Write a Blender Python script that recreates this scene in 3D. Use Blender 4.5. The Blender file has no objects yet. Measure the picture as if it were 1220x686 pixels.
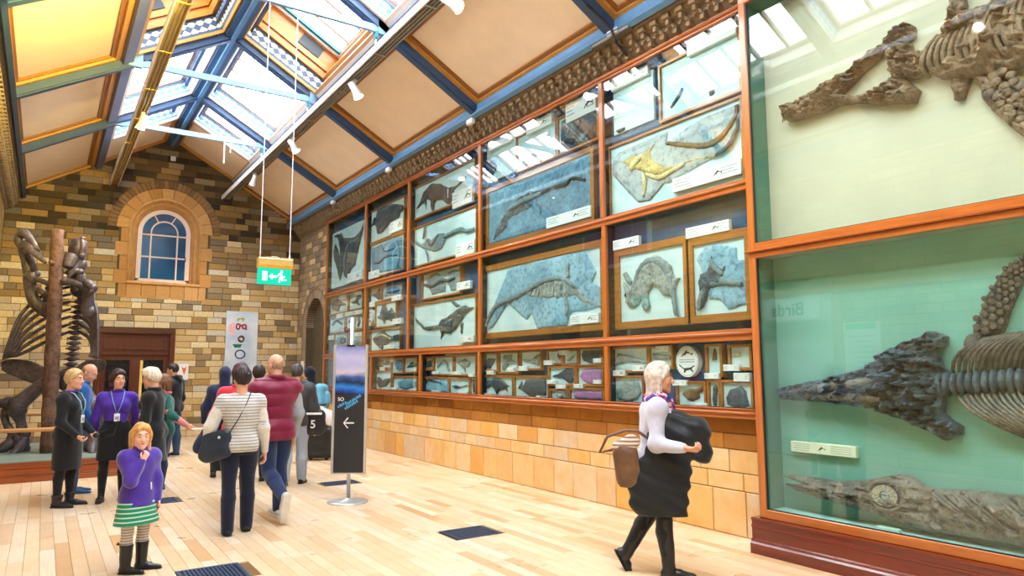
import bpy, math, random
import numpy as np
from mathutils import Vector, Matrix

random.seed(7)
SC = bpy.context.scene
COL = SC.collection
PI = math.pi
# ------------------------------------------------------------------ camera, sky, exposure, lights
CAM_F = 832.065                      # focal length in pixels of the 1220 px wide frame
cam_data = bpy.data.cameras.new('camera')
cam_data.sensor_width = 36.0
cam_data.lens = CAM_F / 1220 * 36
cam_data.clip_start = 0.05
cam = bpy.data.objects.new('camera', cam_data)
COL.objects.link(cam)
_yaw, _pitch, _roll = 0.588241277, 0.116709577, -0.00320093691
_f = Vector((math.sin(_yaw) * math.cos(_pitch), math.cos(_yaw) * math.cos(_pitch), math.sin(_pitch)))
_r = Vector((math.cos(_yaw), -math.sin(_yaw), 0))
_u = _r.cross(_f)
_r2 = _r * math.cos(_roll) + _u * math.sin(_roll)
_u2 = -_r * math.sin(_roll) + _u * math.cos(_roll)
_m = Matrix((_r2, _u2, -_f)).transposed().to_4x4()
_m.translation = Vector((0, 0, 1.6))
cam.matrix_world = _m
SC.camera = cam

world = bpy.data.worlds.new('overcast_sky')
SC.world = world
world.use_nodes = True
wbg = world.node_tree.nodes['Background']
wbg.inputs['Color'].default_value = (0.90, 0.96, 1.0, 1)
wbg.inputs['Strength'].default_value = 12.0

SC.view_settings.view_transform = 'Standard'
SC.view_settings.look = 'None'
SC.view_settings.gamma = 1.0
SC.view_settings.use_curve_mapping = False
SC.view_settings.exposure = 0.85
cy = SC.cycles
cy.max_bounces = 8
cy.diffuse_bounces = 5
cy.glossy_bounces = 4
cy.transmission_bounces = 6
cy.transparent_max_bounces = 24
cy.caustics_reflective = False
cy.caustics_refractive = False
cy.sample_clamp_indirect = 6.0
cy.use_denoising = True

# roof geometry shared by lights and structure: two slopes meeting at the ridge x = 2.36
RIDGE_X, RIDGE_Z, SLOPE = 2.36, 7.42, 0.5733
NLEN = math.sqrt(1 + SLOPE * SLOPE)
RAFTERS = [15.35, 12.2, 9.05, 5.9, 2.75, -0.4, -3.55]
Y_END, Y_BACK = 19.0, -6.7
XR, XL = 5.67, -0.945
DEEP_BAYS = {(12.2, 9.05), (-0.4, -3.55)}

def rp(s, t, y, n=0.0):
    """point on the roof: side s, horizontal distance t from the ridge, offset n along the outward normal"""
    return Vector((RIDGE_X + s * (t + SLOPE * n / NLEN), y, RIDGE_Z - SLOPE * t + n / NLEN))

WELLS = []                            # (y0, y1, depth)
_edges = [Y_END] + RAFTERS + [Y_BACK]
for _a, _b in zip(_edges[:-1], _edges[1:]):
    if _a == Y_END:
        WELLS.append((_b + 0.08, 17.0, 0.34))
    else:
        WELLS.append((_b + 0.08, _a - 0.08, 0.95 if (_a, _b) in DEEP_BAYS else 0.34))

def area_portal(s, y0, y1, n):
    d = bpy.data.lights.new('skylight_portal', 'AREA')
    d.shape = 'RECTANGLE'
    d.size = 1.38 * NLEN
    d.size_y = y1 - y0
    o = bpy.data.objects.new('skylight_portal', d)
    COL.objects.link(o)
    c = rp(s, 0.81, (y0 + y1) / 2, n - 0.04)
    nn = Vector((s * SLOPE, 0, 1)).normalized()
    xax = (rp(s, 1, 0) - rp(s, 0, 0)).normalized()
    yax = nn.cross(xax)
    mm = Matrix((xax, yax, nn)).transposed().to_4x4()
    mm.translation = c
    o.matrix_world = mm
    d.cycles.is_portal = True
for _w in WELLS:
    for _s in (1, -1):
        area_portal(_s, _w[0], _w[1], _w[2])

def lamp_light(name, loc, target, power, color, angle, blend=0.6, radius=0.05):
    d = bpy.data.lights.new(name, 'SPOT')
    d.energy = power
    d.color = color
    d.spot_size = math.radians(angle)
    d.spot_blend = blend
    d.shadow_soft_size = radius
    o = bpy.data.objects.new(name, d)
    COL.objects.link(o)
    o.location = loc
    o.rotation_euler = (Vector(target) - Vector(loc)).to_track_quat('-Z', 'Y').to_euler()
    return o
# ------------------------------------------------------------------ mesh and material helpers
class MB:
    """collects simple shapes; build() links them as ONE mesh object"""
    def __init__(s): s.v = []; s.f = []
    def add(s, vs, fs):
        o = len(s.v); s.v += [tuple(p) for p in vs]; s.f += [tuple(i + o for i in f) for f in fs]; return s
    def hexa(s, c):
        return s.add(c, [(0, 3, 2, 1), (4, 5, 6, 7), (0, 1, 5, 4), (1, 2, 6, 5), (2, 3, 7, 6), (3, 0, 4, 7)])
    def box(s, x0, x1, y0, y1, z0, z1):
        return s.hexa([(x0, y0, z0), (x1, y0, z0), (x1, y1, z0), (x0, y1, z0), (x0, y0, z1), (x1, y0, z1), (x1, y1, z1), (x0, y1, z1)])
    def cbox(s, x0, x1, y0, y1, z0, z1, b=0.008):
        """box with chamfered edges"""
        xs = (x0, x0 + b, x1 - b, x1); ys = (y0, y0 + b, y1 - b, y1); zs = (z0, z0 + b, z1 - b, z1)
        pts = []
        for k in (0, 3):
            for (i, j) in ((1, 1), (2, 1), (2, 2), (1, 2)): pts.append((xs[i], ys[j], zs[k]))
        for kk in (1, 2):
            for (i, j) in ((1, 0), (2, 0), (3, 1), (3, 2), (2, 3), (1, 3), (0, 2), (0, 1)): pts.append((xs[i], ys[j], zs[kk]))
        f = [(3, 2, 1, 0), (4, 5, 6, 7)]
        a, b2 = 8, 16
        for i in range(8): f.append((a + i, a + (i + 1) % 8, b2 + (i + 1) % 8, b2 + i))
        f += [(0, 1, a + 1, a), (1, 2, a + 3, a + 2), (2, 3, a + 5, a + 4), (3, 0, a + 7, a + 6), (1, a + 2, a + 1), (2, a + 4, a + 3), (3, a + 6, a + 5), (0, a, a + 7)]
        f += [(5, 4, b2, b2 + 1), (6, 5, b2 + 2, b2 + 3), (7, 6, b2 + 4, b2 + 5), (4, 7, b2 + 6, b2 + 7), (5, b2 + 1, b2 + 2), (6, b2 + 3, b2 + 4), (7, b2 + 5, b2 + 6), (4, b2 + 7, b2)]
        return s.add(pts, f)
    def rbox(s, sd, t0, t1, y0, y1, n0, n1):
        c = [rp(sd, t, y, n) for n in (n0, n1) for (t, y) in ((t0, y0), (t1, y0), (t1, y1), (t0, y1))]
        return s.hexa(c)
    def prism(s, poly, fn, a, b):
        """extrude a 2D polygon between a and b; fn(u, v, w) -> point"""
        n = len(poly)
        vs = [fn(u, v, a) for u, v in poly] + [fn(u, v, b) for u, v in poly]
        fs = [tuple(range(n))[::-1], tuple(range(n, 2 * n))] + [(i, (i + 1) % n, n + (i + 1) % n, n + i) for i in range(n)]
        return s.add(vs, fs)
    def tube(s, pts, r, seg=8, cap=True, flat=1.0):
        pts = [Vector(p) for p in pts]; n = len(pts)
        rr = [r] * n if not hasattr(r, '__len__') else list(r)
        vs = []; up = None
        for i, p in enumerate(pts):
            d = (pts[min(i + 1, n - 1)] - pts[max(i - 1, 0)])
            d = d.normalized() if d.length > 1e-9 else Vector((0, 0, 1))
            if up is None:
                up = Vector((1, 0, 0)) if abs(d.x) < 0.8 else Vector((0, 0, 1))
            a = (up - d * up.dot(d))
            a = a.normalized() if a.length > 1e-6 else d.orthogonal().normalized()
            up = a; b = d.cross(a)
            for k in range(seg):
                an = 2 * PI * k / seg
                vs.append(p + a * (rr[i] * math.cos(an) * flat) + b * (rr[i] * math.sin(an)))
        fs = [(i * seg + k, i * seg + (k + 1) % seg, (i + 1) * seg + (k + 1) % seg, (i + 1) * seg + k) for i in range(n - 1) for k in range(seg)]
        if cap: fs += [tuple(range(seg))[::-1], tuple((n - 1) * seg + k for k in range(seg))]
        return s.add(vs, fs)
    def ball(s, c, r, seg=12, rings=8):
        c = Vector(c); r = (r, r, r) if not hasattr(r, '__len__') else r
        vs = [(c.x, c.y, c.z - r[2])]
        for i in range(1, rings):
            ph = -PI / 2 + PI * i / rings
            for k in range(seg):
                th = 2 * PI * k / seg
                vs.append((c.x + r[0] * math.cos(ph) * math.cos(th), c.y + r[1] * math.cos(ph) * math.sin(th), c.z + r[2] * math.sin(ph)))
        vs.append((c.x, c.y, c.z + r[2])); top = len(vs) - 1
        fs = [(0, 1 + (k + 1) % seg, 1 + k) for k in range(seg)]
        for i in range(rings - 2):
            for k in range(seg):
                a = 1 + i * seg + k; b = 1 + i * seg + (k + 1) % seg
                fs.append((a, b, b + seg, a + seg))
        o = 1 + (rings - 2) * seg
        fs += [(o + k, o + (k + 1) % seg, top) for k in range(seg)]
        return s.add(vs, fs)
    def lathe(s, prof, c=(0, 0, 0), seg=24):
        """prof: (radius, z) from bottom to top"""
        n = len(prof); vs = []
        for r, z in prof:
            for k in range(seg):
                an = 2 * PI * k / seg
                vs.append((c[0] + r * math.cos(an), c[1] + r * math.sin(an), c[2] + z))
        fs = [(i * seg + k, i * seg + (k + 1) % seg, (i + 1) * seg + (k + 1) % seg, (i + 1) * seg + k) for i in range(n - 1) for k in range(seg)]
        fs += [tuple(range(seg))[::-1], tuple((n - 1) * seg + k for k in range(seg))]
        return s.add(vs, fs)
    def mesh(s, name, mat, smooth=False):
        me = bpy.data.meshes.new(name)
        me.from_pydata(s.v, [], s.f)
        if mat is not None: me.materials.append(mat)
        if smooth: me.polygons.foreach_set('use_smooth', [True] * len(me.polygons))
        me.update()
        return me
    def build(s, name, mat, parent=None, smooth=False):
        return link(name, s.mesh(name, mat, smooth), parent)

def link(name, me, parent=None, local=False):
    """parts are modelled in world space under an Empty at the thing's base (local=True: in the Empty's own space)"""
    o = bpy.data.objects.new(name, me)
    COL.objects.link(o)
    if parent is not None:
        o.parent = parent
        if not local and parent.type == 'EMPTY':
            o.matrix_parent_inverse = parent.matrix_basis.inverted()
    return o

def tag(o, label, cat, group=None):
    o['label'] = label; o['category'] = cat
    if group: o['group'] = group
    return o

def thing(name, label, cat, loc=(0, 0, 0), group=None):
    o = bpy.data.objects.new(name, None); COL.objects.link(o)
    o.empty_display_size = 0.1
    o.location = loc
    return tag(o, label, cat, group)

def structure(o):
    o['kind'] = 'structure'; return o

def stuff(o):
    o['kind'] = 'stuff'; return o

# ---- node materials
class N:
    def __init__(s, name):
        s.m = bpy.data.materials.new(name); s.m.use_nodes = True
        s.t = s.m.node_tree; s.t.nodes.clear()
        s.out = s.t.nodes.new('ShaderNodeOutputMaterial')
    def n(s, kind, **kw):
        nd = s.t.nodes.new('ShaderNode' + kind)
        for k, v in kw.items():
            if k.startswith('i_'):
                key = k[2:].replace('_', ' ')
                s.set(nd.inputs[key], v)
            else: setattr(nd, k, v)
        return nd
    def set(s, sock, v):
        if hasattr(v, 'is_linked') or isinstance(v, bpy.types.NodeSocket): s.t.links.new(v, sock)
        else: sock.default_value = v
    def ln(s, a, b): s.t.links.new(a, b)
    def ramp(s, fac, stops, interp='LINEAR'):
        r = s.t.nodes.new('ShaderNodeValToRGB'); r.color_ramp.interpolation = interp
        e = r.color_ramp.elements
        while len(e) < len(stops): e.new(0.5)
        for el, (p, c) in zip(e, stops): el.position = p; el.color = (*c, 1)
        s.ln(fac, r.inputs[0]); return r.outputs[0]
    def mix(s, f, a, b, mode='MIX'):
        m = s.t.nodes.new('ShaderNodeMix'); m.data_type = 'RGBA'; m.blend_type = mode
        s.set(m.inputs[0], f)
        for sock, v in ((m.inputs[6], a), (m.inputs[7], b)):
            s.set(sock, (*v, 1) if isinstance(v, tuple) and len(v) == 3 else v)
        return m.outputs[2]
    def math(s, op, a, b=0.0):
        m = s.t.nodes.new('ShaderNodeMath'); m.operation = op
        s.set(m.inputs[0], a); s.set(m.inputs[1], b); return m.outputs[0]
    def noise(s, scale, detail=4, coord=None, rough=0.6):
        nd = s.n('TexNoise'); nd.inputs['Scale'].default_value = scale; nd.inputs['Detail'].default_value = detail; nd.inputs['Roughness'].default_value = rough
        if coord is None: coord = s.n('NewGeometry').outputs['Position']
        s.ln(coord, nd.inputs['Vector']); return nd.outputs['Fac']
    def pbr(s, color, rough=0.6, metal=0.0, spec=0.5, bump=None, bstr=0.3, bdist=0.01, emit=None, estr=0.0, coat=0.0, sheen=0.0):
        p = s.n('BsdfPrincipled')
        s.set(p.inputs['Base Color'], (*color, 1) if isinstance(color, tuple) and len(color) == 3 else color)
        s.set(p.inputs['Roughness'], rough); p.inputs['Metallic'].default_value = metal
        p.inputs['Specular IOR Level'].default_value = spec
        if coat: p.inputs['Coat Weight'].default_value = coat; p.inputs['Coat Roughness'].default_value = 0.1
        if sheen: p.inputs['Sheen Weight'].default_value = sheen
        if emit is not None:
            s.set(p.inputs['Emission Color'], (*emit, 1) if isinstance(emit, tuple) and len(emit) == 3 else emit); p.inputs['Emission Strength'].default_value = estr
        if bump is not None:
            b = s.n('Bump'); b.inputs['Strength'].default_value = bstr; b.inputs['Distance'].default_value = bdist
            s.ln(bump, b.inputs['Height']); s.ln(b.outputs[0], p.inputs['Normal'])
        s.ln(p.outputs[0], s.out.inputs[0]); return s.m

def srgb(r, g, b):
    f = lambda c: (c / 255 / 12.92) if c / 255 <= 0.04045 else ((c / 255 + 0.055) / 1.055) ** 2.4
    return (f(r), f(g), f(b))

def mat(name, c, rough=0.6, metal=0.0, spec=0.5, var=0.12, scale=9.0, bump=0.0, bscale=40.0, coat=0.0, sheen=0.0, c2=None):
    """plain procedural material with soft mottling"""
    b = N(name)
    f = b.noise(scale)
    lo = tuple(max(0, x * (1 - var)) for x in c) if c2 is None else c2
    hi = tuple(min(1, x * (1 + var)) for x in c) if c2 is None else c
    col = b.ramp(f, [(0.3, lo), (0.7, hi)])
    return b.pbr(col, rough, metal, spec, b.noise(bscale, 3) if bump else None, bump, 0.01, coat=coat, sheen=sheen)

def wood(name, c1, c2, rough=0.35, axis=1, scale=3.0, coat=0.25):
    b = N(name)
    g = b.n('NewGeometry').outputs['Position']
    mp = b.n('Mapping'); b.ln(g, mp.inputs['Vector'])
    sc = [scale * 8] * 3; sc[axis] = scale * 0.6
    mp.inputs['Scale'].default_value = sc
    f = b.noise(1.0, 6, mp.outputs[0], 0.65)
    col = b.ramp(f, [(0.25, c1), (0.75, c2)])
    return b.pbr(col, rough, bump=f, bstr=0.08, coat=coat)

def varied(name, stops, island=False, rough=0.8, grain=22.0, gmix=0.35, bump=0.35, spec=0.3, interp='LINEAR', stain=None):
    """colour drawn per object (or per mesh island), with mottled grain over it"""
    b = N(name)
    rnd = b.n('NewGeometry').outputs['Random Per Island'] if island else b.n('ObjectInfo').outputs['Random']
    base = b.ramp(rnd, stops, interp)
    f = b.noise(grain, 5)
    dark = b.mix(1.0, base, (0.55, 0.5, 0.45), 'MULTIPLY')
    col = b.mix(b.math('MULTIPLY', b.ramp(f, [(0.35, (1, 1, 1)), (0.68, (0, 0, 0))]), gmix), base, dark)
    if stain is not None:
        f2 = b.noise(3.0, 4)
        col = b.mix(b.math('MULTIPLY', b.ramp(f2, [(0.45, (0, 0, 0)), (0.7, (1, 1, 1))]), 0.55), col, stain)
    return b.pbr(col, rough, spec=spec, bump=f, bstr=bump, bdist=0.008)

def glass(name, tint=(0.93, 1.0, 0.985), ior=1.5):
    b = N(name)
    tr = b.n('BsdfTransparent'); tr.inputs[0].default_value = (*tint, 1)
    gl = b.n('BsdfGlossy'); gl.inputs['Roughness'].default_value = 0.0; gl.inputs['Color'].default_value = (1, 1, 1, 1)
    # the same reflectance from both sides of the pane
    fr = b.n('Fresnel'); bf = b.n('NewGeometry').outputs['Backfacing']
    b.ln(b.math('ADD', b.math('MULTIPLY', bf, 1 / ior - ior), ior), fr.inputs['IOR'])
    f2 = fr.outputs[0]
    mx = b.n('MixShader'); b.ln(f2, mx.inputs[0]); b.ln(tr.outputs[0], mx.inputs[1]); b.ln(gl.outputs[0], mx.inputs[2])
    b.ln(mx.outputs[0], b.out.inputs[0]); return b.m

def glow(name, c, strength):
    b = N(name); e = b.n('Emission'); e.inputs[0].default_value = (*c, 1); e.inputs[1].default_value = strength
    b.ln(e.outputs[0], b.out.inputs[0]); return b.m

M = {}
# ---- numpy volumes: surface nets, noise, signed distances
def surface_net(V, origin, h):
    """V: signed distance samples; returns verts (n,3), quads (m,4)"""
    nx, ny, nz = V.shape
    ins = V < 0
    c = [ins[:-1, :-1, :-1], ins[1:, :-1, :-1], ins[:-1, 1:, :-1], ins[1:, 1:, :-1], ins[:-1, :-1, 1:], ins[1:, :-1, 1:], ins[:-1, 1:, 1:], ins[1:, 1:, 1:]]
    cnt = sum(x.astype(np.int8) for x in c)
    act = (cnt > 0) & (cnt < 8)
    idx = np.full(act.shape, -1, np.int64)
    ii = np.argwhere(act); idx[act] = np.arange(len(ii))
    off = np.array([(i & 1, (i >> 1) & 1, (i >> 2) & 1) for i in range(8)])
    val = np.stack([V[ii[:, 0] + o[0], ii[:, 1] + o[1], ii[:, 2] + o[2]] for o in off], 1)
    acc = np.zeros((len(ii), 3)); num = np.zeros(len(ii))
    for a in range(8):
        for b in range(a + 1, 8):
            if np.abs(off[a] - off[b]).sum() != 1: continue
            va, vb = val[:, a], val[:, b]
            m = (va < 0) != (vb < 0)
            t = np.where(m, va / np.where(m, va - vb, 1), 0)
            acc += np.where(m[:, None], off[a] + t[:, None] * (off[b] - off[a]), 0); num += m
    verts = (ii + acc / num[:, None]) * h + np.array(origin)
    quads = []
    for ax in range(3):
        sl0 = [slice(None)] * 3; sl1 = [slice(None)] * 3
        sl0[ax] = slice(0, -1); sl1[ax] = slice(1, None)
        A, B = ins[tuple(sl0)], ins[tuple(sl1)]
        e = np.argwhere(A != B)
        u, v = [(1, 2), (2, 0), (0, 1)][ax]
        ok = (e[:, u] > 0) & (e[:, v] > 0) & (e[:, u] < V.shape[u] - 1) & (e[:, v] < V.shape[v] - 1)
        e = e[ok]
        fl = A[tuple(e.T)]
        def g(du, dv):
            q = e.copy(); q[:, u] += du; q[:, v] += dv; return idx[tuple(q.T)]
        q = np.stack([g(-1, -1), g(0, -1), g(0, 0), g(-1, 0)], 1)
        q[~fl] = q[~fl][:, ::-1]
        quads.append(q)
    return verts, np.concatenate(quads)

def np_mesh(name, verts, quads, mat_, smooth=True):
    me = bpy.data.meshes.new(name)
    nv, nf = len(verts), len(quads); k = quads.shape[1]
    me.vertices.add(nv); me.vertices.foreach_set('co', np.ascontiguousarray(verts, np.float32).ravel())
    me.loops.add(nf * k); me.loops.foreach_set('vertex_index', np.ascontiguousarray(quads, np.int32).ravel())
    me.polygons.add(nf); me.polygons.foreach_set('loop_start', np.arange(0, nf * k, k, dtype=np.int32))
    me.polygons.foreach_set('use_smooth', np.full(nf, smooth))
    me.update(calc_edges=True); me.validate()
    if mat_ is not None: me.materials.append(mat_)
    return me

_RNG = np.random.RandomState(5)
_LAT = _RNG.rand(32, 32, 32)
def vnoise(p):
    """value noise of an (...,3) array, about -1..1"""
    i = np.floor(p).astype(int); f = p - i; f = f * f * (3 - 2 * f); i &= 31; j = (i + 1) & 31
    x0, y0, z0 = i[..., 0], i[..., 1], i[..., 2]; x1, y1, z1 = j[..., 0], j[..., 1], j[..., 2]
    fx, fy, fz = f[..., 0], f[..., 1], f[..., 2]
    L = _LAT
    a = (L[x0, y0, z0] * (1 - fx) + L[x1, y0, z0] * fx) * (1 - fy) + (L[x0, y1, z0] * (1 - fx) + L[x1, y1, z0] * fx) * fy
    b = (L[x0, y0, z1] * (1 - fx) + L[x1, y0, z1] * fx) * (1 - fy) + (L[x0, y1, z1] * (1 - fx) + L[x1, y1, z1] * fx) * fy
    return (a * (1 - fz) + b * fz) * 2 - 1

def poly_sdf(P, U, V):
    """signed distance of grid points to a polygon, negative inside"""
    P = np.array(P, float); d = np.full(U.shape, 1e9); ins = np.zeros(U.shape, bool)
    for (ax, ay), (bx, by) in zip(P, np.roll(P, -1, 0)):
        ex, ey = bx - ax, by - ay
        t = np.clip(((U - ax) * ex + (V - ay) * ey) / (ex * ex + ey * ey + 1e-12), 0, 1)
        d = np.minimum(d, np.hypot(U - ax - t * ex, V - ay - t * ey))
        if ay != by:
            ins ^= ((ay > V) != (by > V)) & (U < ex * (V - ay) / (by - ay) + ax)
    return np.where(ins, -d, d)

def slab_mesh(name, poly, x_back, thick, mat_, h=0.02, rough=0.4, edge=0.06, nscale=None, grain=None, seed=0.0):
    """a carved slab standing proud of a wall plane x = x_back (towards -x): outline poly in (y, z)"""
    a = np.array(poly); pad = h * 3
    y0, z0 = a.min(0) - pad; y1, z1 = a.max(0) + pad
    ny, nz = int((y1 - y0) / h) + 2, int((z1 - z0) / h) + 2
    hx = h
    nx = int((thick * 1.7 + 3 * hx) / hx) + 3
    Y, Z = np.meshgrid(y0 + np.arange(ny) * h, z0 + np.arange(nz) * h, indexing='ij')
    d = poly_sdf(poly, Y, Z)
    ns = nscale or 14.0
    q = np.stack([Y * ns + seed, Z * ns, np.full_like(Y, 3.7 + seed)], -1)
    d = d + 0.25 * h * 2 * vnoise(q * 1.7)
    H = thick * (0.45 + 0.55 * np.clip(-d / edge, 0, 1) ** 0.6)
    H = H * (1 + rough * 0.6 * vnoise(q) + rough * 0.5 * vnoise(q * 2.3 + 9))
    if grain is not None:
        ca, sa = math.cos(grain[0]), math.sin(grain[0])
        A = Y * ca + Z * sa; Bq = -Y * sa + Z * ca
        H = H * (1 + grain[2] * vnoise(np.stack([A * grain[1] * 0.25, Bq * grain[1], np.full_like(A, seed + 1.3)], -1)))
    H = np.maximum(H, thick * 0.2)
    xs = -(nx - 2) * hx + np.arange(nx) * hx               # towards -x is the room
    Xg = xs[:, None, None]
    V = np.maximum(np.maximum(d[None], (-Xg - H[None])), Xg)
    vt, qd = surface_net(V, (x_back + xs[0], y0, z0), h)
    return np_mesh(name, vt, qd, mat_)
# ------------------------------------------------------------------ materials
M['plaster'] = mat('ceiling_plaster', srgb(238, 214, 182), 0.85, var=0.05, scale=2.5)
M['trim'] = wood('ochre_trim', srgb(176, 118, 45), srgb(205, 148, 72), 0.5, 1)
M['trim_dark'] = wood('ochre_trim_dark', srgb(120, 74, 22), srgb(150, 95, 35), 0.5, 1)
M['trim_pale'] = mat('pale_trim', srgb(226, 204, 186), 0.6, var=0.06)
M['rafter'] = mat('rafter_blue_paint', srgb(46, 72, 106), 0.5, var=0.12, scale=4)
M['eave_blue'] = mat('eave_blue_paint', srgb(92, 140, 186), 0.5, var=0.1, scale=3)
M['purlin'] = mat('purlin_blue_grey', srgb(78, 84, 112), 0.5, var=0.1, scale=3)
M['ridge'] = mat('ridge_blue_paint', srgb(38, 84, 128), 0.35, var=0.1, scale=3)
M['tie'] = mat('pale_blue_tie', srgb(128, 164, 204), 0.5, var=0.05)
M['teal'] = mat('teal_bar', srgb(24, 122, 150), 0.45)
M['white_paint'] = mat('white_paint', srgb(232, 232, 236), 0.5, var=0.03)
M['mullion'] = mat('glazing_bar', srgb(190, 165, 158), 0.5, var=0.1)
M['alu'] = mat('pale_metal', srgb(205, 205, 205), 0.35, metal=0.6, var=0.06)
M['track_grey'] = mat('track_grey_metal', srgb(176, 170, 160), .4, metal=.3)
M['alu_dark'] = mat('grey_metal', srgb(120, 115, 108), 0.4, metal=0.5, var=0.1)
M['black'] = mat('black_plastic', (0.012, 0.012, 0.014), 0.45, var=0.2)
M['dark_grille'] = mat('dark_vent', (0.02, 0.025, 0.035), 0.6)
M['white'] = mat('white_card', srgb(240, 240, 240), 0.6, var=0.02)
M['ink'] = mat('black_ink', (0.02, 0.025, 0.03), 0.7)
M['ink_grey'] = mat('grey_print', srgb(150, 155, 160), 0.8)
M['deep_wood'] = wood('lantern_wood', srgb(150, 92, 22), srgb(190, 125, 40), 0.5, 0)
M['cab_wood'] = wood('cabinet_wood', srgb(148, 74, 22), srgb(196, 112, 42), 0.28, 1, 2.5, coat=0.5)
M['cab_wood_v'] = wood('cabinet_wood_upright', srgb(152, 78, 24), srgb(200, 117, 46), 0.28, 2, 2.5, coat=0.5)
M['frame_wood'] = wood('specimen_frame_wood', srgb(146, 84, 28), srgb(186, 118, 50), 0.35, 1, 3.0)
M['mahogany'] = wood('plinth_mahogany', srgb(84, 24, 10), srgb(120, 40, 18), 0.25, 1, 2.0, coat=0.6)
M['door_wood'] = wood('dark_door_wood', srgb(66, 28, 12), srgb(104, 46, 18), 0.4, 2, 2.0)
M['case_blue'] = mat('case_backing_blue', srgb(30, 80, 118), 0.8, var=0.1, scale=3)
M['skyglass'] = glass('skylight_glass', (0.97, 0.99, 1.0), 1.3)
M['glass'] = glass('case_glass', (0.92, 0.985, 0.98), 1.5)
M['sand'] = mat('sandstone', srgb(206, 158, 98), 0.85, var=0.14, scale=6, bump=0.25)
M['sand_obj'] = varied('sandstone_block', [(0.0, srgb(196, 146, 84)), (0.5, srgb(214, 168, 108)), (1.0, srgb(186, 132, 66))], gmix=0.4)
M['ringbrick'] = varied('arch_ring_brick', [(0.0, srgb(134, 104, 68)), (0.5, srgb(160, 124, 82)), (1.0, srgb(118, 88, 60))], gmix=0.4)
_pale = [(0.0, srgb(222, 200, 150)), (0.25, srgb(236, 218, 176)), (0.5, srgb(208, 174, 112)), (0.7, srgb(214, 206, 186)), (0.85, srgb(190, 156, 98)), (1.0, srgb(142, 130, 112))]
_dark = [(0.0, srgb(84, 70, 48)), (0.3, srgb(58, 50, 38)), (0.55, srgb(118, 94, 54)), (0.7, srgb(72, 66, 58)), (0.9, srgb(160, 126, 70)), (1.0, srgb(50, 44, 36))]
M['brick_pale'] = varied('pale_brick', _pale, gmix=0.45)
M['brick_dark'] = varied('shade_toned_brick', _dark, gmix=0.5)  # dark tones carry the shade of the gable in the brick colour
M['brick_pale_i'] = varied('pale_brick_far', _pale, True, gmix=0.45)
M['brick_dark_i'] = varied('shade_toned_brick_far', _dark, True, gmix=0.5)
_mid = [(0.0, srgb(168, 146, 104)), (0.3, srgb(136, 122, 98)), (0.55, srgb(178, 142, 82)), (0.8, srgb(122, 114, 104)), (1.0, srgb(150, 126, 84))]
M['brick_mid'] = varied('mid_tone_brick', _mid, gmix=.45)
M['brick_mid_i'] = varied('mid_tone_brick_far', _mid, True, gmix=.45)
_grey = [(0.0, srgb(150, 134, 116)), (0.4, srgb(176, 156, 128)), (0.7, srgb(128, 118, 106)), (1.0, srgb(196, 170, 130))]
M['brick_grey'] = varied('grey_brown_brick', _grey, gmix=0.4)
M['mortar'] = mat('mortar', srgb(92, 80, 60), 0.95, var=0.2, scale=12)
_st = [(0.0, srgb(214, 164, 92)), (0.22, srgb(226, 196, 150)), (0.42, srgb(208, 186, 156)), (0.62, srgb(220, 172, 96)), (0.8, srgb(232, 208, 170)), (1.0, srgb(204, 148, 78))]
M['ashlar'] = varied('cream_ashlar', _st, gmix=0.22, grain=9, bump=0.15, stain=srgb(212, 150, 62))
_st2 = [(0.0, srgb(172, 112, 40)), (0.5, srgb(190, 130, 56)), (1.0, srgb(150, 94, 36))]
M['ashlar_ochre'] = varied('ochre_ashlar', _st2, gmix=0.3, grain=9, bump=0.15, stain=srgb(140, 84, 24))
M['joint'] = mat('stone_joint', srgb(120, 92, 58), 0.95)
M['cornice'] = mat('cornice_stone', srgb(138, 118, 92), 0.9, var=0.2, scale=8, bump=0.12)
_fl = [(0.0, srgb(234, 206, 170)), (0.3, srgb(240, 218, 190)), (0.55, srgb(224, 190, 148)), (0.8, srgb(244, 226, 204)), (1.0, srgb(208, 164, 116))]
def plank_mat(name, island):
    b = N(name)
    rnd = b.n('NewGeometry').outputs['Random Per Island'] if island else b.n('ObjectInfo').outputs['Random']
    base = b.ramp(rnd, _fl)
    mp = b.n('Mapping'); b.ln(b.n('NewGeometry').outputs['Position'], mp.inputs['Vector']); mp.inputs['Scale'].default_value = (60, 3, 60)
    f = b.noise(1.0, 6, mp.outputs[0], 0.7)
    col = b.mix(b.math('MULTIPLY', b.ramp(f, [(0.4, (0, 0, 0)), (0.75, (1, 1, 1))]), 0.4), base, srgb(196, 150, 98))
    f2 = b.noise(1.3, 3)
    col = b.mix(b.math('MULTIPLY', b.ramp(f2, [(0.45, (0, 0, 0)), (0.7, (1, 1, 1))]), 0.25), col, srgb(206, 152, 88))
    return b.pbr(col, b.ramp(f2, [(0.3, (0.25, 0.25, 0.25)), (0.7, (0.4, 0.4, 0.4))]), spec=0.5, bump=f, bstr=0.03)
M['plank'] = plank_mat('oak_board', False)
M['plank_i'] = plank_mat('oak_board_far', True)
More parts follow.
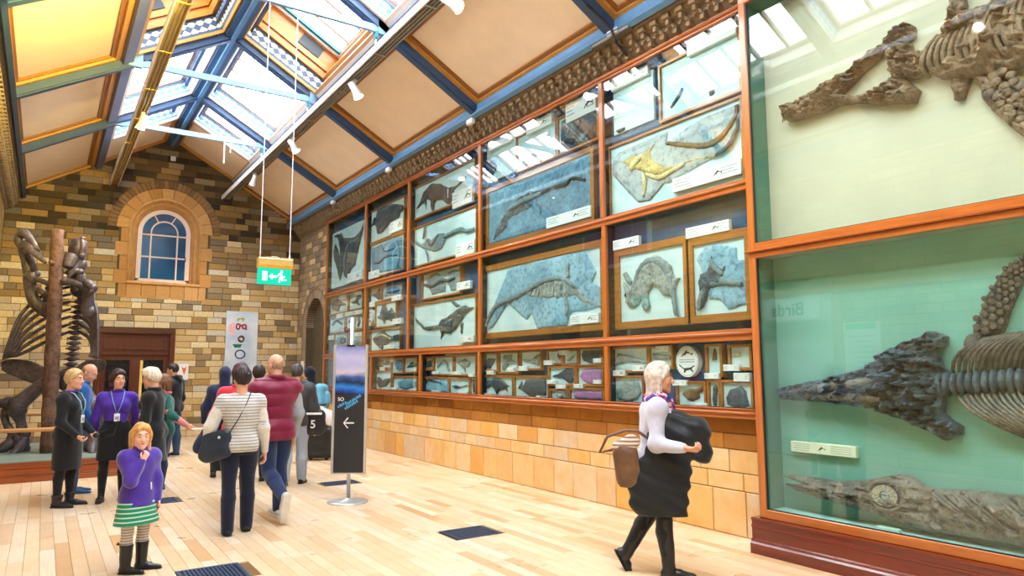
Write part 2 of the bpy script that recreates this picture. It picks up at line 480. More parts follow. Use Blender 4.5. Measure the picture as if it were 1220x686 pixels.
# pierced ironwork: triangular holes and the light behind them painted as pale colour
def pierced(name, base, hole):
    b = N(name)
    tc = b.n('TexCoord').outputs['UV']
    ck = b.n('TexChecker'); ck.inputs['Scale'].default_value = 1.0
    mp = b.n('Mapping'); mp.inputs['Rotation'].default_value = (0, 0, PI / 4); mp.inputs['Scale'].default_value = (1, 1, 1); b.ln(tc, mp.inputs['Vector']); b.ln(mp.outputs[0], ck.inputs['Vector'])
    ck.inputs['Color1'].default_value = (1, 1, 1, 1); ck.inputs['Color2'].default_value = (0, 0, 0, 1)
    sx = b.n('SeparateXYZ'); b.ln(tc, sx.inputs[0])
    v = sx.outputs[1]
    band = b.math('MULTIPLY', b.math('GREATER_THAN', v, 0.5), b.math('LESS_THAN', v, 2.5))
    gap = b.math('GREATER_THAN', b.math('ABSOLUTE', b.math('SUBTRACT', v, 1.5)), 0.12)
    m = b.math('MULTIPLY', b.math('MULTIPLY', ck.outputs['Fac'], band), gap)
    return b.pbr(b.mix(m, base, hole), 0.5)
M['pierced_pale'] = pierced('pierced_pale_blue_iron', srgb(84, 132, 188), srgb(214, 228, 242))
M['pierced_dark'] = pierced('pierced_dark_blue_iron', srgb(56, 78, 104), srgb(236, 226, 196))
# ------------------------------------------------------------------ floor
FL = structure(MB().box(XL - 0.4, XR + 0.4, Y_BACK, Y_END + 0.4, -0.12, -0.012).build('floor', M['joint']))
def unit_brick(name, mat_, ch=0.03):
    """unit block 0..1 in x and z, back at y = 0, face at y = -1 with a small arris"""
    c = ch; b = MB()
    b.add([(0, 0, 0), (1, 0, 0), (1, 0, 1), (0, 0, 1), (0, -0.6, 0), (1, -0.6, 0), (1, -0.6, 1), (0, -0.6, 1), (c, -1, c * 2), (1 - c, -1, c * 2), (1 - c, -1, 1 - c * 2), (c, -1, 1 - c * 2)],
          [(0, 1, 5, 4), (1, 2, 6, 5), (2, 3, 7, 6), (3, 0, 4, 7), (4, 5, 9, 8), (5, 6, 10, 9), (6, 7, 11, 10), (7, 4, 8, 11), (8, 9, 10, 11)])
    return b.mesh(name, mat_)
def put(me, name, parent, loc, scale, rotz=0.0):
    o = link(name, me, parent); o.location = loc; o.scale = scale; o.rotation_euler = (0, 0, rotz); return o
def unit_plank(name, mat_):
    b = MB(); c = 0.02
    b.add([(0, 0, 0), (1, 0, 0), (1, 1, 0), (0, 1, 0), (0, 0, .7), (1, 0, .7), (1, 1, .7), (0, 1, .7), (c, .003, 1), (1 - c, .003, 1), (1 - c, .997, 1), (c, .997, 1)],
          [(0, 4, 5, 1), (1, 5, 6, 2), (2, 6, 7, 3), (3, 7, 4, 0), (4, 8, 9, 5), (5, 9, 10, 6), (6, 10, 11, 7), (7, 11, 8, 4), (8, 11, 10, 9)])
    return b.mesh(name, mat_)
VENTS = [(0.98, 1.46, 5.88, 6.36), (3.39, 3.87, 5.98, 6.41), (3.42, 3.90, 9.72, 10.10), (1.10, 1.50, 9.62, 10.05)]
def in_view_floor(x, y):
    q = Vector((x, y, 0)) - Vector((0, 0, 1.6)); z = q.dot(_f)
    if z < 0.5: return False
    u = 610 + CAM_F * q.dot(_r2) / z; v = 343 - CAM_F * q.dot(_u2) / z
    return -30 < u < 1250 and v < 720
planks = []
pw = 0.113; i = 0
x = XL
rp_ = random.Random(3)
while x < XR + 0.1:
    y = Y_BACK + rp_.random()
    while y < Y_END:
        L = rp_.uniform(0.5, 1.3); y1 = min(y + L, Y_END)
        segs = [(y, y1)]
        for (a, b_, c, d) in VENTS:
            if x < b_ and x + pw > a:
                segs = [s for (p, q) in segs for s in ((p, min(q, c)), (max(p, d), q)) if s[1] - s[0] > 0.02]
        for p, q in segs: planks.append((x, p, q))
        y = y1
    x += pw
vis = [p for p in planks if in_view_floor(p[0] + pw / 2, (p[1] + p[2]) / 2)]
vis.sort(key=lambda p: (p[1] + p[2]) ** 2 / 4 + p[0] ** 2)
single = set(vis[:300])
pm = unit_plank('floor_board', M['plank'])
rest = MB()
for p in planks:
    if p in single:
        put(pm, 'floor_board', FL, (p[0] + 0.0008, p[1] + 0.0008, -0.012), (pw - 0.0016, p[2] - p[1] - 0.0016, 0.012))
    else:
        rest.cbox(p[0] + 0.001, p[0] + pw - 0.001, p[1] + 0.001, p[2] - 0.001, -0.012, 0.0, 0.0015)
stuff(rest.build('floor_boards_beyond', M['plank_i'], FL))

# ------------------------------------------------------------------ roof
CE = structure(MB().box(RIDGE_X - 0.02, RIDGE_X + 0.02, Y_BACK, Y_END, 7.5, 7.52).build('ceiling', M['rafter']))
def frame4(mb, s, t0, t1, y0, y1, w, n0, n1):
    mb.rbox(s, t0, t1, y0, y0 + w, n0, n1).rbox(s, t0, t1, y1 - w, y1, n0, n1).rbox(s, t0, t0 + w, y0 + w, y1 - w, n0, n1).rbox(s, t1 - w, t1, y0 + w, y1 - w, n0, n1)
def strip(mb_uv, s, a, b, n0, n1, inward, rows=3.0, pitch=0.105):
    """one wall strip of a skylight well from roof point a=(t,y) to b, between n0 and n1"""
    P = [rp(s, *a, n0), rp(s, *b, n0), rp(s, *b, n1), rp(s, *a, n1)]
    L = (P[1] - P[0]).length / pitch
    mb_uv.append((P, [(0, 0), (L, 0), (L, rows), (0, rows)]))
def uv_quads(name, quads, mat_, parent):
    me = bpy.data.meshes.new(name)
    v = []; f = []
    for P, _ in quads:
        o = len(v); v += [tuple(p) for p in P]; f.append((o, o + 1, o + 2, o + 3))
    me.from_pydata(v, [], f); me.materials.append(mat_)
    uv = me.uv_layers.new(name='UVMap')
    k = 0
    for _, U in quads:
        for u in U: uv.data[k].uv = u; k += 1
    return link(name, me, parent)
T_PURL0, T_PURL1, T_EAVE = 1.52, 1.66, 3.02
edges = [Y_END] + RAFTERS + [Y_BACK]
for s in (1, -1):
    MB().rbox(s, T_PURL0, T_PURL1, Y_BACK, Y_END, -0.10, 0.10).build('purlin', M['purlin'], CE)
    MB().rbox(s, T_PURL0 - 0.05, T_PURL0, Y_BACK, Y_END, -0.03, 0.04).build('purlin_moulding', M['white_paint'], CE)
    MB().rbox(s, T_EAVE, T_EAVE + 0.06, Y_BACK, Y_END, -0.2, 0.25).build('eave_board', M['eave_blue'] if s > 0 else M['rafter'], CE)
    for y in RAFTERS:
        MB().rbox(s, 0.05, T_EAVE, y - 0.08, y + 0.08, -0.13, 0.13).build('rafter', M['rafter'], CE)
        MB().rbox(s, 0.09, T_EAVE, y - 0.055, y + 0.055, -0.15, -0.12).build('rafter_moulding', M['rafter'], CE)
    for ya, yb in zip(edges[:-1], edges[1:]):
        y0 = yb + 0.08; y1 = ya - (0.0 if ya == Y_END else 0.08)
        # lower plaster panel in its ochre frame
        MB().rbox(s, T_PURL1, T_EAVE, y0, y1, 0.06, 0.14).build('plaster_panel', M['plaster'], CE)
        fr = MB(); frame4(fr, s, T_PURL1, T_EAVE, y0, y1, 0.07, -0.02, 0.06); fr.build('panel_trim', M['trim'], CE)
        fr = MB(); frame4(fr, s, T_PURL1 + 0.07, T_EAVE - 0.07, y0 + 0.07, y1 - 0.07, 0.045, 0.02, 0.06); fr.build('panel_trim', M['trim_dark'], CE)
        # upper slope: skylight well
        w0, w1 = (y0, y1) if ya != Y_END else (y0, 17.0)
        deep = (ya, yb) in DEEP_BAYS
        D = 0.95 if deep else 0.34
        tA, tB = 0.13, T_PURL0 - 0.05
        if ya == Y_END:
            MB().rbox(s, 0.10, T_PURL0, 17.0, y1, 0.06, 0.14).build('plaster_panel', M['plaster'], CE)
            fr = MB(); frame4(fr, s, 0.12, T_PURL0, 17.06, y1, 0.07, -0.01, 0.06); fr.build('panel_trim', M['trim'], CE)
            MB().rbox(s, 0.1, T_PURL0, 17.0, 17.06, -0.02, 0.06).build('panel_trim', M['trim_pale'], CE)
        rim = MB(); frame4(rim, s, tA, tB, w0, w1, 0.05, -0.02, 0.03); rim.build('skylight_rim', M['trim'] if deep else M['trim_pale'], CE)
        a, b = tA + 0.05, tB - 0.03; c, d = w0 + 0.05, w1 - 0.05
        nf = 0.30 if deep else 0.26
        q = []
        strip(q, s, (a, d), (b, d), 0.03, nf, 0); strip(q, s, (a, c), (b, c), 0.03, nf, 0)
        strip(q, s, (a, c), (a, d), 0.03, nf, 0)
        uv_quads('pierced_strip', q, M['pierced_dark'] if deep else M['pierced_pale'], CE)
        MB().rbox(s, b, b + 0.02, c, d, 0.03, nf).build('skylight_cheek', M['white_paint'], CE)
        # shell that closes the well
        sh = MB(); frame4(sh, s, a - 0.04, b + 0.06, c - 0.04, d + 0.04, 0.035, 0.03, D + 0.03); sh.build('skylight_shaft', M['deep_wood'] if deep else M['trim_pale'], CE)
        if deep:
            f1 = MB(); frame4(f1, s, a, b, c, d, 0.05, 0.30, 0.40); frame4(f1, s, a, b, c, d, 0.03, 0.46, 0.55); f1.build('shaft_moulding', M['deep_wood'], CE)
            ym = (c + d) / 2; tm = (a + b) / 2
            MB().rbox(s, tm - 0.02, tm + 0.36, d - 0.015, d + 0.02, 0.58, 0.80).build('vent_grille', M['dark_grille'], CE)
            f1 = MB(); frame4(f1, s, a, b, c, d, 0.05, 0.84, 0.92); f1.build('shaft_moulding', M['white_paint'], CE)
            MB().rbox(s, a, b, d - 0.16, d - 0.10, 0.86, 0.92).build('glazing_bar', M['teal'], CE)
        nb = D - 0.02
        k = 5; 
        for j in range(1, k):
            yy = c + (d - c) * j / k
            MB().rbox(s, a, b, yy - 0.028, yy + 0.028, nb - 0.05, nb + 0.02).build('glazing_bar', M['mullion'], CE)
        fr = MB(); frame4(fr, s, a, b, c, d, 0.07, nb - 0.04, nb + 0.02); fr.build('skylight_frame', M['mullion'], CE)
        for j in range(k): MB().rbox(s, a, b, c + (d - c) * j / k, c + (d - c) * (j + 1) / k, nb + 0.02, nb + 0.026).build('skylight_pane', M['skyglass'], CE)
        # outer roof skin around the well, keeps the sky out
        ok = MB(); 
        ok.rbox(s, 0.0, a - .012, y0 - 0.1, y1 + 0.1, 0.10, 0.16).rbox(s, b + .025, T_PURL1 + 0.05, y0 - 0.1, y1 + 0.1, 0.10, 0.16)
        ok.rbox(s, a, b, y0 - 0.1, c - .012, 0.10, 0.16).rbox(s, a, b, d + .012, (w1 if ya == Y_END else y1) + 0.1, 0.10, 0.16)
        ok.build('roof_skin', M['rafter'], CE)
MB().box(RIDGE_X - 0.13, RIDGE_X + 0.13, Y_BACK, Y_END, 7.27, 7.36).build('ridge_beam', M['ridge'], CE)
MB().box(RIDGE_X - 0.035, RIDGE_X + 0.035, Y_BACK, Y_END, 7.22, 7.28).build('ridge_moulding', M['eave_blue'], CE)
MB().box(RIDGE_X - 0.3, RIDGE_X + 0.3, Y_BACK, Y_END, 7.44, 7.6).build('ridge_cap', M['rafter'], CE)

# ------------------------------------------------------------------ end wall of brick
def half(z, cz, R): return math.sqrt(max(0.0, R * R - (z - cz) ** 2))
WX, WCZ, RING = 2.33, 5.05, 1.27
def blocked(z):
    out = []
    if z < 2.60: out.append((0.98, 2.66))
    if 3.35 <= z < WCZ: out.append((WX - 1.02, WX + 1.02))
    if WCZ <= z < WCZ + RING: out.append((WX - half(z, WCZ, RING), WX + half(z, WCZ, RING)))
    return out
WB = structure(MB().prism([(XL - .3, -.1), (XR + .3, -.1), (XR + .3, 5.6), (RIDGE_X, 7.5), (XL - .3, 5.6)], lambda u, v, w: (u, w, v), Y_END + 0.42, Y_END + 0.5).build('wall_end', M['mortar']))
# mortar bed with real openings (built in strips)
mb = MB(); z = 0.0
while z < 7.4:
    z1 = z + 0.05; zm = z + 0.025
    lo = max(XL - .2, RIDGE_X - (RIDGE_Z + .08 - zm) / SLOPE); hi = min(XR + .2, RIDGE_X + (RIDGE_Z + .08 - zm) / SLOPE)
    cur = lo
    holes = []
    if zm < 2.55: holes.append((1.06, 2.58))
    if 3.72 <= zm < WCZ: holes.append((WX - 0.78, WX + 0.78))
    if WCZ <= zm < WCZ + 0.78: holes.append((WX - half(zm, WCZ, 0.78), WX + half(zm, WCZ, 0.78)))
    for (p, q) in holes:
        if p > cur: mb.box(cur, p, Y_END + 0.012, Y_END + 0.42, z, z1)
        cur = q
    if hi > cur: mb.box(cur, hi, Y_END + 0.012, Y_END + 0.42, z, z1)
    z = z1
mb.build('mortar_bed', M['mortar'], WB)
rb = random.Random(11)
bricks = []
z = 0.0; hh = 0.155; row = 0
while z < 7.3:
    zm = z + hh / 2
    lo = max(XL, RIDGE_X - (RIDGE_Z - .03 - zm) / SLOPE); hi = min(XR, RIDGE_X + (RIDGE_Z - .03 - zm) / SLOPE)
    iv = []; cur = lo
    for (p, q) in blocked(zm):
        iv.append((cur, p)); cur = q
    iv.append((cur, hi))
    for (p, q) in iv:
        x = p - (rb.random() * 0.3 if p == lo else 0)
        while x < q - 0.03:
            L = rb.choice((0.22, 0.36, 0.42, 0.46, 0.5)); x1 = min(x + L, q)
            if q - x1 < 0.08: x1 = q
            x0 = max(x, p)
            if x1 - x0 > 0.03: bricks.append((x0, x1, z))
            x = x1
    z += hh; row += 1
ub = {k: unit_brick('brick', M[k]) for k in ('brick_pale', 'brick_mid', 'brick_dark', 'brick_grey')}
far = {'brick_pale': MB(), 'brick_mid': MB(), 'brick_dark': MB()}
order = sorted(bricks, key=lambda b_: abs(b_[2] - 3.2) + abs((b_[0] + b_[1]) / 2 - 3.0) * 0.3 + (5 if b_[2] < 1.2 else 0))
solo = set(order[:300])
for b_ in bricks:
    zc = b_[2]
    shade_share = min(0.82, max(0.0, (zc - 4.0) * 0.42)); worn = shade_share + min(0.62, max(0.10, (zc - 2.0) * 0.24))  # gable shade put into brick tones by height; worn is the mid-tone limit
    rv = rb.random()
    key = 'brick_dark' if rv < shade_share else 'brick_mid' if rv < worn else 'brick_pale'
    pr = rb.uniform(0.012, 0.024)
    if b_ in solo:
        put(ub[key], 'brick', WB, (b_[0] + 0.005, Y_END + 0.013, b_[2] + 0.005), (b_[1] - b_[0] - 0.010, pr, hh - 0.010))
    else:
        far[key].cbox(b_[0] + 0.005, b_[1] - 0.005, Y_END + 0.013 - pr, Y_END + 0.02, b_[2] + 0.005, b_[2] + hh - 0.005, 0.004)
stuff(far['brick_pale'].build('pale_brickwork', M['brick_pale_i'], WB))
stuff(far['brick_mid'].build('mid_tone_brickwork', M['brick_mid_i'], WB))
stuff(far['brick_dark'].build('shade_toned_brickwork', M['brick_dark_i'], WB))
def voussoirs(parent, name, cx, cz, r0, r1, n, y0, y1, mat_, a0=0.0, a1=PI, gap=0.006):
    for i in range(n):
        p, q = a0 + (a1 - a0) * i / n, a0 + (a1 - a0) * (i + 1) / n
        g0, g1 = gap / r0, gap / r1
        k = 4
        poly = [(cx + r0 * math.cos(p + g0 + (q - p - 2 * g0) * j / k), cz + r0 * math.sin(p + g0 + (q - p - 2 * g0) * j / k)) for j in range(k + 1)]
        poly += [(cx + r1 * math.cos(q - g1 - (q - p - 2 * g1) * j / k), cz + r1 * math.sin(q - g1 - (q - p - 2 * g1) * j / k)) for j in range(k + 1)]
        MB().prism(poly, lambda u, v, w: (u, w, v), y0, y1).build(name, mat_, parent)
voussoirs(WB, 'ring_brick', WX, WCZ, 1.08, RING, 36, Y_END - 0.03, Y_END + 0.05, M['ringbrick'])
voussoirs(WB, 'arch_stone', WX, WCZ, 0.80, 1.075, 11, Y_END - 0.015, Y_END + 0.35, M['sand_obj'])
for s in (-1, 1):
    zz = 3.35; k = 0
    while zz < WCZ - 0.05:
        h_ = 0.34; w_ = 0.98 if k % 2 == 0 else 1.09
        xa, xb = sorted((WX + s * 0.80, WX + s * w_))
        MB().cbox(xa + .004, xb - .004, Y_END - 0.012, Y_END + 0.35, zz + .004, zz + h_ - .004, 0.006).build('jamb_stone', M['sand_obj'], WB)
        zz += h_; k += 1
for k in range(5):
    MB().cbox(WX - 0.80 + k * 0.32 + .004, WX - 0.80 + (k + 1) * 0.32 - .004, Y_END - 0.012, Y_END + 0.35, 3.35, 3.70, 0.006).build('sill_stone', M['sand_obj'], WB)
MB().cbox(WX - 0.82, WX + 0.82, Y_END - 0.05, Y_END + 0.35, 3.70, 3.77, 0.01).build('window_sill', M['sand'], WB)
# roll moulding round the opening
pts = [(WX - 0.79, Y_END + 0.0, 3.77)] + [(WX + 0.79 * math.cos(PI - PI * i / 24), Y_END + 0.0, WCZ + 0.79 * math.sin(PI * i / 24)) for i in range(25)] + [(WX + 0.79, Y_END + 0.0, 3.77)]
MB().tube(pts, 0.035, 8).build('roll_moulding', M['sand'], WB, True)
pts2 = [(p[0] * 0.9 + WX * 0.1, Y_END + 0.17, p[2] if p[2] < WCZ else WCZ + (p[2] - WCZ) * 0.9) for p in pts]
MB().tube(pts2, 0.05, 8).build('roll_moulding', M['sand'], WB, True)
# plain splay behind the moulding down to the window frame
n_ = 24
arc = lambda r, i: (WX + r * math.cos(PI - PI * i / n_), WCZ + r * math.sin(PI * i / n_))
vs = []; fs = []
for r, y in ((0.80, Y_END + 0.02), (0.58, Y_END + 0.30)):
    ring = [(WX - r, 3.77)] + [arc(r, i) for i in range(n_ + 1)] + [(WX + r, 3.77)]
    vs += [(u, y, v) for u, v in ring]
m_ = n_ + 3
fs = [(i, i + 1, m_ + i + 1, m_ + i) for i in range(m_ - 1)]
MB().add(vs, fs).build('window_reveal', M['sand'], WB, True)
# the window itself
W1 = structure(thing('window_1', '', '', (WX, Y_END + 0.3, 3.77)))
del W1['label'], W1['category']
yf0, yf1 = Y_END + 0.24, Y_END + 0.30
def arch_outline(r, z0, n=24): return [(WX - r, z0)] + [(WX + r * math.cos(PI - PI * i / n), WCZ - 0.02 + r * math.sin(PI * i / n)) for i in range(n + 1)] + [(WX + r, z0)]
def band(o1, o2, y0, y1):
    b = MB(); n = len(o1)
    vs = [(u, y0, v) for u, v in o1] + [(u, y0, v) for u, v in o2] + [(u, y1, v) for u, v in o1] + [(u, y1, v) for u, v in o2]
    fs = []
    for i in range(n - 1):
        fs += [(i, i + 1, n + i + 1, n + i), (2 * n + i, 3 * n + i, 3 * n + i + 1, 2 * n + i + 1), (i, 2 * n + i, 2 * n + i + 1, i + 1), (n + i, n + i + 1, 3 * n + i + 1, 3 * n + i)]
    return b.add(vs, fs)
M['window_white'] = mat('window_frame_paint', srgb(236, 216, 204), 0.5, var=0.03)
band(arch_outline(0.60, 3.77), arch_outline(0.50, 3.87), yf0 - 0.02, yf1).build('window_frame', M['window_white'], W1)
MB().box(WX - .6, WX + .6, yf0 - .02, yf1, 3.77, 3.87).build('window_frame', M['window_white'], W1)
for xx in (-0.30, 0.30): MB().box(WX + xx - .018, WX + xx + .018, yf0, yf1, 3.87, WCZ - 0.02).build('glazing_bar', M['window_white'], W1)
for zz in (4.42, 4.98): MB().box(WX - .5, WX + .5, yf0 + .003, yf1, zz - .018, zz + .018).build('glazing_bar', M['window_white'], W1)
band(arch_outline(0.32, 4.98), arch_outline(0.285, 4.98), yf0, yf1).build('glazing_bar', M['window_white'], W1)
for an in (60, 120):
    c_, s_ = math.cos(math.radians(an)), math.sin(math.radians(an))
    MB().tube([(WX + .30 * c_, yf0 + .03, WCZ + .30 * s_), (WX + .53 * c_, yf0 + .03, WCZ + .53 * s_)], 0.02, 6).build('glazing_bar', M['window_white'], W1)
bb = N('deep_blue_pane')
M['bluepane'] = bb.pbr(bb.ramp(bb.noise(0.9, 3), [(0.35, srgb(8, 62, 104)), (0.7, srgb(18, 96, 140))]), 0.08, spec=0.6)
ya, yb = yf0 + .02, yf0 + .026
for (x0, x1) in ((-0.5, -0.3), (-0.3, 0.3), (0.3, 0.5)):
    for (z0, z1) in ((3.87, 4.42), (4.42, 4.98)):
        MB().box(WX + x0, WX + x1, ya, yb, z0, z1).build('pane', M['bluepane'], W1)
pol = [(WX + .29 * math.cos(PI * i / 16), 4.98 + .05 + .29 * math.sin(PI * i / 16)) for i in range(17)]
MB().prism([(WX + .29, 4.98)] + pol + [(WX - .29, 4.98)], lambda u, v, w: (u, w, v), ya, yb).build('pane', M['bluepane'], W1)
for a0, a1 in ((0, 60), (60, 120), (120, 180)):
    A = [math.radians(a0 + (a1 - a0) * i / 8) for i in range(9)]
    pol = [(WX + .29 * math.cos(t), WCZ - .02 + .29 * math.sin(t)) for t in A] + [(WX + .52 * math.cos(t), WCZ - .02 + .52 * math.sin(t)) for t in A[::-1]]
    MB().prism(pol, lambda u, v, w: (u, w, v), ya, yb).build('pane', M['bluepane'], W1)
MB().tube([(WX + .5, yf0 - .03, 4.35), (WX + .5, yf0 - .03, 4.45)], 0.012, 6).build('window_catch', M['black'], W1)
# ------------------------------------------------------------------ door in the end wall
D1 = structure(thing('door_1', '', '', (1.8, Y_END, 0))); del D1['label'], D1['category']
f_ = MB()
f_.cbox(0.98, 1.10, Y_END - 0.05, Y_END + 0.1, 0, 2.60, .01).cbox(2.54, 2.66, Y_END - 0.05, Y_END + 0.1, 0, 2.60, .01).cbox(0.98, 2.66, Y_END - 0.07, Y_END + 0.1, 2.50, 2.60, .01)
f_.build('door_frame', M['door_wood'], D1)
MB().box(1.10, 2.54, Y_END + .02, Y_END + .08, 2.02, 2.50).build('transom_panel', M['door_wood'], D1)
g_ = MB(); g_.cbox(1.14, 2.46, Y_END, Y_END + .03, 2.40, 2.45, .006).cbox(1.14, 2.46, Y_END, Y_END + .03, 2.10, 2.15, .006).cbox(2.41, 2.46, Y_END, Y_END + .03, 2.15, 2.40, .006).cbox(1.14, 1.19, Y_END, Y_END + .03, 2.15, 2.40, .006)
g_.build('transom_moulding', M['door_wood'], D1)
MB().cbox(1.10, 2.54, Y_END - .02, Y_END + .06, 1.98, 2.04, .008).build('transom_rail', M['door_wood'], D1)
M['dimglass'] = mat('dim_door_glass', srgb(26, 30, 36), 0.1, var=0.3)
for x0 in (1.10, 1.82):
    lf = MB(); x1 = x0 + 0.72
    lf.box(x0, x0 + .11, Y_END + .03, Y_END + .08, 0, 1.98).box(x1 - .11, x1, Y_END + .03, Y_END + .08, 0, 1.98).box(x0 + .11, x1 - .11, Y_END + .03, Y_END + .08, 0, .9).box(x0 + .11, x1 - .11, Y_END + .03, Y_END + .08, 1.86, 1.98)
    dl = lf.build('door_leaf', M['door_wood'], D1)
    MB().box(x0 + .11, x1 - .11, Y_END + .05, Y_END + .06, .9, 1.86).build('pane', M['dimglass'], dl)
MB().box(1.90, 1.99, Y_END + .035, Y_END + .045, 0.9, 1.86).build('lit_strip', mat('yellow_strip', srgb(236, 206, 108), 0.6), D1)
# ------------------------------------------------------------------ right wall: ashlar plinth below the cabinet
WR = structure(MB().box(XR + 0.20, XR + 0.32, Y_BACK, Y_END + 0.4, -0.1, 5.9).build('wall_right', M['mortar']))
MB().box(XR + 0.012, XR + 0.2, 4.0, 16.9, 0, 1.16).build('joint_bed', M['joint'], WR)
us = {k: unit_brick('stone', M[k], 0.012) for k in ('ashlar', 'ashlar_ochre')}
rs = random.Random(5)
for (z0, z1, key, Ls) in ((0, .43, 'ashlar', (.34, .40, .46, .52)), (.43, .60, 'ashlar', (.36, .44, .52)), (.60, .82, 'ashlar', (.36, .42, .5, .56)), (.82, .975, 'ashlar_ochre', (.4, .5, .58)), (.975, 1.14, 'ashlar_ochre', (.42, .5, .6))):
    y = 16.86
    while y > 4.15:
        L = rs.choice(Ls)
        put(us[key], 'stone', WR, (XR + 0.013, y - 0.004, z0 + .004), (L - .008, rs.uniform(.012, .018), z1 - z0 - .008), -PI / 2)
        y -= L
# brick part beyond the cabinet, with the arched doorway
AY, AZ, AR = 17.54, 2.72, 0.72
mb = MB(); z = 0
while z < 5.4:
    z1 = z + .05; zm = z + .025
    h_ = AR if zm < AZ else half(zm, AZ, AR)
    if h_ > 0: mb.box(XR + .012, XR + .2, 16.80, AY - h_, z, z1).box(XR + .012, XR + .2, AY + h_, Y_END, z, z1)
    else: mb.box(XR + .012, XR + .2, 16.80, Y_END, z, z1)
    z = z1
mb.build('mortar_bed', M['mortar'], WR)
z = 0; rb2 = random.Random(2)
while z < 5.3:
    zm = z + hh / 2
    R2 = AR + 0.22
    h_ = R2 if zm < AZ else half(zm, AZ, R2)
    for (p, q) in (((16.62, AY - h_), (AY + h_, Y_END)) if h_ > 0.05 else ((16.62, Y_END),)):
        y = q
        while y - 0.03 > p:
            L = rb2.choice((.22, .34, .42, .46)); y1 = max(y - L, p)
            if y1 - p < .08: y1 = p
            put(ub['brick_grey' if rb2.random() < .8 else 'brick_pale'], 'brick', WR, (XR + 0.013, y - .005, z + .005), (y - y1 - .01, rb2.uniform(.012, .022), hh - .01), -PI / 2)
            y = y1
    z += hh
for i in range(15):
    p, q = PI * i / 15, PI * (i + 1) / 15
    g = 0.004
    poly = [(AY + r * math.cos(t), AZ + r * math.sin(t)) for r, tt in ((AR, (p + g, (p + q) / 2, q - g)), (AR + .22, (q - g, (p + q) / 2, p + g))) for t in tt]
    MB().prism(poly, lambda u, v, w: (w, u, v), XR - .01, XR + .6).build('arch_stone', M['brick_grey'], WR)
for s in (-1, 1):
    for k in range(9):
        ya, yb = sorted((AY + s * AR, AY + s * (AR + .22)))
        MB().cbox(XR - .01, XR + .6, ya + .003, yb - .003, k * AZ / 9 + .003, (k + 1) * AZ / 9 - .003, .006).build('jamb_stone', M['brick_grey'] if s > 0 else M['sand_obj'], WR)  # near jamb in a sandstone tone: warm light put into its colour
MB().tube([(XR - .0, AY - AR - .22, AZ - .3)] + [(XR - .0, AY + (AR + .24) * math.cos(PI - PI * i / 20), AZ + (AR + .24) * math.sin(PI * i / 20)) for i in range(21)] + [(XR - .0, AY + AR + .24, 0)], 0.035, 8).build('hood_mould', M['cornice'], WR, True)
MB().box(XR + .6, XR + .66, AY - 1, AY + 1, 0, 3.6).build('arch_door', M['door_wood'], WR)
# ------------------------------------------------------------------ cornices
for s in (1, -1):
    X = lambda v: RIDGE_X + s * (v - RIDGE_X)
    CN = structure(thing('trim_%d' % (1 if s > 0 else 2), '', '', (X(5.6), 6, 5.3))); del CN['label'], CN['category']
    prof = [(5.80, 5.62), (5.37, 5.62), (5.37, 5.55), (5.40, 5.53), (5.40, 5.50), (5.44, 5.48), (5.47, 5.42), (5.53, 5.40), (5.53, 5.34), (5.56, 5.32), (5.60, 5.26), (5.62, 5.20), (5.80, 5.20)]
    MB().prism([(X(u), v) for u, v in prof], lambda u, v, w: (u, w, v), Y_BACK, Y_END).build('cornice_profile', M['cornice'], CN)
    m1, m2, m3 = MB(), MB(), MB()
    solo_ = None
    y = 2.0 if s > 0 else 9.0
    while y < Y_END - 0.1:
        if s > 0 and y < 15:
            # on the side in view each corbel and scallop is a piece of its own
            if solo_ is None:
                b1 = MB().cbox(5.41, 5.55, 0, .10, 5.41, 5.47, .006).cbox(5.44, 5.55, .025, .075, 5.345, 5.41, .004).mesh('corbel', M['cornice'])
                b2 = MB().tube([(5.5, .05 + .054 * math.cos(PI * i / 8), 5.30 + .055 * math.sin(PI * i / 8)) for i in range(9)], 0.02, 6).box(5.50, 5.6, -.03, .02, 5.245, 5.32).mesh('scallop', M['cornice'])
                solo_ = (b1, b2)
            for nm_, me_ in zip(('corbel', 'scallop'), solo_): link(nm_, me_, CN).location = (0, y, 0)
            y += 0.19; continue
        x0, x1 = sorted((X(5.41), X(5.55)))
        m1.box(x0, x1, y, y + .10, 5.41, 5.47)
        x0, x1 = sorted((X(5.44), X(5.55)))
        m1.box(x0, x1, y + .025, y + .075, 5.345, 5.41)
        m2.tube([(X(5.5), y + .05 + .12 * math.cos(PI * i / 8) * .45, 5.30 + .055 * math.sin(PI * i / 8)) for i in range(9)], 0.02, 5)
        x0, x1 = sorted((X(5.50), X(5.6)))
        m3.box(x0, x1, y - .01 - .02, y + .02, 5.245, 5.32)
        y += 0.19
    stuff(m1.build('corbel_blocks', M['cornice'], CN)); stuff(m2.build('scallops', M['cornice'], CN)); stuff(m3.build('scallop_drops', M['cornice'], CN))
    xa, xb = sorted((X(5.34), X(5.39)))
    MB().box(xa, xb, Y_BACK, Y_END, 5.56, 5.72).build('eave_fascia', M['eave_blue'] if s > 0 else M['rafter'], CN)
    xa, xb = sorted((X(5.335), X(5.40)))
    MB().box(xa, xb, Y_BACK, Y_END, 5.545, 5.562).build('eave_bead', M['black'], CN)
    xa, xb = sorted((X(5.36), X(5.9)))
    MB().box(xa, xb, Y_BACK, Y_END, 5.62, 5.9).build('wall_plate', M['rafter'], CN)
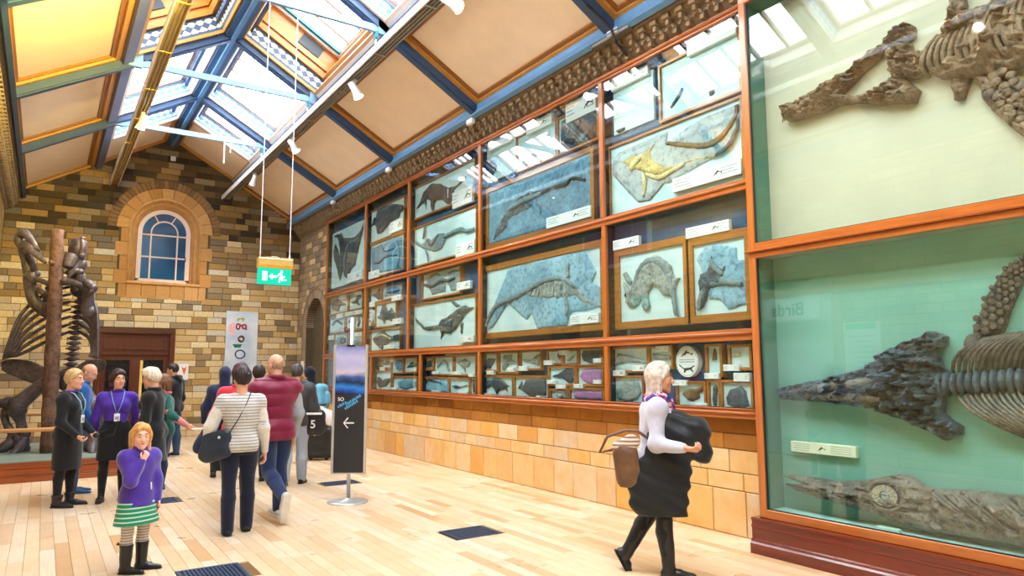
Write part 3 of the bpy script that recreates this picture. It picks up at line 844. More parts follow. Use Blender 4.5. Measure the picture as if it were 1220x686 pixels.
# ------------------------------------------------------------------ left wall and the wall behind the camera
def brickwall_mat(name):
    b = N(name)
    g = b.n('NewGeometry').outputs['Position']
    sx = b.n('SeparateXYZ'); b.ln(g, sx.inputs[0]); cx = b.n('CombineXYZ'); b.ln(b.math('ADD', sx.outputs[0], sx.outputs[1]), cx.inputs[0]); b.ln(sx.outputs[2], cx.inputs[1])
    t = b.n('TexBrick'); b.ln(cx.outputs[0], t.inputs['Vector'])
    t.inputs['Color1'].default_value = (*srgb(206, 178, 120), 1); t.inputs['Color2'].default_value = (*srgb(160, 132, 86), 1); t.inputs['Mortar'].default_value = (*srgb(96, 82, 60), 1)
    t.inputs['Scale'].default_value = 1.0; t.inputs['Brick Width'].default_value = .42; t.inputs['Row Height'].default_value = .155; t.inputs['Mortar Size'].default_value = .008
    return b.pbr(t.outputs[0], 0.85)
M['brickwall'] = brickwall_mat('plain_brickwork')
WL = structure(MB().box(XL - .35, XL, Y_BACK, 7.2, 0, 5.9).box(XL - .35, XL, 9.4, Y_END + .4, 0, 5.9).box(XL - .35, XL, 7.2, 9.4, 3.3, 5.9).build('wall_left', M['brickwall']))
WK = structure(MB().prism([(XL - .3, -.1), (XR + .3, -.1), (XR + .3, 5.6), (RIDGE_X, 7.6), (XL - .3, 5.6)], lambda u, v, w: (u, w, v), Y_BACK - .3, Y_BACK).build('wall_behind', M['brickwall']))
MB().box(XL - .30, XL - .26, 7.2, 9.4, 0, 3.3).build('arch_recess', M['white_paint'], WL)
MB().cbox(XL, XL + .04, Y_BACK, Y_END, 2.96, 3.10, .01).build('string_course', M['sand'], WL)
for s in (-1, 1): MB().cbox(XL, XL + .06, 8.3 + s * 1.2 - .1, 8.3 + s * 1.2 + .1, 0, 2.9, .01).build('arch_jamb', M['sand'], WL)
# ------------------------------------------------------------------ tie beams, lighting tracks, lamps
for y, nm in ((15.35, 'farthest'), (12.15, 'middle'), (9.02, 'nearest')):
    t = thing('tie_beam', 'pale blue steel tie beam across the roof, %s of three in view' % nm, 'beam', (RIDGE_X, y, 6.44))
    MB().prism([(0.86, 6.40), (1.15, 6.43), (3.57, 6.43), (3.86, 6.40), (3.86, 6.56), (3.6, 6.53), (1.12, 6.53), (0.86, 6.56)], lambda u, v, w: (u, w, v), y - .03, y + .03).build('beam', M['tie'], t)
    for x in (0.92, 3.80): MB().box(x - .1, x + .1, y - .05, y + .05, 6.40, 6.62).build('end_bracket', M['tie'], t)
    for x in (1.14, 3.68):
        MB().tube([(x, y - .0, 6.43), (x, y, 6.10)], 0.012, 6).build('hanger_rod', M['white_paint'], t)
        MB().box(x - .02, x + .02, y - .04, y + .04, 6.33, 6.43).build('hanger_clip', M['teal'], t)
M['gold'] = mat('gilt_metal', srgb(206, 168, 84), 0.35, metal=0.5, var=0.08)
def track(x, label, strips):
    t = thing('lighting_track', label, 'lighting track', (x, 6, 6.05))
    MB().box(x - .08, x + .08, Y_BACK + .1, Y_END, 6.095, 6.115).build('channel', M['alu'], t)
    for dx in (-.08, -.03, .02, .068):
        MB().box(x + dx, x + dx + .012, Y_BACK + .1, Y_END, 6.03, 6.095).build('channel_rib', strips, t)
    y = 1.0
    while y < Y_END:
        MB().box(x - .085, x + .085, y, y + .03, 6.022, 6.03).build('cross_strap', strips, t); y += 1.57
    side = -1 if x > RIDGE_X else 1
    MB().box(x - .096, x - .08, Y_BACK + .1, Y_END, 6.025, 6.13).build('side_flange', M['white_paint'], t)
    MB().box(x + .08, x + .092, Y_BACK + .1, Y_END, 6.03, 6.12).build('side_flange', M['alu_dark'] if side < 0 else M['white_paint'], t)
    return t
track(3.68, 'long pale metal lighting track under the right roof slope', M['track_grey'])
track(1.14, 'long gilt lighting track under the left roof slope', M['gold'])
M['bulb'] = glow('warm_bulb', (1.0, 0.82, 0.55), 30.0)
def spot_lamp(x, y, target, label, power=120, color=(1.0, 0.86, 0.66), angle=70):
    t = thing('spot_lamp', label, 'lamp', (x, y, 6.03))
    c = Vector((x, y, 5.90)); d = (Vector(target) - c).normalized()
    MB().box(x - .03, x + .03, y - .05, y + .05, 5.99, 6.03).build('track_adapter', M['white_paint'], t)
    MB().tube([(x, y, 6.0), (x, y, 5.92)], 0.018, 8).build('stem', M['white_paint'], t)
    MB().tube([c - d * .10, c - d * .095, c + d * .05, c + d * .12, c + d * .16], [.03, .055, .055, .075, .08], 14, cap=False).build('lamp_body', M['white_paint'], t, True)
    MB().tube([c + d * .055, c + d * .065], [.056, .056], 14).build('lamp_ring', M['black'], t)
    MB().ball(c + d * .125, .05, 12, 8).build('bulb', M['bulb'], t, True)
    lamp_light('spot_lamp_beam', c + d * .19, target, power, color, angle)
    return t
spot_lamp(3.70, 6.85, (5.6, 4.5, 3.5), 'white spot lamp nearest on the right track, at the top edge', 150)
spot_lamp(3.70, 9.9, (5.6, 9.0, 2.0), 'white spot lamp on the right track, second from the camera', 150)
spot_lamp(3.70, 13.1, (5.6, 12.0, 2.0), 'white spot lamp on the right track, third from the camera', 150)
spot_lamp(3.70, 16.0, (3.0, 18.9, 1.5), 'white spot lamp on the right track nearest the end wall', 150)
spot_lamp(1.16, 13.2, (0.2, 14.0, 1.5), 'white spot lamp on the gilt left track above the skeleton', 220)
spot_lamp(1.16, 3.7, (5.64, 2.4, 3.9), 'white spot lamp on the left track facing the big case', 110)
spot_lamp(1.16, 7.6, (-0.4, 10.6, 6.0), 'white spot lamp on the left track turned up at the roof panel', 1300, (1.0, 0.76, 0.16), 75)
spot_lamp(1.16, 0.6, (5.6, 2.6, 1.2), 'unseen white spot lamp added on the left track to light the big case', 200)  # lamp out of view, added for light on the lower big case
# dome camera that shows in the case glass
t = thing('dome_camera', 'white dome camera hanging from a rod below the roof', 'camera', (0.95, 7.0, 6.6))
MB().tube([(.95, 7.0, 7.0 - .45), (.95, 7.0, 6.75)], .02, 8).build('rod', M['white_paint'], t)
MB().lathe([(.02, 0), (.09, -.02), (.09, -.10), (.07, -.16), (.0, -.19)][::-1], (.95, 7.0, 6.75), 16).build('dome', M['white_paint'], t, True)
# conduit, floodlights and box on the right cornice
t = tag(MB().tube([(4.9, 5.80, 5.74), (5.18, 5.80, 5.62), (5.27, 5.79, 5.54), (5.31, 5.78, 5.40), (5.49, 5.77, 5.27)], .018, 8).build('black_cable', M['black']), 'black cable running down a rafter to the cornice', 'cable')
t = thing('junction_box', 'grey metal box with white connector on the cornice beside the black cable', 'box', (5.36, 5.75, 5.5))
MB().cbox(5.30, 5.40, 5.55, 6.2, 5.47, 5.54, .008).build('box_body', M['alu_dark'], t)
MB().cbox(5.29, 5.32, 5.72, 5.9, 5.50, 5.56, .006).build('connector', M['white_paint'], t)
for y, nm in ((15.45, 'farthest'), (12.3, 'middle'), (9.15, 'nearest')):
    t = thing('floodlight', 'small white floodlight on the cornice, %s of three' % nm, 'lamp', (5.36, y, 5.5))
    MB().cbox(5.30, 5.37, y - .09, y + .09, 5.42, 5.56, .012).build('housing', M['white_paint'], t)
    MB().box(5.36, 5.40, y - .03, y + .03, 5.44, 5.5).build('bracket', M['black'], t)
# small cords under the middle of the roof
t = tag(MB().tube([(2.9, 15.3, 6.43), (2.9, 15.3, 5.95)], .012, 6).tube([(3.02, 15.3, 6.43), (3.02, 15.3, 6.2)], .010, 6).build('pull_cord', M['white_paint']), 'short white cords hanging from the farthest tie beam', 'cord')
t = tag(MB().cbox(2.34, 2.46, Y_END - .04, Y_END + .0, 6.86, 6.98, .01).build('wall_sensor', M['white_paint']), 'small white sensor box high on the gable bricks', 'sensor')
# ------------------------------------------------------------------ hanging exit sign
ey = 9.02
t = thing('exit_sign', 'green lit exit sign hanging on cords below the tie beam', 'sign', (2.37, ey, 2.7))
ex0, ex1 = 2.165, 2.585
MB().cbox(ex0 - .005, ex1 + .012, ey - .05, ey + .05, 2.90, 3.02, .01).build('sign_housing', mat('brass_housing', srgb(222, 186, 110), 0.3, metal=.3, var=.06), t)
MB().box(ex0 - .006, ex1 + .013, ey - .052, ey + .052, 2.895, 2.93).build('housing_band', mat('ochre_band', srgb(216, 150, 28), 0.4), t)
bb = N('lit_green'); 
pz = bb.n('SeparateXYZ'); bb.ln(bb.n('NewGeometry').outputs['Position'], pz.inputs[0])
em = bb.n('Emission'); em.inputs[0].default_value = (0.02, 0.78, 0.50, 1); em.inputs[1].default_value = 0.62; bb.ln(em.outputs[0], bb.out.inputs[0])
M['lit_white'] = glow('lit_white', (0.85, 1.0, 0.93), 1.2)
pn = MB().box(ex0, ex1, ey - .008, ey + .008, 2.685, 2.90).build('sign_panel', bb.m, t)
def mark(b, poly): b.prism(poly, lambda u, v, w: (ex0 + u, w, 2.685 + v), ey - .0105, ey - .008)
b = MB()
mark(b, [(.06, .05), (.12, .05), (.12, .165), (.06, .165)])
mark(b, [(.14, .105), (.185, .145), (.185, .12), (.235, .12), (.235, .09), (.185, .09), (.185, .065)])
mark(b, [(.265, .15), (.30, .15), (.32, .11), (.34, .12), (.345, .105), (.318, .085), (.30, .10), (.315, .07), (.36, .08), (.365, .065), (.305, .05), (.285, .075), (.28, .03), (.262, .03), (.27, .09), (.285, .125), (.262, .125), (.25, .10), (.238, .105)])
mark(b, [(.30 + .017 * math.cos(a * PI / 5), .172 + .017 * math.sin(a * PI / 5)) for a in range(10)])
b.build('running_man_mark', M['lit_white'], pn)
MB().tube([(2.32, ey, 3.02), (2.34, ey, 3.045), (2.40, ey, 3.045), (2.43, ey, 3.02)], .006, 6).build('handle', M['white_paint'], t)
for x in (2.19, 2.56): MB().tube([(x, ey, 3.02), (x, ey, 6.43)], .006, 6).build('cord', M['white_paint'], t)
MB().tube([(2.56, ey, 3.02), (2.56, ey, 3.09)], [.016, .006], 8).build('cord_grip', M['white_paint'], t)
# ------------------------------------------------------------------ banner, notices
def flat_text(body, size, mat_, name, parent, loc, rot, extrude=0.002, shear=0.0, align='LEFT', font_scale=(1, 1)):
    cu = bpy.data.curves.new(name, 'FONT'); cu.body = body; cu.size = size; cu.extrude = extrude; cu.shear = shear; cu.align_x = align
    cu.offset = size * 0.012
    ob = bpy.data.objects.new(name, cu)
    COL.objects.link(ob)
    dg = bpy.context.evaluated_depsgraph_get()
    me = bpy.data.meshes.new_from_object(ob.evaluated_get(dg))
    bpy.data.objects.remove(ob)
    me.materials.clear(); me.materials.append(mat_)
    R = Matrix.Translation(loc) @ rot @ Matrix.Diagonal((*font_scale, 1, 1))
    me.transform(R)
    o = link(name, me, parent); return o
FACE_Y = Matrix.Rotation(PI / 2, 4, 'X')                      # text facing -y, reading along +x
FACE_X = Matrix.Rotation(-PI / 2, 4, 'Z') @ Matrix.Rotation(PI / 2, 4, 'X')   # facing -x, reading along -y
by = Y_END - 0.03
t = thing('banner', 'tall pale blue banner with bright letters set on their side, on the end wall', 'banner', (4.22, by, 1.2))
bb = N('banner_print')
col = bb.ramp(bb.noise(2.2, 3), [(0.35, srgb(176, 200, 224)), (0.65, srgb(216, 224, 236))])
MB().cbox(3.83, 4.62, by - .012, by + .012, 0.9, 3.13, .004).build('banner_sheet', bb.pbr(col, 0.6), t)
yl = by - .0125
def letter(ch, z, x, c, size=.34, sx=1.0):
    m_ = mat('banner_letter', srgb(*c), 0.6, var=0.05)
    flat_text(ch, size, m_, 'printed_letter', t, (x, yl, z), FACE_Y @ Matrix.Rotation(-PI / 2, 4, 'Z'))
letter('t', 2.98, 4.10, (150, 160, 40)); letter('g', 2.82, 4.16, (150, 30, 40), .40); letter('o', 2.52, 4.14, (200, 50, 50)); letter('o', 2.50, 4.135, (30, 110, 70), .33)
MB().prism([(4.0, 2.28), (4.24, 2.28), (4.20, 2.20), (4.06, 2.19)], lambda u, v, w: (u, w, v), yl - .002, yl).build('printed_letter', mat('banner_green', srgb(20, 110, 80), .6), t)
MB().add(*(lambda n=24: ([(4.2 + r * math.cos(2 * PI * i / n), yl - .001, 2.02 + r * .9 * math.sin(2 * PI * i / n)) for r in (.10, .135) for i in range(n)], [(i, (i + 1) % n, n + (i + 1) % n, n + i) for i in range(n)]))()).build('printed_letter', mat('banner_navy', srgb(40, 40, 90), .6), t)
MB().prism([(4.17 + .17 * math.cos(a * PI / 12), 2.67 + .17 * math.sin(a * PI / 12)) for a in range(24)][6:19], lambda u, v, w: (u - .12, w, v), yl - .001, yl).build('pink_bubble', mat('banner_pink', srgb(232, 190, 200), .6), t)
t = thing('wall_notice', 'white notice with an orange motif beside the end door', 'notice', (2.86, Y_END - .02, 1.6))
MB().box(2.75, 2.99, Y_END - .035, Y_END - .02, 1.38, 1.78).build('notice_sheet', M['white'], t)
MB().prism([(2.84, 1.70), (2.90, 1.66), (2.95, 1.72), (2.93, 1.60), (2.90, 1.50), (2.87, 1.58)], lambda u, v, w: (u, w, v), Y_END - .037, Y_END - .035).build('orange_motif', mat('orange_print', srgb(226, 96, 50), .6), t)
t = tag(MB().box(XR - .03, XR - .012, 18.30, 18.50, 1.45, 1.85).build('paper_notice', M['white']), 'small white paper notice on the right wall beside the arch', 'notice')
# the wall opposite the cases, seen in their glass
t = thing('subject_sign', 'white sign lettered Birds on the left wall by the arch', 'sign', (XL + .06, 8.1, 2.8))
MB().box(XL + .04, XL + .06, 7.4, 9.1, 2.50, 2.92).build('sign_board', M['white'], t)
FACE_PX = Matrix.Rotation(PI / 2, 4, 'Z') @ Matrix.Rotation(PI / 2, 4, 'X')
flat_text('Birds', .34, M['ink'], 'lettering', t, (XL + .062, 7.72, 2.6), FACE_PX)
t = thing('text_panel', 'tall white text panel with a green heading on the left wall', 'panel', (XL + .04, 6.75, 1.6))
MB().box(XL + .012, XL + .03, 6.35, 7.0, 1.25, 2.40).build('panel_board', M['white'], t)
MB().box(XL + .03, XL + .034, 6.42, 6.95, 2.28, 2.38).build('green_heading', mat('green_print', srgb(90, 190, 110), .6), t)
b = MB()
for k in range(9): b.box(XL + .03, XL + .032, 6.45, 6.45 + .42 - (k % 3) * .08, 2.15 - k * .09, 2.165 - k * .09)
b.build('printed_lines', M['ink_grey'], t)
t = thing('hanging_picture', 'pale framed purple picture high on the left wall', 'picture', (XL + .03, 13, 4.6))
MB().cbox(XL, XL + .05, 12.0, 14.6, 4.2, 6.0 - .7, .01).build('picture_frame', M['white_paint'], t)
MB().box(XL + .05, XL + .055, 12.1, 14.5, 4.3, 5.2).build('picture_sheet', mat('purple_print', srgb(150, 96, 130), .6, var=.3, scale=2), t)
# ------------------------------------------------------------------ floor vents
M['vent_blue'] = mat('vent_iron', srgb(62, 76, 104), 0.45, metal=0.4, var=0.15)
for (a, b_, c, d), nm in zip(VENTS, ('beside the girl, at the bottom edge', 'in the open floor left of the woman with the coat', 'behind the arrow sign', 'behind the girl, by the staff')):
    t = thing('floor_vent', 'dark blue iron floor grille ' + nm, 'vent', ((a + b_) / 2, (c + d) / 2, 0))
    MB().box(a, b_, c, d, -.012, -.009).build('vent_tray', M['black'], t)
    f = MB(); w = .03
    f.cbox(a, b_, c, c + w, -.01, .003, .002).cbox(a, b_, d - w, d, -.01, .003, .002).cbox(a, a + w, c + w, d - w, -.01, .003, .002).cbox(b_ - w, b_, c + w, d - w, -.01, .003, .002)
    f.build('vent_rim', M['vent_blue'], t)
    for k in range(1, 14):
        xx = a + w + (b_ - a - 2 * w) * k / 14
        MB().box(xx - .007, xx + .007, c + w, d - w, -.008, .001).build('slat', M['vent_blue'], t)
    for k in range(1, 12):
        yy = c + w + (d - c - 2 * w) * k / 12
        MB().box(a + w, b_ - w, yy - .005, yy + .005, -.008, .000).build('cross_bar', M['vent_blue'], t)
# ------------------------------------------------------------------ measured exhibits, (y, z) in metres on the wall
EXHIBITS = [
dict(d='pale panel with dark V shaped fossil slab in the far top bay',b=(14.32,16.444,3.564,4.911),f=0,p=[([(16.322,4.808),(16.249,4.856),(15.786,4.835),(15.687,4.706),(15.245,4.635),(14.907,4.596),(14.549,4.69),(14.423,4.835),(14.428,4.655),(14.647,4.326),(14.866,3.929),(15.071,3.893),(15.31,3.673),(15.533,3.76),(15.633,3.93),(15.792,3.662),(15.997,3.975),(16.249,4.235),(16.315,4.475),(16.186,4.637),(16.017,4.497),(15.816,4.242),(15.906,4.611),(16.055,4.765)],'slate',0.04)],l=[([(15.495,3.851),(15.475,4.196),(15.235,4.476),(14.739,4.523),(14.508,4.668)],0.035,'slate2')],k=[(14.351,15.232,3.574,3.782,1)]),
dict(d='pale panel with dark shield shaped fossil and pointed snout in the second top bay',b=(12.291,14.153,4.312,4.981),f=1,p=[([(14.119,4.632),(13.794,4.84),(13.684,4.819),(13.62,4.982),(13.268,4.998),(12.861,4.945),(12.346,4.827),(12.342,4.705),(12.497,4.68),(12.526,4.604),(12.913,4.579),(13.178,4.5),(13.382,4.435),(13.594,4.442),(13.713,4.664),(13.933,4.674)],'slate',0.05)],l=[],k=[(12.292,12.899,4.326,4.557,1)]),
dict(d='blue slab with curved dark rib bone below the shield shaped fossil',b=(12.29,13.985,3.557,4.242),f=1,p=[([(13.967,4.181),(13.371,4.192),(12.833,4.248),(12.386,4.203),(12.351,3.573),(12.938,3.59),(13.413,3.605),(13.843,3.642)],'blue',0.03)],l=[([(13.708,3.841),(13.424,3.832),(13.084,3.899),(12.561,3.853)],0.03,'slate'),([(12.833,4.248),(12.569,4.07),(12.436,3.863),(12.552,3.611)],0.03,'slate2'),([(13.371,4.192),(13.157,4.02),(12.694,4.008)],0.02,'slate')],k=[(13.444,14.143,3.519,3.677,1)]),
dict(d='pale panel with round backed brown fossil with tail raised to the right',b=(9.606,11.922,4.443,5.022),f=1,p=[([(11.776,4.625),(11.562,4.747),(11.424,4.897),(11.15,4.981),(10.816,4.905),(10.496,4.755),(10.191,4.733),(9.888,4.817),(9.853,4.785),(10.131,4.713),(10.31,4.669),(10.309,4.548),(10.429,4.416),(10.554,4.477),(10.682,4.58),(10.941,4.619),(11.02,4.572),(11.037,4.433),(11.125,4.466),(11.177,4.667),(11.35,4.719),(11.36,4.544),(11.419,4.685),(11.546,4.671),(11.645,4.626)],'brownslate',0.05)],l=[],k=[(9.627,10.291,4.33,4.605,1)]),
dict(d='pale panel with slender grey long tailed skeleton shaped like an S',b=(9.546,12.003,3.536,4.235),f=1,p=[([(11.996,4.034),(11.47,3.92),(11.263,3.984),(11.127,3.93),(10.864,4.012),(10.64,3.975),(10.575,3.843),(10.73,3.715),(10.988,3.692),(11.258,3.762),(11.467,3.824),(11.756,3.932)],'slate2',0.04)],l=[([(10.638,3.899),(10.3,3.934),(10.006,3.937),(9.835,3.876),(9.586,3.874)],0.04,'slate2'),([(11.416,3.992),(11.37,4.129),(11.353,4.26)],0.035,'slate2'),([(11.327,3.772),(11.242,3.665),(11.198,3.527)],0.03,'slate2'),([(11.263,3.952),(11.091,3.831),(10.831,3.976)],0.03,'slate')],k=[(9.546,10.167,3.471,3.691,1)]),
dict(d='pale panel with small oval fossil at the top left of the third bay',b=(8.384,9.443,4.55,5.147),f=0,p=[([(9.36,4.832),(9.27,4.93),(9.093,4.909),(8.942,4.799),(8.963,4.663),(9.136,4.605),(9.314,4.7)],'slate',0.04)],l=[],k=[(8.467,9.115,5.02,5.178,0)]),
dict(d='pale panel with faint flat fossil beside the small oval one',b=(7.412,8.349,4.532,5.032),f=1,p=[([(8.237,4.643),(8.048,4.683),(7.866,4.721),(7.795,4.659),(7.976,4.609),(8.162,4.535)],'slate2',0.03)],l=[],k=[(7.461,8.073,4.99,5.176,1)]),
dict(d='dark grey slab with cracked bones at the top right of the third bay',b=(6.534,7.344,4.526,5.007),f=1,p=[([(7.279,4.956),(7.149,5.039),(6.531,4.98),(6.537,4.536),(7.159,4.531),(7.318,4.656)],'slate',0.035)],l=[([(7.215,4.916),(7.09,4.796),(7.155,4.733),(6.969,4.64)],0.03,'slate2'),([(6.842,4.842),(6.92,4.766),(6.968,4.68)],0.03,'black'),([(6.669,4.671),(6.788,4.608),(6.849,4.566)],0.04,'slate2'),([(7.188,4.661),(7.001,4.588)],0.03,'black')],k=[(6.53,7.146,4.886,5.172,1)]),
dict(d='large blue slab with long nosed skeleton sloping down to the left',b=(6.663,9.158,3.54,4.374),f=2,p=[([(9.158,4.374),(6.642,4.341),(6.663,3.54),(9.157,3.54)],'blue',0.02),([(9.028,3.59),(8.964,3.718),(8.817,3.853),(8.553,4.03),(8.317,4.138),(7.981,4.17),(7.697,4.101),(7.427,4.093),(7.427,4.056),(7.733,4.025),(8.056,3.991),(7.84,3.952),(7.984,3.895),(8.358,3.858),(8.554,3.828),(8.634,3.707),(8.964,3.568)],'slate',0.05)],l=[([(7.733,4.056),(7.427,4.073),(7.168,4.059),(7.042,4.112),(6.773,4.024)],0.035,'black'),([(8.553,3.985),(8.242,4.034),(7.733,4.056)],0.05,'slate2'),([(8.318,4.115),(8.205,3.96)],0.02,'slate2'),([(8.166,4.127),(8.056,3.996)],0.02,'slate2'),([(8.017,4.15),(7.91,4.019)],0.02,'slate2'),([(7.875,3.959),(7.771,3.853),(7.754,3.787)],0.03,'slate2')],k=[(6.663,7.601,3.525,3.675,1)]),
dict(d='pale panel with a tiny dark fossil at the top left of the nearest bay',b=(5.56,6.245,4.471,5.073),f=0,p=[([(6.209,4.519),(6.123,4.524),(6.038,4.519),(6.054,4.483),(6.153,4.472)],'slate',0.03)],l=[],k=[(5.596,6.231,5.017,5.15,1)]),
dict(d='pale panel with a thin curved bone at the top right of the nearest bay',b=(4.349,5.426,4.412,5.035),f=1,p=[],l=[([(5.299,4.52),(5.212,4.584),(5.139,4.651),(5.126,4.692)],0.03,'slate'),([(4.744,4.497),(4.68,4.502)],0.04,'slate')],k=[(4.341,4.997,4.992,5.175,1)]),
dict(d='grey slab with golden fish lizard skeleton and whip like tail',b=(4.352,6.305,3.475,4.311),f=1,p=[([(6.275,4.174),(6.141,4.232),(5.791,4.25),(5.352,4.266),(5.371,4.133),(5.003,4.236),(4.749,4.259),(4.35,4.268),(4.353,4.001),(4.531,3.84),(4.674,3.801),(5.237,3.698),(5.293,3.669),(5.431,3.68),(5.637,3.533),(5.847,3.543),(6.09,3.785),(6.281,3.99)],'greyslab',0.025),([(5.003,4.225),(4.803,4.175),(4.619,3.962),(4.531,3.837),(4.674,3.801),(4.765,3.924)],'blue',0.03),([(6.209,4.146),(6.048,4.093),(5.888,4.142),(5.767,4.066),(5.705,4.115),(5.453,4.214),(5.603,4.077),(5.591,3.998),(5.368,3.856),(5.125,3.836),(4.968,3.857),(4.673,3.81),(4.675,3.781),(4.97,3.817),(5.179,3.809),(5.344,3.765),(5.541,3.77),(5.685,3.836),(5.773,3.901),(5.895,3.942),(6.049,4.059)],'gold',0.06)],l=[([(5.357,4.125),(5.013,4.002),(4.764,3.94),(4.57,3.988),(4.425,4.119),(4.347,4.248)],0.035,'brown'),([(4.674,3.801),(4.483,3.876),(4.348,4.095)],0.03,'slate'),([(5.73,3.858),(5.705,3.721),(5.73,3.595)],0.035,'bone'),([(5.685,3.847),(5.485,3.756),(5.288,3.783),(5.099,3.82)],0.035,'bone'),([(5.941,3.953),(5.814,4.044),(5.707,4.072)],0.05,'bone')],k=[(4.354,5.265,3.528,3.684,1)]),
dict(d='dark leaf shaped fossil on a pale panel in the far middle bay',b=(15.248,16.509,2.944,3.304),f=1,p=[([(16.402,3.21),(15.925,3.282),(15.647,3.19),(15.378,3.127),(15.391,3.088),(15.756,3.103),(15.824,2.972),(16.309,3.062)],'slate',0.04)],l=[],k=[(15.275,15.735,3.236,3.347,1)]),
dict(d='dark cross shaped fossil on a pale panel in the far middle bay',b=(14.367,15.153,2.957,3.281),f=1,p=[([(15.123,3.146),(14.802,3.146),(14.669,3.238),(14.43,3.229),(14.46,3.168),(14.662,3.121),(14.485,3.017),(14.587,3.012),(14.763,3.078),(14.939,3.079)],'slate',0.04)],l=[],k=[(14.391,14.743,3.246,3.322,1)]),
dict(d='dark arched fossil on a pale panel in the far middle bay',b=(15.409,16.471,2.489,2.834),f=1,p=[([(16.319,2.671),(16.164,2.76),(15.927,2.787),(15.729,2.734),(15.556,2.657),(15.607,2.633),(15.803,2.684),(16.002,2.737),(16.195,2.651)],'slate',0.04)],l=[],k=[(15.469,15.897,2.81,2.908,0)]),
dict(d='small dark bone behind the sign rod in the far middle bay',b=(14.835,15.297,2.544,2.801),f=1,p=[([(15.202,2.69),(15.026,2.771),(14.904,2.75),(14.949,2.675),(15.127,2.659)],'slate',0.04)],l=[],k=[(14.866,15.327,2.821,2.91,0)]),
dict(d='pair of small dark bones on a narrow panel in the far middle bay',b=(14.342,14.745,2.519,2.779),f=1,p=[([(14.673,2.736),(14.538,2.766),(14.465,2.672),(14.559,2.55),(14.627,2.541),(14.579,2.653)],'slate',0.04)],l=[],k=[(14.359,14.788,2.817,2.911,0)]),
dict(d='pale rounded fossil at the bottom of the panels in the far middle bay',b=(15.24,16.035,2.171,2.436),f=1,p=[([(16.007,2.271),(15.858,2.374),(15.552,2.389),(15.324,2.326),(15.354,2.222),(15.845,2.198)],'slate2',0.04)],l=[],k=[(16.067,16.489,2.328,2.428,1)]),
dict(d='broad grey fossil lowest and rightmost in the far middle bay',b=(14.321,14.965,2.15,2.377),f=1,p=[([(14.921,2.233),(14.749,2.278),(14.407,2.253),(14.337,2.188),(14.672,2.161)],'slate2',0.04)],l=[],k=[(14.338,14.757,2.338,2.42,1)]),
dict(d='dark arrowhead fossil on a pale panel in the second middle bay',b=(13.302,13.974,3.019,3.3),f=1,p=[([(13.904,3.181),(13.624,3.205),(13.416,3.306),(13.381,3.182),(13.345,3.059),(13.495,3.048),(13.682,3.125)],'slate',0.04)],l=[],k=[(13.641,14.069,2.919,3.027,0)]),
dict(d='blue slab fossil at the upper right in the second middle bay',b=(12.329,13.266,3.034,3.267),f=1,p=[([(13.231,3.144),(13.031,3.244),(12.693,3.245),(12.339,3.164),(12.362,3.064),(13.198,3.082)],'blue',0.03)],l=[([(13.027,3.149),(12.689,3.141),(12.418,3.149)],0.03,'slate')],k=[(12.316,12.753,2.952,3.059,1)]),
dict(d='dark twin humped fossil on a pale panel in the second middle bay',b=(12.609,13.599,2.488,2.947),f=1,p=[([(13.569,2.691),(13.419,2.717),(13.334,2.819),(13.279,2.922),(13.104,2.932),(13.011,2.772),(12.816,2.839),(12.674,2.748),(12.624,2.585),(12.832,2.551),(12.919,2.603),(13.119,2.603),(13.144,2.522),(13.203,2.537),(13.224,2.61),(13.415,2.645)],'slate',0.05)],l=[],k=[(12.279,12.69,2.496,2.6,1)]),
dict(d='dark ray shaped fossil on a pale framed panel in the second middle bay',b=(12.403,13.832,2.007,2.402),f=1,p=[([(13.75,2.265),(13.461,2.349),(13.169,2.418),(12.992,2.316),(12.765,2.272),(12.467,2.305),(12.446,2.169),(12.761,2.158),(12.983,2.119),(13.267,2.011),(13.696,2.178)],'slate',0.05)],l=[([(13.518,2.28),(13.222,2.315),(12.763,2.203)],0.025,'bone')],k=[(12.559,13.097,2.02,2.095,1)]),
dict(d='two grey slabs joined by a curving backbone at the top in the third middle bay',b=(10.065,11.442,2.889,3.317),f=1,p=[([(11.304,3.215),(11.146,3.295),(10.887,3.313),(10.66,3.192),(10.683,3.1),(10.584,3.066),(10.582,2.949),(11.086,2.937),(11.194,3.081),(11.274,3.113)],'slate2',0.03),([(10.49,3.266),(10.3,3.29),(10.078,3.263),(10.075,2.935),(10.39,2.943),(10.463,3.077)],'slate2',0.03)],l=[([(11.383,3.149),(11.037,3.089),(10.684,3.148),(10.44,3.121),(10.205,3.141)],0.035,'slate')],k=[(9.673,10.121,2.911,3.041,1)]),
dict(d='big dark swimming reptile fossil pointing up to the right in the third middle bay',b=(9.554,11.934,2.003,2.785),f=1,p=[([(11.814,2.613),(11.557,2.472),(11.337,2.374),(10.819,2.382),(10.721,2.47),(10.479,2.501),(10.198,2.596),(9.973,2.646),(9.884,2.661),(9.796,2.621),(9.582,2.594),(9.883,2.507),(10.015,2.404),(10.24,2.26),(10.426,2.201),(10.619,2.232),(10.667,2.188),(10.739,2.087),(10.717,2.237),(10.768,2.309),(11.176,2.301),(11.39,2.336),(11.668,2.479)],'slate',0.055),([(10.387,2.747),(10.27,2.749),(10.063,2.664),(10.176,2.635)],'slate',0.04),([(10.05,2.362),(9.961,2.375),(9.986,2.182),(10.039,2.195)],'slate',0.04)],l=[([(10.669,2.327),(10.382,2.426),(10.016,2.493)],0.03,'slate2')],k=[(9.567,10.003,2.044,2.149,1)]),
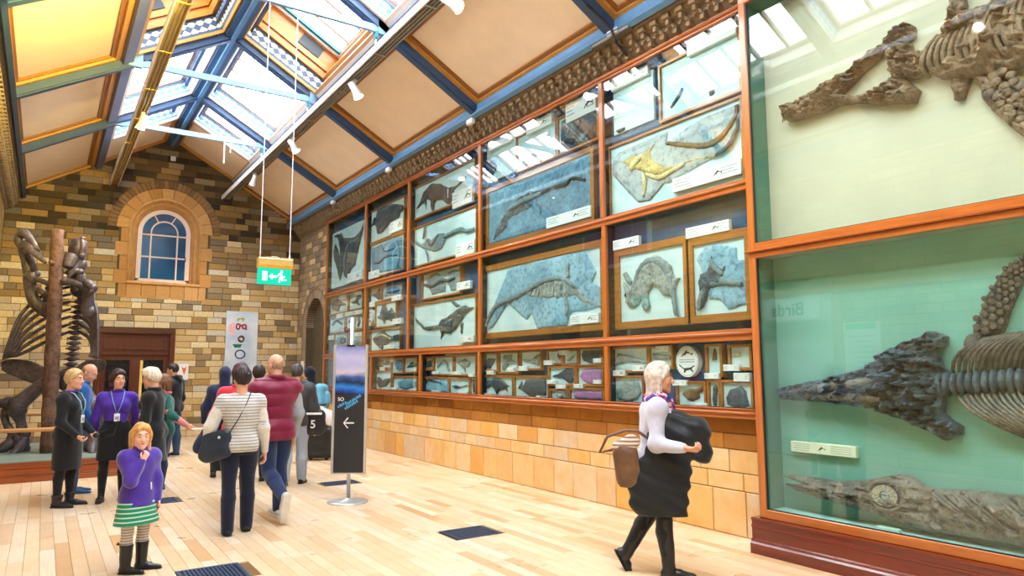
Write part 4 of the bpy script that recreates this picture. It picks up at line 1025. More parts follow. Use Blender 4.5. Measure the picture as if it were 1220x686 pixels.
dict(d='large framed blue slab with grey skeleton whose tail drops to the left',b=(6.522,9.3,2.164,3.126),f=3,p=[([(9.282,2.214),(9.257,2.373),(9.007,2.462),(8.983,2.618),(8.624,3.077),(8.35,3.12),(8.047,3.082),(8.004,3.125),(7.757,3.117),(7.443,3.122),(7.145,3.116),(6.828,3.105),(6.618,2.814),(6.704,2.693),(6.526,2.61),(6.533,2.376),(6.881,2.337),(7.125,2.355),(7.218,2.181),(7.891,2.17),(8.012,2.394),(8.14,2.305),(8.534,2.531),(8.626,2.589),(9.056,2.242)],'blue2',0.025),([(8.488,2.654),(8.05,2.775),(7.68,2.88),(7.409,2.879),(7.152,2.786),(7.012,2.681),(6.84,2.608),(6.808,2.518),(6.523,2.376),(6.533,2.364),(6.878,2.436),(7.014,2.547),(7.211,2.531),(7.378,2.534),(7.765,2.567),(7.968,2.596),(8.136,2.672),(8.399,2.634)],'greybone',0.05)],l=[([(9.231,2.265),(9.056,2.466),(8.861,2.582),(8.398,2.659),(8.008,2.746),(7.642,2.816),(7.298,2.802),(7.012,2.659)],0.05,'slate2'),([(7.987,2.817),(7.959,2.717),(8.031,2.633)],0.013,'slate'),([(7.895,2.817),(7.872,2.708),(7.935,2.622)],0.013,'slate2'),([(7.806,2.815),(7.787,2.7),(7.841,2.609)],0.013,'slate'),([(7.717,2.812),(7.703,2.692),(7.748,2.599)],0.013,'slate2'),([(7.63,2.81),(7.62,2.684),(7.657,2.586)],0.013,'slate'),([(7.544,2.808),(7.539,2.676),(7.567,2.583)],0.013,'slate2'),([(7.46,2.808),(7.458,2.668),(7.479,2.577)],0.013,'slate'),([(7.376,2.804),(7.379,2.661),(7.392,2.574)],0.013,'slate2'),([(7.295,2.788),(7.301,2.653),(7.306,2.569)],0.013,'slate'),([(7.214,2.772),(7.224,2.646),(7.222,2.566)],0.013,'slate2'),([(7.211,2.553),(7.189,2.404),(7.216,2.316)],0.045,'greybone'),([(7.151,2.809),(7.168,2.902),(7.148,2.99)],0.045,'greybone')],k=[(6.544,7.101,2.176,2.297,1)]),
dict(d='framed pale panel with grey arched skeleton curving over like a bridge',b=(5.17,6.181,2.156,2.948),f=3,p=[([(6.125,2.652),(6.004,2.541),(5.949,2.609),(5.858,2.745),(5.719,2.873),(5.523,2.87),(5.341,2.729),(5.316,2.587),(5.225,2.589),(5.288,2.516),(5.308,2.404),(5.261,2.162),(5.308,2.172),(5.37,2.386),(5.508,2.445),(5.537,2.495),(5.632,2.54),(5.717,2.465),(5.689,2.32),(5.725,2.251),(5.801,2.269),(5.82,2.39),(5.925,2.314),(6.011,2.32),(6.08,2.375),(6.094,2.5)],'greybone',0.06),([(6.133,2.728),(6.068,2.75),(5.973,2.623),(6.003,2.577),(6.079,2.635)],'greybone',0.04)],l=[([(6.01,2.369),(5.916,2.556),(5.824,2.741),(5.654,2.828),(5.464,2.744),(5.348,2.545),(5.284,2.175)],0.045,'slate2'),([(5.792,2.689),(5.73,2.561)],0.02,'slate'),([(5.69,2.749),(5.63,2.599)],0.02,'slate'),([(5.56,2.733),(5.504,2.538)],0.02,'slate'),([(6.077,2.473),(5.938,2.436)],0.03,'black')],k=[(5.814,6.256,3.027,3.145,1)]),
dict(d='framed pale panel with blue slab and dark tangled skeleton at the right',b=(4.372,5.036,2.16,2.903),f=3,p=[([(4.999,2.752),(4.867,2.878),(4.731,2.879),(4.474,2.808),(4.48,2.683),(4.368,2.668),(4.378,2.238),(4.606,2.193),(4.704,2.306),(4.838,2.318),(4.913,2.477),(4.933,2.655)],'blue2',0.025),([(4.95,2.591),(4.852,2.601),(4.777,2.766),(4.74,2.675),(4.663,2.622),(4.583,2.665),(4.612,2.594),(4.641,2.534),(4.405,2.435),(4.646,2.439),(4.806,2.423),(4.924,2.238),(5.01,2.201),(4.946,2.371),(4.969,2.483)],'slate',0.06)],l=[([(4.858,2.471),(4.644,2.481),(4.393,2.427)],0.05,'slate2'),([(4.792,2.725),(4.742,2.632),(4.64,2.555)],0.035,'slate2'),([(4.981,2.22),(4.918,2.368),(4.83,2.49)],0.04,'slate2')],k=[(4.528,5.1,2.986,3.101,1)]),
dict(d='dark boat shaped fossil on a pale panel in the far low bay',b=(12.784,13.795,1.223,1.572),f=1,p=[([(13.505,1.347),(13.438,1.484),(13.191,1.409),(12.863,1.45),(12.851,1.394),(13.042,1.278),(13.377,1.252)],'slate',0.03)],l=[],k=[(12.899,13.231,1.209,1.242,0)]),
dict(d='small dark fossil on a short pale panel in the far low bay',b=(12.798,13.199,1.661,1.803),f=1,p=[([(13.181,1.736),(13.017,1.782),(12.83,1.77),(12.92,1.705),(13.108,1.697)],'slate',0.03)],l=[],k=[(13.065,13.275,1.595,1.665,0)]),
dict(d='tall blue slab fossil in the far low bay',b=(12.244,12.74,1.558,1.825),f=1,p=[([(12.601,1.73),(12.514,1.794),(12.295,1.8),(12.281,1.636),(12.418,1.582),(12.552,1.619)],'blue',0.03)],l=[],k=[(12.58,12.786,1.76,1.822,0)]),
dict(d='dark pointed mound fossil at the upper right in the far low bay',b=(11.63,12.168,1.573,1.82),f=1,p=[([(12.099,1.654),(11.874,1.759),(11.65,1.721),(11.641,1.669),(12.035,1.644)],'slate',0.03)],l=[],k=[(11.646,11.902,1.581,1.635,1)]),
dict(d='wide blue split slab fossil in the far low bay',b=(11.628,12.681,1.216,1.466),f=1,p=[([(12.476,1.379),(12.239,1.419),(12.155,1.464),(12.07,1.42),(11.641,1.407),(11.639,1.303),(12.148,1.24),(12.451,1.288)],'blue',0.03)],l=[],k=[(12.448,12.718,1.219,1.269,0),(11.636,11.899,1.221,1.259,1)]),
dict(d='dark winged fossil at the far upper left in the second low bay',b=(11.019,11.417,1.627,1.806),f=1,p=[([(11.395,1.685),(11.244,1.735),(11.095,1.775),(11.056,1.665),(11.242,1.649)],'slate',0.03)],l=[],k=[(11.24,11.432,1.558,1.612,0)]),
dict(d='pale hooped fossil on a white panel in the second low bay',b=(10.281,10.95,1.537,1.815),f=1,p=[([(10.893,1.681),(10.769,1.73),(10.63,1.777),(10.491,1.727),(10.371,1.581),(10.455,1.581),(10.559,1.695),(10.698,1.713),(10.838,1.631)],'greybone',0.03)],l=[],k=[(10.783,10.992,1.533,1.576,0)]),
dict(d='pale fan shaped fossil on a white panel in the second low bay',b=(9.549,10.209,1.539,1.816),f=1,p=[([(10.159,1.723),(9.904,1.783),(9.718,1.719),(9.779,1.643),(9.903,1.659),(9.871,1.566),(9.966,1.628)],'greybone',0.03)],l=[],k=[(9.98,10.288,1.525,1.575,0),(9.549,9.726,1.494,1.538,0)]),
dict(d='blue slab with dark hooked backbone in the second low bay',b=(10.45,11.409,1.223,1.458),f=1,p=[([(11.383,1.205),(11.387,1.376),(11.125,1.446),(10.764,1.441),(10.503,1.387),(10.484,1.235)],'blue2',0.03)],l=[([(11.272,1.343),(11.125,1.43),(10.905,1.407),(10.657,1.377)],0.02,'black')],k=[(10.689,11.011,1.215,1.251,0)]),
dict(d='pale slab with slender lizard like skeleton in the second low bay',b=(9.742,10.386,1.222,1.45),f=1,p=[([(10.334,1.342),(10.187,1.352),(10.026,1.332),(9.807,1.369),(9.801,1.351),(10.026,1.313),(10.17,1.298),(10.301,1.319)],'slate',0.03)],l=[],k=[(9.76,10.057,1.224,1.253,0)]),
dict(d='narrow dark upright slab at the right end in the second low bay',b=(9.544,9.692,1.22,1.471),f=1,p=[([(9.671,1.452),(9.566,1.46),(9.565,1.242),(9.625,1.248)],'slate',0.03)],l=[],k=[]),
dict(d='dark wedge fossil at the upper left in the third low bay',b=(8.917,9.35,1.606,1.833),f=1,p=[([(9.317,1.739),(9.187,1.78),(8.966,1.768),(9.123,1.62),(9.284,1.637)],'slate',0.03)],l=[],k=[(8.966,9.171,1.53,1.59,0)]),
dict(d='pale clover shaped bone plate in the third low bay',b=(8.358,8.843,1.57,1.84),f=1,p=[([(8.798,1.602),(8.753,1.732),(8.752,1.814),(8.516,1.825),(8.546,1.746),(8.374,1.712),(8.388,1.688),(8.604,1.682),(8.723,1.594)],'greybone',0.03)],l=[],k=[(8.432,8.605,1.572,1.631,0)]),
dict(d='pale forked jaw bones on a framed panel in the third low bay',b=(7.805,8.275,1.623,1.844),f=1,p=[([(8.248,1.749),(8.044,1.739),(7.911,1.798),(7.833,1.827),(7.822,1.645),(7.939,1.677),(8.098,1.701),(8.234,1.726)],'greybone',0.03)],l=[],k=[(8.099,8.304,1.587,1.653,0)]),
dict(d='small dark bone hook at the top in the third low bay',b=(7.336,7.63,1.696,1.84),f=1,p=[([(7.41,1.832),(7.363,1.788),(7.388,1.73),(7.434,1.789)],'slate',0.03)],l=[],k=[(7.497,7.694,1.664,1.724,0)]),
dict(d='small pale pair of bones beside the hook in the third low bay',b=(7.004,7.279,1.687,1.836),f=1,p=[([(7.246,1.721),(7.153,1.769),(7.039,1.796),(7.108,1.747),(7.177,1.706)],'greybone',0.03)],l=[],k=[(7.153,7.35,1.792,1.85,0)]),
dict(d='dark rounded slab at the upper right in the third low bay',b=(6.518,6.96,1.665,1.85),f=1,p=[([(6.928,1.793),(6.884,1.841),(6.526,1.839),(6.528,1.759),(6.716,1.68),(6.887,1.709)],'slate',0.03)],l=[],k=[(6.518,6.662,1.686,1.738,0)]),
dict(d='dark blue fish shaped fossil with trailing fins in the third low bay',b=(8.503,9.349,1.209,1.493),f=1,p=[([(9.284,1.333),(9.219,1.452),(9.123,1.436),(9.029,1.478),(8.844,1.472),(8.577,1.362),(8.665,1.353),(8.636,1.266),(8.694,1.328),(8.875,1.3),(8.936,1.225),(8.998,1.306),(9.076,1.354),(9.219,1.318)],'slate',0.03)],l=[],k=[(9.076,9.235,1.215,1.247,1)]),
dict(d='dark blue crested fossil head with rough body in the third low bay',b=(7.639,8.432,1.21,1.494),f=1,p=[([(8.377,1.335),(8.265,1.446),(8.251,1.368),(8.155,1.462),(7.685,1.482),(7.688,1.26),(8.05,1.212),(8.184,1.277),(8.293,1.329)],'slate',0.03)],l=[],k=[(7.79,7.879,1.227,1.25,0)]),
dict(d='dark grooved beak skull on a framed panel in the third low bay',b=(7.066,7.596,1.414,1.622),f=1,p=[([(7.548,1.519),(7.391,1.556),(7.249,1.614),(7.111,1.606),(7.068,1.529),(7.115,1.43),(7.206,1.429),(7.298,1.485),(7.512,1.498)],'slate',0.03)],l=[],k=[(7.441,7.623,1.414,1.464,0),(7.231,7.429,1.353,1.407,0)]),
dict(d='purple stained slab, upper of the two at the right in the third low bay',b=(6.525,6.999,1.422,1.62),f=1,p=[([(6.968,1.515),(6.889,1.606),(6.532,1.605),(6.557,1.451),(6.807,1.427),(6.914,1.474)],'purple',0.03)],l=[],k=[(6.525,6.669,1.426,1.474,0)]),
dict(d='small pale tangle of bones at the bottom in the third low bay',b=(7.218,7.564,1.202,1.325),f=1,p=[([(7.516,1.279),(7.396,1.268),(7.278,1.314),(7.245,1.216),(7.373,1.226)],'greybone',0.03)],l=[],k=[]),
dict(d='purple stained slab, lower of the two at the right in the third low bay',b=(6.519,7.151,1.202,1.349),f=1,p=[([(7.106,1.318),(6.983,1.342),(6.704,1.341),(6.54,1.332),(6.533,1.213),(6.686,1.214),(7.075,1.207)],'purple',0.03)],l=[],k=[(6.873,7.054,1.367,1.42,1)]),
dict(d='grey ribbed slab at the upper left in the nearest low bay',b=(5.756,6.364,1.593,1.839),f=1,p=[([(6.333,1.69),(6.249,1.798),(6.071,1.763),(5.773,1.699),(5.785,1.662),(6.073,1.687),(6.323,1.651)],'greybone',0.03)],l=[],k=[(6.1,6.399,1.525,1.592,1),(5.777,5.965,1.582,1.646,1)]),
dict(d='grey bumpy slab behind the walking woman in the nearest low bay',b=(5.386,5.702,1.637,1.834),f=1,p=[([(5.69,1.712),(5.667,1.785),(5.412,1.751),(5.404,1.701)],'greybone',0.03)],l=[],k=[(5.4,5.59,1.793,1.856,0)]),
dict(d='small brown upright fossil on a tall panel in the nearest low bay',b=(4.724,4.882,1.552,1.828),f=1,p=[([(4.838,1.687),(4.826,1.753),(4.797,1.832),(4.776,1.752),(4.771,1.693)],'brown',0.03)],l=[],k=[(4.733,4.912,1.503,1.561,0)]),
dict(d='pale bone fragment in a framed corner panel in the nearest low bay',b=(4.366,4.594,1.618,1.811),f=1,p=[([(4.581,1.735),(4.54,1.767),(4.478,1.759),(4.495,1.727)],'bone',0.03)],l=[],k=[(4.479,4.666,1.582,1.646,0)]),
dict(d='round pale cluster of bones at the lower left in the nearest low bay',b=(5.842,6.362,1.216,1.5),f=1,p=[([(6.332,1.349),(6.169,1.459),(5.907,1.462),(5.869,1.344),(5.935,1.269),(6.066,1.219),(6.266,1.258)],'greybone',0.03)],l=[],k=[]),
dict(d='brown scaly fish fossil in the nearest low bay',b=(4.944,5.301,1.194,1.448),f=1,p=[([(5.259,1.345),(5.165,1.396),(5.058,1.398),(4.951,1.447),(4.963,1.38),(5.025,1.351),(5.009,1.312),(5.099,1.268),(5.188,1.292)],'brown',0.03)],l=[],k=[(5.16,5.356,1.427,1.487,0),(4.894,5.103,1.207,1.255,0)]),
dict(d='narrow dark leaf like fossil in the nearest low bay',b=(4.759,4.873,1.2,1.468),f=1,p=[([(4.833,1.422),(4.799,1.452),(4.776,1.41),(4.801,1.213),(4.834,1.218),(4.847,1.303)],'slate',0.03)],l=[],k=[]),
dict(d='dark round coiled fossil in a framed panel in the nearest low bay',b=(4.368,4.707,1.195,1.466),f=1,p=[([(4.674,1.322),(4.622,1.4),(4.494,1.435),(4.435,1.392),(4.424,1.317),(4.404,1.255),(4.459,1.215),(4.583,1.223),(4.661,1.258)],'slate',0.03)],l=[],k=[(4.358,4.547,1.481,1.565,0)]),
]
OVALS = [(13.727, 14.081, 2.531, 2.885), (5.0, 5.303, 1.52, 1.847)]
POSTS = {'up': [16.561, 14.009, 11.859, 9.254, 6.348], 'mid': [16.461, 13.92, 11.838, 9.248, 6.326], 'low': [16.355, 13.548, 11.295, 9.268, 6.325]}
BIG = {
 'jaw_up': [(3.799,3.899),(3.798,4.029),(3.608,4.036),(3.441,4.077),(3.147,4.142),(2.906,4.243),(2.729,4.331),(2.677,4.368),(2.609,4.306),(2.609,4.228),(2.705,4.198),(2.842,4.168),(3.003,4.107),(3.098,4.041),(3.233,3.967),(3.334,3.888),(3.578,3.846),(3.746,3.868)],
 'jaw_low': [(3.471,3.913),(3.272,3.962),(3.09,3.882),(2.929,3.881),(2.804,3.962),(2.694,3.887),(2.606,3.77),(2.643,3.68),(2.803,3.732),(2.972,3.77),(3.075,3.822),(3.277,3.869),(3.415,3.847)],
 'cheek': [(2.835,4.142),(2.738,4.211),(2.642,4.172),(2.631,4.089),(2.524,4.044),(2.418,4.026),(2.413,3.936),(2.53,3.961),(2.55,3.887),(2.646,3.878),(2.726,3.89),(2.806,3.945),(2.824,4.049)],
 'torso': [(2.531,3.947),(2.424,3.941),(2.431,4.061),(2.377,4.19),(2.256,4.238),(2.155,4.259),(2.02,4.245),(1.878,4.211),(1.647,4.208),(1.689,3.674),(1.917,3.701),(2.062,3.689),(2.194,3.727),(2.333,3.766),(2.448,3.812)],
 'shoulder': [(2.344,4.445),(2.238,4.395),(2.232,4.277),(2.323,4.214),(2.376,4.249),(2.339,4.308)],
 'humerus': [(2.361,3.784),(2.275,3.778),(2.232,3.754),(2.302,3.6),(2.36,3.603)],
 'paddle': [(2.221,3.75),(2.062,3.68),(1.967,3.565),(1.874,3.457),(1.836,3.325),(1.849,3.151),(1.954,3.211),(2.025,3.307),(2.108,3.426),(2.178,3.575),(2.173,3.637)],
 'neck': [(2.651,4.045),(2.572,4.023),(2.421,3.986),(2.318,3.982)],
 'skull': [(3.994,1.394),(3.977,1.434),(3.796,1.463),(3.512,1.523),(3.146,1.616),(3.043,1.721),(2.875,1.798),(2.695,1.842),(2.649,1.884),(2.538,1.842),(2.543,1.765),(2.618,1.723),(2.581,1.613),(2.528,1.548),(2.576,1.439),(2.605,1.264),(2.484,1.181),(2.489,1.122),(2.603,1.067),(2.681,1.13),(2.849,1.185),(3.027,1.244),(3.143,1.285),(3.524,1.313),(3.952,1.329)],
 'spine': [(2.573,1.482),(2.493,1.473),(2.375,1.489),(2.223,1.508),(2.009,1.54),(1.609,1.598)],
 'rib_band': [(2.513,1.612),(2.397,1.708),(2.238,1.808),(2.053,1.872),(1.813,1.928)],
 'paddle2': [(2.401,1.718),(2.369,1.888),(2.322,1.992),(2.271,2.116),(2.146,2.294),(2.017,2.381),(1.942,2.411),(1.945,2.269),(2.032,2.197),(2.125,1.979),(2.17,1.857),(2.276,1.799)],
 'low_skull': [(3.966,0.667),(3.713,0.681),(3.481,0.674),(3.262,0.702),(3.094,0.746),(2.934,0.796),(2.822,0.782),(2.752,0.73),(2.682,0.712),(2.703,0.416),(2.884,0.416),(3.073,0.458),(3.275,0.483),(3.536,0.507),(3.817,0.546),(3.894,0.596),(3.716,0.613),(3.837,0.64)],
 'low_body': [(2.7,0.71),(2.509,0.736),(2.346,0.741),(2.094,0.743),(1.775,0.735),(1.531,0.715),(1.554,0.433),(1.801,0.409),(2.119,0.418),(2.37,0.414),(2.532,0.417),(2.721,0.412)],
 'eye': (3.001,0.635),
 'jawline': [(3.872,0.604),(3.562,0.587),(3.235,0.564),(2.996,0.543),(2.77,0.57)],
 'card': (3.3,3.906,0.854,0.992),
}
# ------------------------------------------------------------------ long wall cabinet
M['case_dark'] = mat('case_partition_dark', srgb(34, 36, 40), 0.7)
ROWS = {'low': (1.215, 1.875), 'mid': (1.985, 3.335), 'up': (3.44, 5.15)}
PY = {'up': [16.46, 14.0, 11.86, 9.255, 6.345], 'mid': [16.46, 13.93, 11.84, 9.25, 6.33], 'low': [16.46, 13.55, 11.3, 9.265, 6.325]}
CAB0, CABF, CABB = 4.13, 5.55, 5.745
cb = thing('wall_cabinet', 'long orange wood wall cabinet of three glazed rows filled with fossils', 'cabinet', (5.6, 10.3, 1.13))
MB().box(CABB - .012, CABB, CAB0, 16.5, 1.13, 5.23).build('back_panel', M['case_blue'], cb)
for z0, z1 in ((1.13, 1.215), (1.875, 1.985), (3.335, 3.44), (5.15, 5.235)):
    MB().cbox(CABF, CABF + .05, CAB0, 16.5, z0, z1, .008).build('rail', M['cab_wood'], cb)
    MB().box(CABF + .05, CABB - .012, CAB0, 16.46, z0 + .01, z1 - .005).build('shelf', M['case_dark'], cb)
    zb = z0 + (z1 - z0) * (.62 if z0 < 5 else .5)
    MB().tube([(CABF - .004, CAB0, zb), (CABF - .004, 16.52, zb)], .02 if z0 > 1.2 else .016, 8).build('rail_bead', M['cab_wood'], cb, True)
MB().tube([(CABF - .004, CAB0, 1.222), (CABF - .004, 16.52, 1.222)], .008, 6).build('rail_bead', M['cab_wood'], cb, True)
for row, (z0, z1) in ROWS.items():
    ys = PY[row] + [CAB0]
    for k, y in enumerate(ys):
        w = .035
        MB().cbox(CABF + .004, CABF + .05, y - w, y + w, z0 - .002, z1 + .002, .006).build('post', M['cab_wood_v'], cb)
        MB().box(CABF + .05, CABB - .012, y - .012, y + .012, z0 - .005, z1 + .01).build('partition', M['case_dark'], cb)
        if k: 
            MB().box(CABF + .028, CABF + .033, y + w, ys[k - 1] - w, z0, z1).build('glass_pane', M['glass'], cb)
# ------------------------------------------------------------------ exhibits
FM = {}
def fossil_mat(name, a, b_, rough=.6, scale=16, bump=.6):
    b = N(name)
    f = b.noise(scale, 6); f2 = b.noise(scale * .3, 3)
    col = b.ramp(f, [(0.3, a), (0.7, b_)])
    col = b.mix(b.math('MULTIPLY', b.ramp(f2, [(.4, (0, 0, 0)), (.65, (1, 1, 1))]), .4), col, tuple(min(1, x * 1.5 + .02) for x in b_))
    f3 = b.noise(scale * 3.6, 5)
    col = b.mix(b.math('MULTIPLY', b.ramp(f3, [(.36, (1, 1, 1)), (.5, (0, 0, 0))]), .6), col, tuple(x * .35 for x in a))
    return b.pbr(col, rough, bump=b.math('ADD', f, b.math('MULTIPLY', f3, .5)), bstr=bump, bdist=.012)
FM['slate'] = fossil_mat('dark_fossil', srgb(36, 48, 58), srgb(72, 88, 98))
FM['slate2'] = fossil_mat('grey_fossil', srgb(84, 104, 114), srgb(128, 146, 152))
FM['blue'] = fossil_mat('blue_slab', srgb(52, 104, 134), srgb(112, 158, 182), scale=5)
FM['blue2'] = fossil_mat('pale_blue_slab', srgb(92, 142, 172), srgb(150, 188, 206), scale=5)
FM['brownslate'] = fossil_mat('brown_fossil', srgb(58, 48, 46), srgb(96, 82, 76))
FM['greyslab'] = fossil_mat('grey_slab', srgb(142, 156, 164), srgb(176, 186, 190), scale=4, bump=.3)
FM['gold'] = fossil_mat('golden_fossil', srgb(146, 122, 66), srgb(206, 184, 118))
FM['bone'] = fossil_mat('pale_bone', srgb(180, 162, 112), srgb(216, 202, 158))
FM['greybone'] = fossil_mat('grey_bone', srgb(96, 108, 110), srgb(158, 166, 162))
FM['brown'] = fossil_mat('brown_bone', srgb(84, 60, 36), srgb(136, 104, 66))
FM['purple'] = fossil_mat('purple_stained_slab', srgb(76, 104, 138), srgb(188, 110, 172), scale=11)
FM['black'] = fossil_mat('black_bone', srgb(18, 22, 26), srgb(44, 50, 54))
bb = N('pale_exhibit_panel')
M['panel'] = bb.pbr(bb.ramp(bb.noise(3, 3), [(.3, srgb(186, 214, 220)), (.7, srgb(210, 228, 230))]), .75)
DOLPHIN = [(0, .12), (.10, .26), (.22, .50), (.38, .68), (.44, .86), (.50, .98), (.53, .74), (.70, .66), (.84, .46), (.92, .50), (1, .66), (.97, .40), (.98, .22), (.88, .34), (.74, .50), (.56, .54), (.44, .48), (.40, .30), (.33, .24), (.34, .42), (.20, .24), (.08, .10)]
PLESIO = [(0, .95), (.06, .90), (.22, .64), (.34, .50), (.42, .54), (.62, .58), (.72, .60), (.92, .82), (1, .78), (.84, .60), (.78, .44), (.90, .10), (.82, .12), (.70, .36), (.46, .28), (.36, .04), (.30, .08), (.34, .36), (.24, .50), (.04, .80)]
def card(b_, parent, xf, dolphin, thick=.035):
    y0, y1, z0, z1 = b_
    c = MB().cbox(xf - thick, xf, y0, y1, z0, z1, .003).build('caption_card', M['white'], parent)
    w, h = y1 - y0, z1 - z0
    if dolphin:
        s = min(w * .32, h * .75)
        ox, oz = y1 - w * .62, z0 + h * .5 - s * .3
        MB().prism([(ox - u * s, oz + v * s * .62) for u, v in DOLPHIN], lambda u, v, ww: (ww, u, v), xf - thick - .002, xf - thick).build('dolphin_mark', M['ink'], c)
    ln = MB()
    for k in range(3):
        for (p, q) in ((.04, .30), (.72, .96)):
            zz = z0 + h * (.72 - .2 * k)
            ln.box(xf - thick - .001, xf - thick, y1 - w * (q - .05 * (k % 2)), y1 - w * p, zz, zz + h * .05)
    ln.build('printed_lines', M['ink_grey'], c)
def clip(b_):
    y0, y1, z0, z1 = b_; yc, zc = (y0 + y1) / 2, (z0 + z1) / 2
    for row, (r0, r1) in ROWS.items():
        if r0 - .05 <= zc <= r1 + .05:
            ys = PY[row] + [CAB0]
            for a, c in zip(ys[:-1], ys[1:]):
                if c <= yc <= a: return (max(y0, c + .02), min(y1, a - .02), max(z0, r0 + .012), min(z1, r1 - .004))
    return b_
seed = 0
for e in EXHIBITS:
    seed += 1
    y0, y1, z0, z1 = clip(e['b'])
    small = z1 < 1.9
    t = thing('framed_fossil', e['d'] if len(e['d'].split()) <= 16 else ' '.join(e['d'].split()[:16]), 'fossil', (5.70, (y0 + y1) / 2, z0), 'framed fossils in the wall cabinet')
    fw = {0: 0, 1: .03, 2: .07, 3: .085}[e['f']]
    xb = 5.69
    if e['f'] == 2: y0 += .02
    MB().box(xb, 5.725, y0, y1, z0, z1).build('backing_panel', M['panel'], t)
    if fw:
        a0, a1, b0, b1 = clip((y0 - fw, y1 + fw, z0 - fw, z1 + fw))
        for (p, q, r, s_) in ((a0, y0, b0, b1), (y1, a1, b0, b1), (y0, y1, b0, z0), (y0, y1, z1, b1)):
            if q - p > .004 and s_ - r > .004: MB().cbox(xb - .03, 5.724, p, q, r, s_, .002).build('frame_bar', M['frame_wood'], t)
    for poly, mk, th in e['p']:
        poly = [(min(max(p, y0 + .004), y1 - .004), min(max(q, z0 + .004), z1 - .004)) for p, q in poly]
        ext = max(max(p[0] for p in poly) - min(p[0] for p in poly), max(p[1] for p in poly) - min(p[1] for p in poly))
        h = min(.016, max(.006, ext / 60))
        thin = th < .035
        if thin: h = min(h, .011); th = max(th, .034)
        me = slab_mesh('fossil', poly, xb, th * .8, FM[mk], h=h, rough=.18 if thin else .5, edge=.05 if not small else .03, nscale=16 if ext > .5 else 30, seed=seed * 1.37)
        link('fossil' if mk not in ('blue', 'blue2', 'greyslab') else 'rock_slab', me, t)
    for pl, rad, mk in e['l']:
        P = [Vector(p) for p in pl]; pts = []
        for i in range(len(P) - 1):
            p0, p1, p2, p3 = P[max(i - 1, 0)], P[i], P[i + 1], P[min(i + 2, len(P) - 1)]
            for k in range(6):
                u = k / 6
                pts.append(.5 * ((2 * p1) + (p2 - p0) * u + (2 * p0 - 5 * p1 + 4 * p2 - p3) * u * u + (3 * p1 - p0 - 3 * p2 + p3) * u ** 3))
        pts.append(P[-1])
        n = len(pts)
        xo = xb - (.035 if e['p'] else .0)
        rr = [rad * (.55 + .35 * math.sin(PI * min(1, max(0, (i + 1) / n))) + .12 * math.sin(i * 2.4)) for i in range(n)]
        MB().tube([(xo, min(max(p.x, y0 + rad), y1 - rad * .6), min(max(p.y, z0 + rad * .6), z1 - rad * .6)) for p in pts], rr, 7, flat=.6).build('bone', FM[mk], t, True)
    for c in e['k']:
        k = clip(c[:4]); ytop = k[3]
        card(k, t, xb - .002 if not e['p'] else xb - .0, c[4], .05)
for b_, nm in zip(OVALS, ('in the second middle bay', 'in the nearest low bay')):
    y0, y1, z0, z1 = b_; cy_, cz_ = (y0 + y1) / 2, (z0 + z1) / 2; ry, rz = (y1 - y0) / 2, (z1 - z0) / 2
    t = thing('oval_sign', 'white oval sign with dark sea creature outlines ' + nm, 'sign', (5.7, cy_, z0))
    ell = lambda k: [(cy_ + ry * k * math.cos(a * PI / 20), cz_ + rz * k * math.sin(a * PI / 20)) for a in range(40)]
    MB().prism(ell(1), lambda u, v, w: (w, u, v), 5.655, 5.73).build('sign_board', M['white'], t)
    o, i_ = ell(.93), ell(.90)
    MB().add([(5.654, u, v) for u, v in o] + [(5.654, u, v) for u, v in i_], [(k, (k + 1) % 40, 40 + (k + 1) % 40, 40 + k) for k in range(40)]).build('printed_ring', M['ink_grey'], t)
    MB().prism([(cy_ + ry * .55 - u * ry * 1.1, cz_ + rz * .25 + v * rz * .5) for u, v in DOLPHIN], lambda u, v, w: (w, u, v), 5.652, 5.655).build('dolphin_mark', M['ink'], t)
    MB().prism([(cy_ + ry * .75 - u * ry * 1.5, cz_ - rz * .75 + v * rz * .6) for u, v in PLESIO], lambda u, v, w: (w, u, v), 5.652, 5.655).build('sea_reptile_mark', M['ink'], t)
    b = MB(); 
    for k in range(2): b.box(5.653, 5.655, cy_ - ry * .7, cy_ + ry * .7, cz_ + rz * (.08 - .14 * k), cz_ + rz * (.13 - .14 * k))
    b.build('printed_lines', M['ink_grey'], t)
# ------------------------------------------------------------------ big glazed case at the right
BC0, BC1, BF, BB = -3.4, 4.09, 5.35, 5.64
bc = thing('display_case', 'tall orange wood display case with two huge glass fronts at the right', 'case', (5.5, 1, 0))
M['case_cream'] = mat('case_backing_cream', srgb(208, 197, 174), 0.8, var=.05, scale=2)
M['case_green'] = mat('case_backing_seagreen', srgb(124, 176, 162), 0.8, var=.06, scale=2)
M['case_jamb'] = mat('case_jamb_green', srgb(92, 140, 122), 0.7, var=.06)
MB().box(BB, BB + .04, BC0, BC1, 2.70, 5.2).build('upper_back', M['case_cream'], bc)
MB().box(BB, BB + .04, BC0, BC1, .30, 2.62).build('lower_back', M['case_green'], bc)
MB().box(BF + .05, BB, 4.035, BC1, .30, 2.62).build('jamb', M['case_jamb'], bc)
MB().box(BF + .05, BB, 4.035, BC1, 2.70, 5.2).build('jamb', M['case_jamb'], bc)
MB().box(BF + .05, BB, BC0, 4.035, .32, .366).build('case_floor', mat('case_floor_pale', srgb(176, 222, 216), .6), bc)
MB().box(BF + .05, BB, BC0, 4.035, 2.62, 2.70).build('case_floor', mat('case_shelf', srgb(150, 170, 150), .6), bc)
MB().box(BF + .05, BB, BC0, BC1, 5.08, 5.2).build('case_top', M['case_jamb'], bc)
MB().box(BF + .05, BB, BC0, BC0 + .05, .3, 5.2).build('jamb', M['case_jamb'], bc)
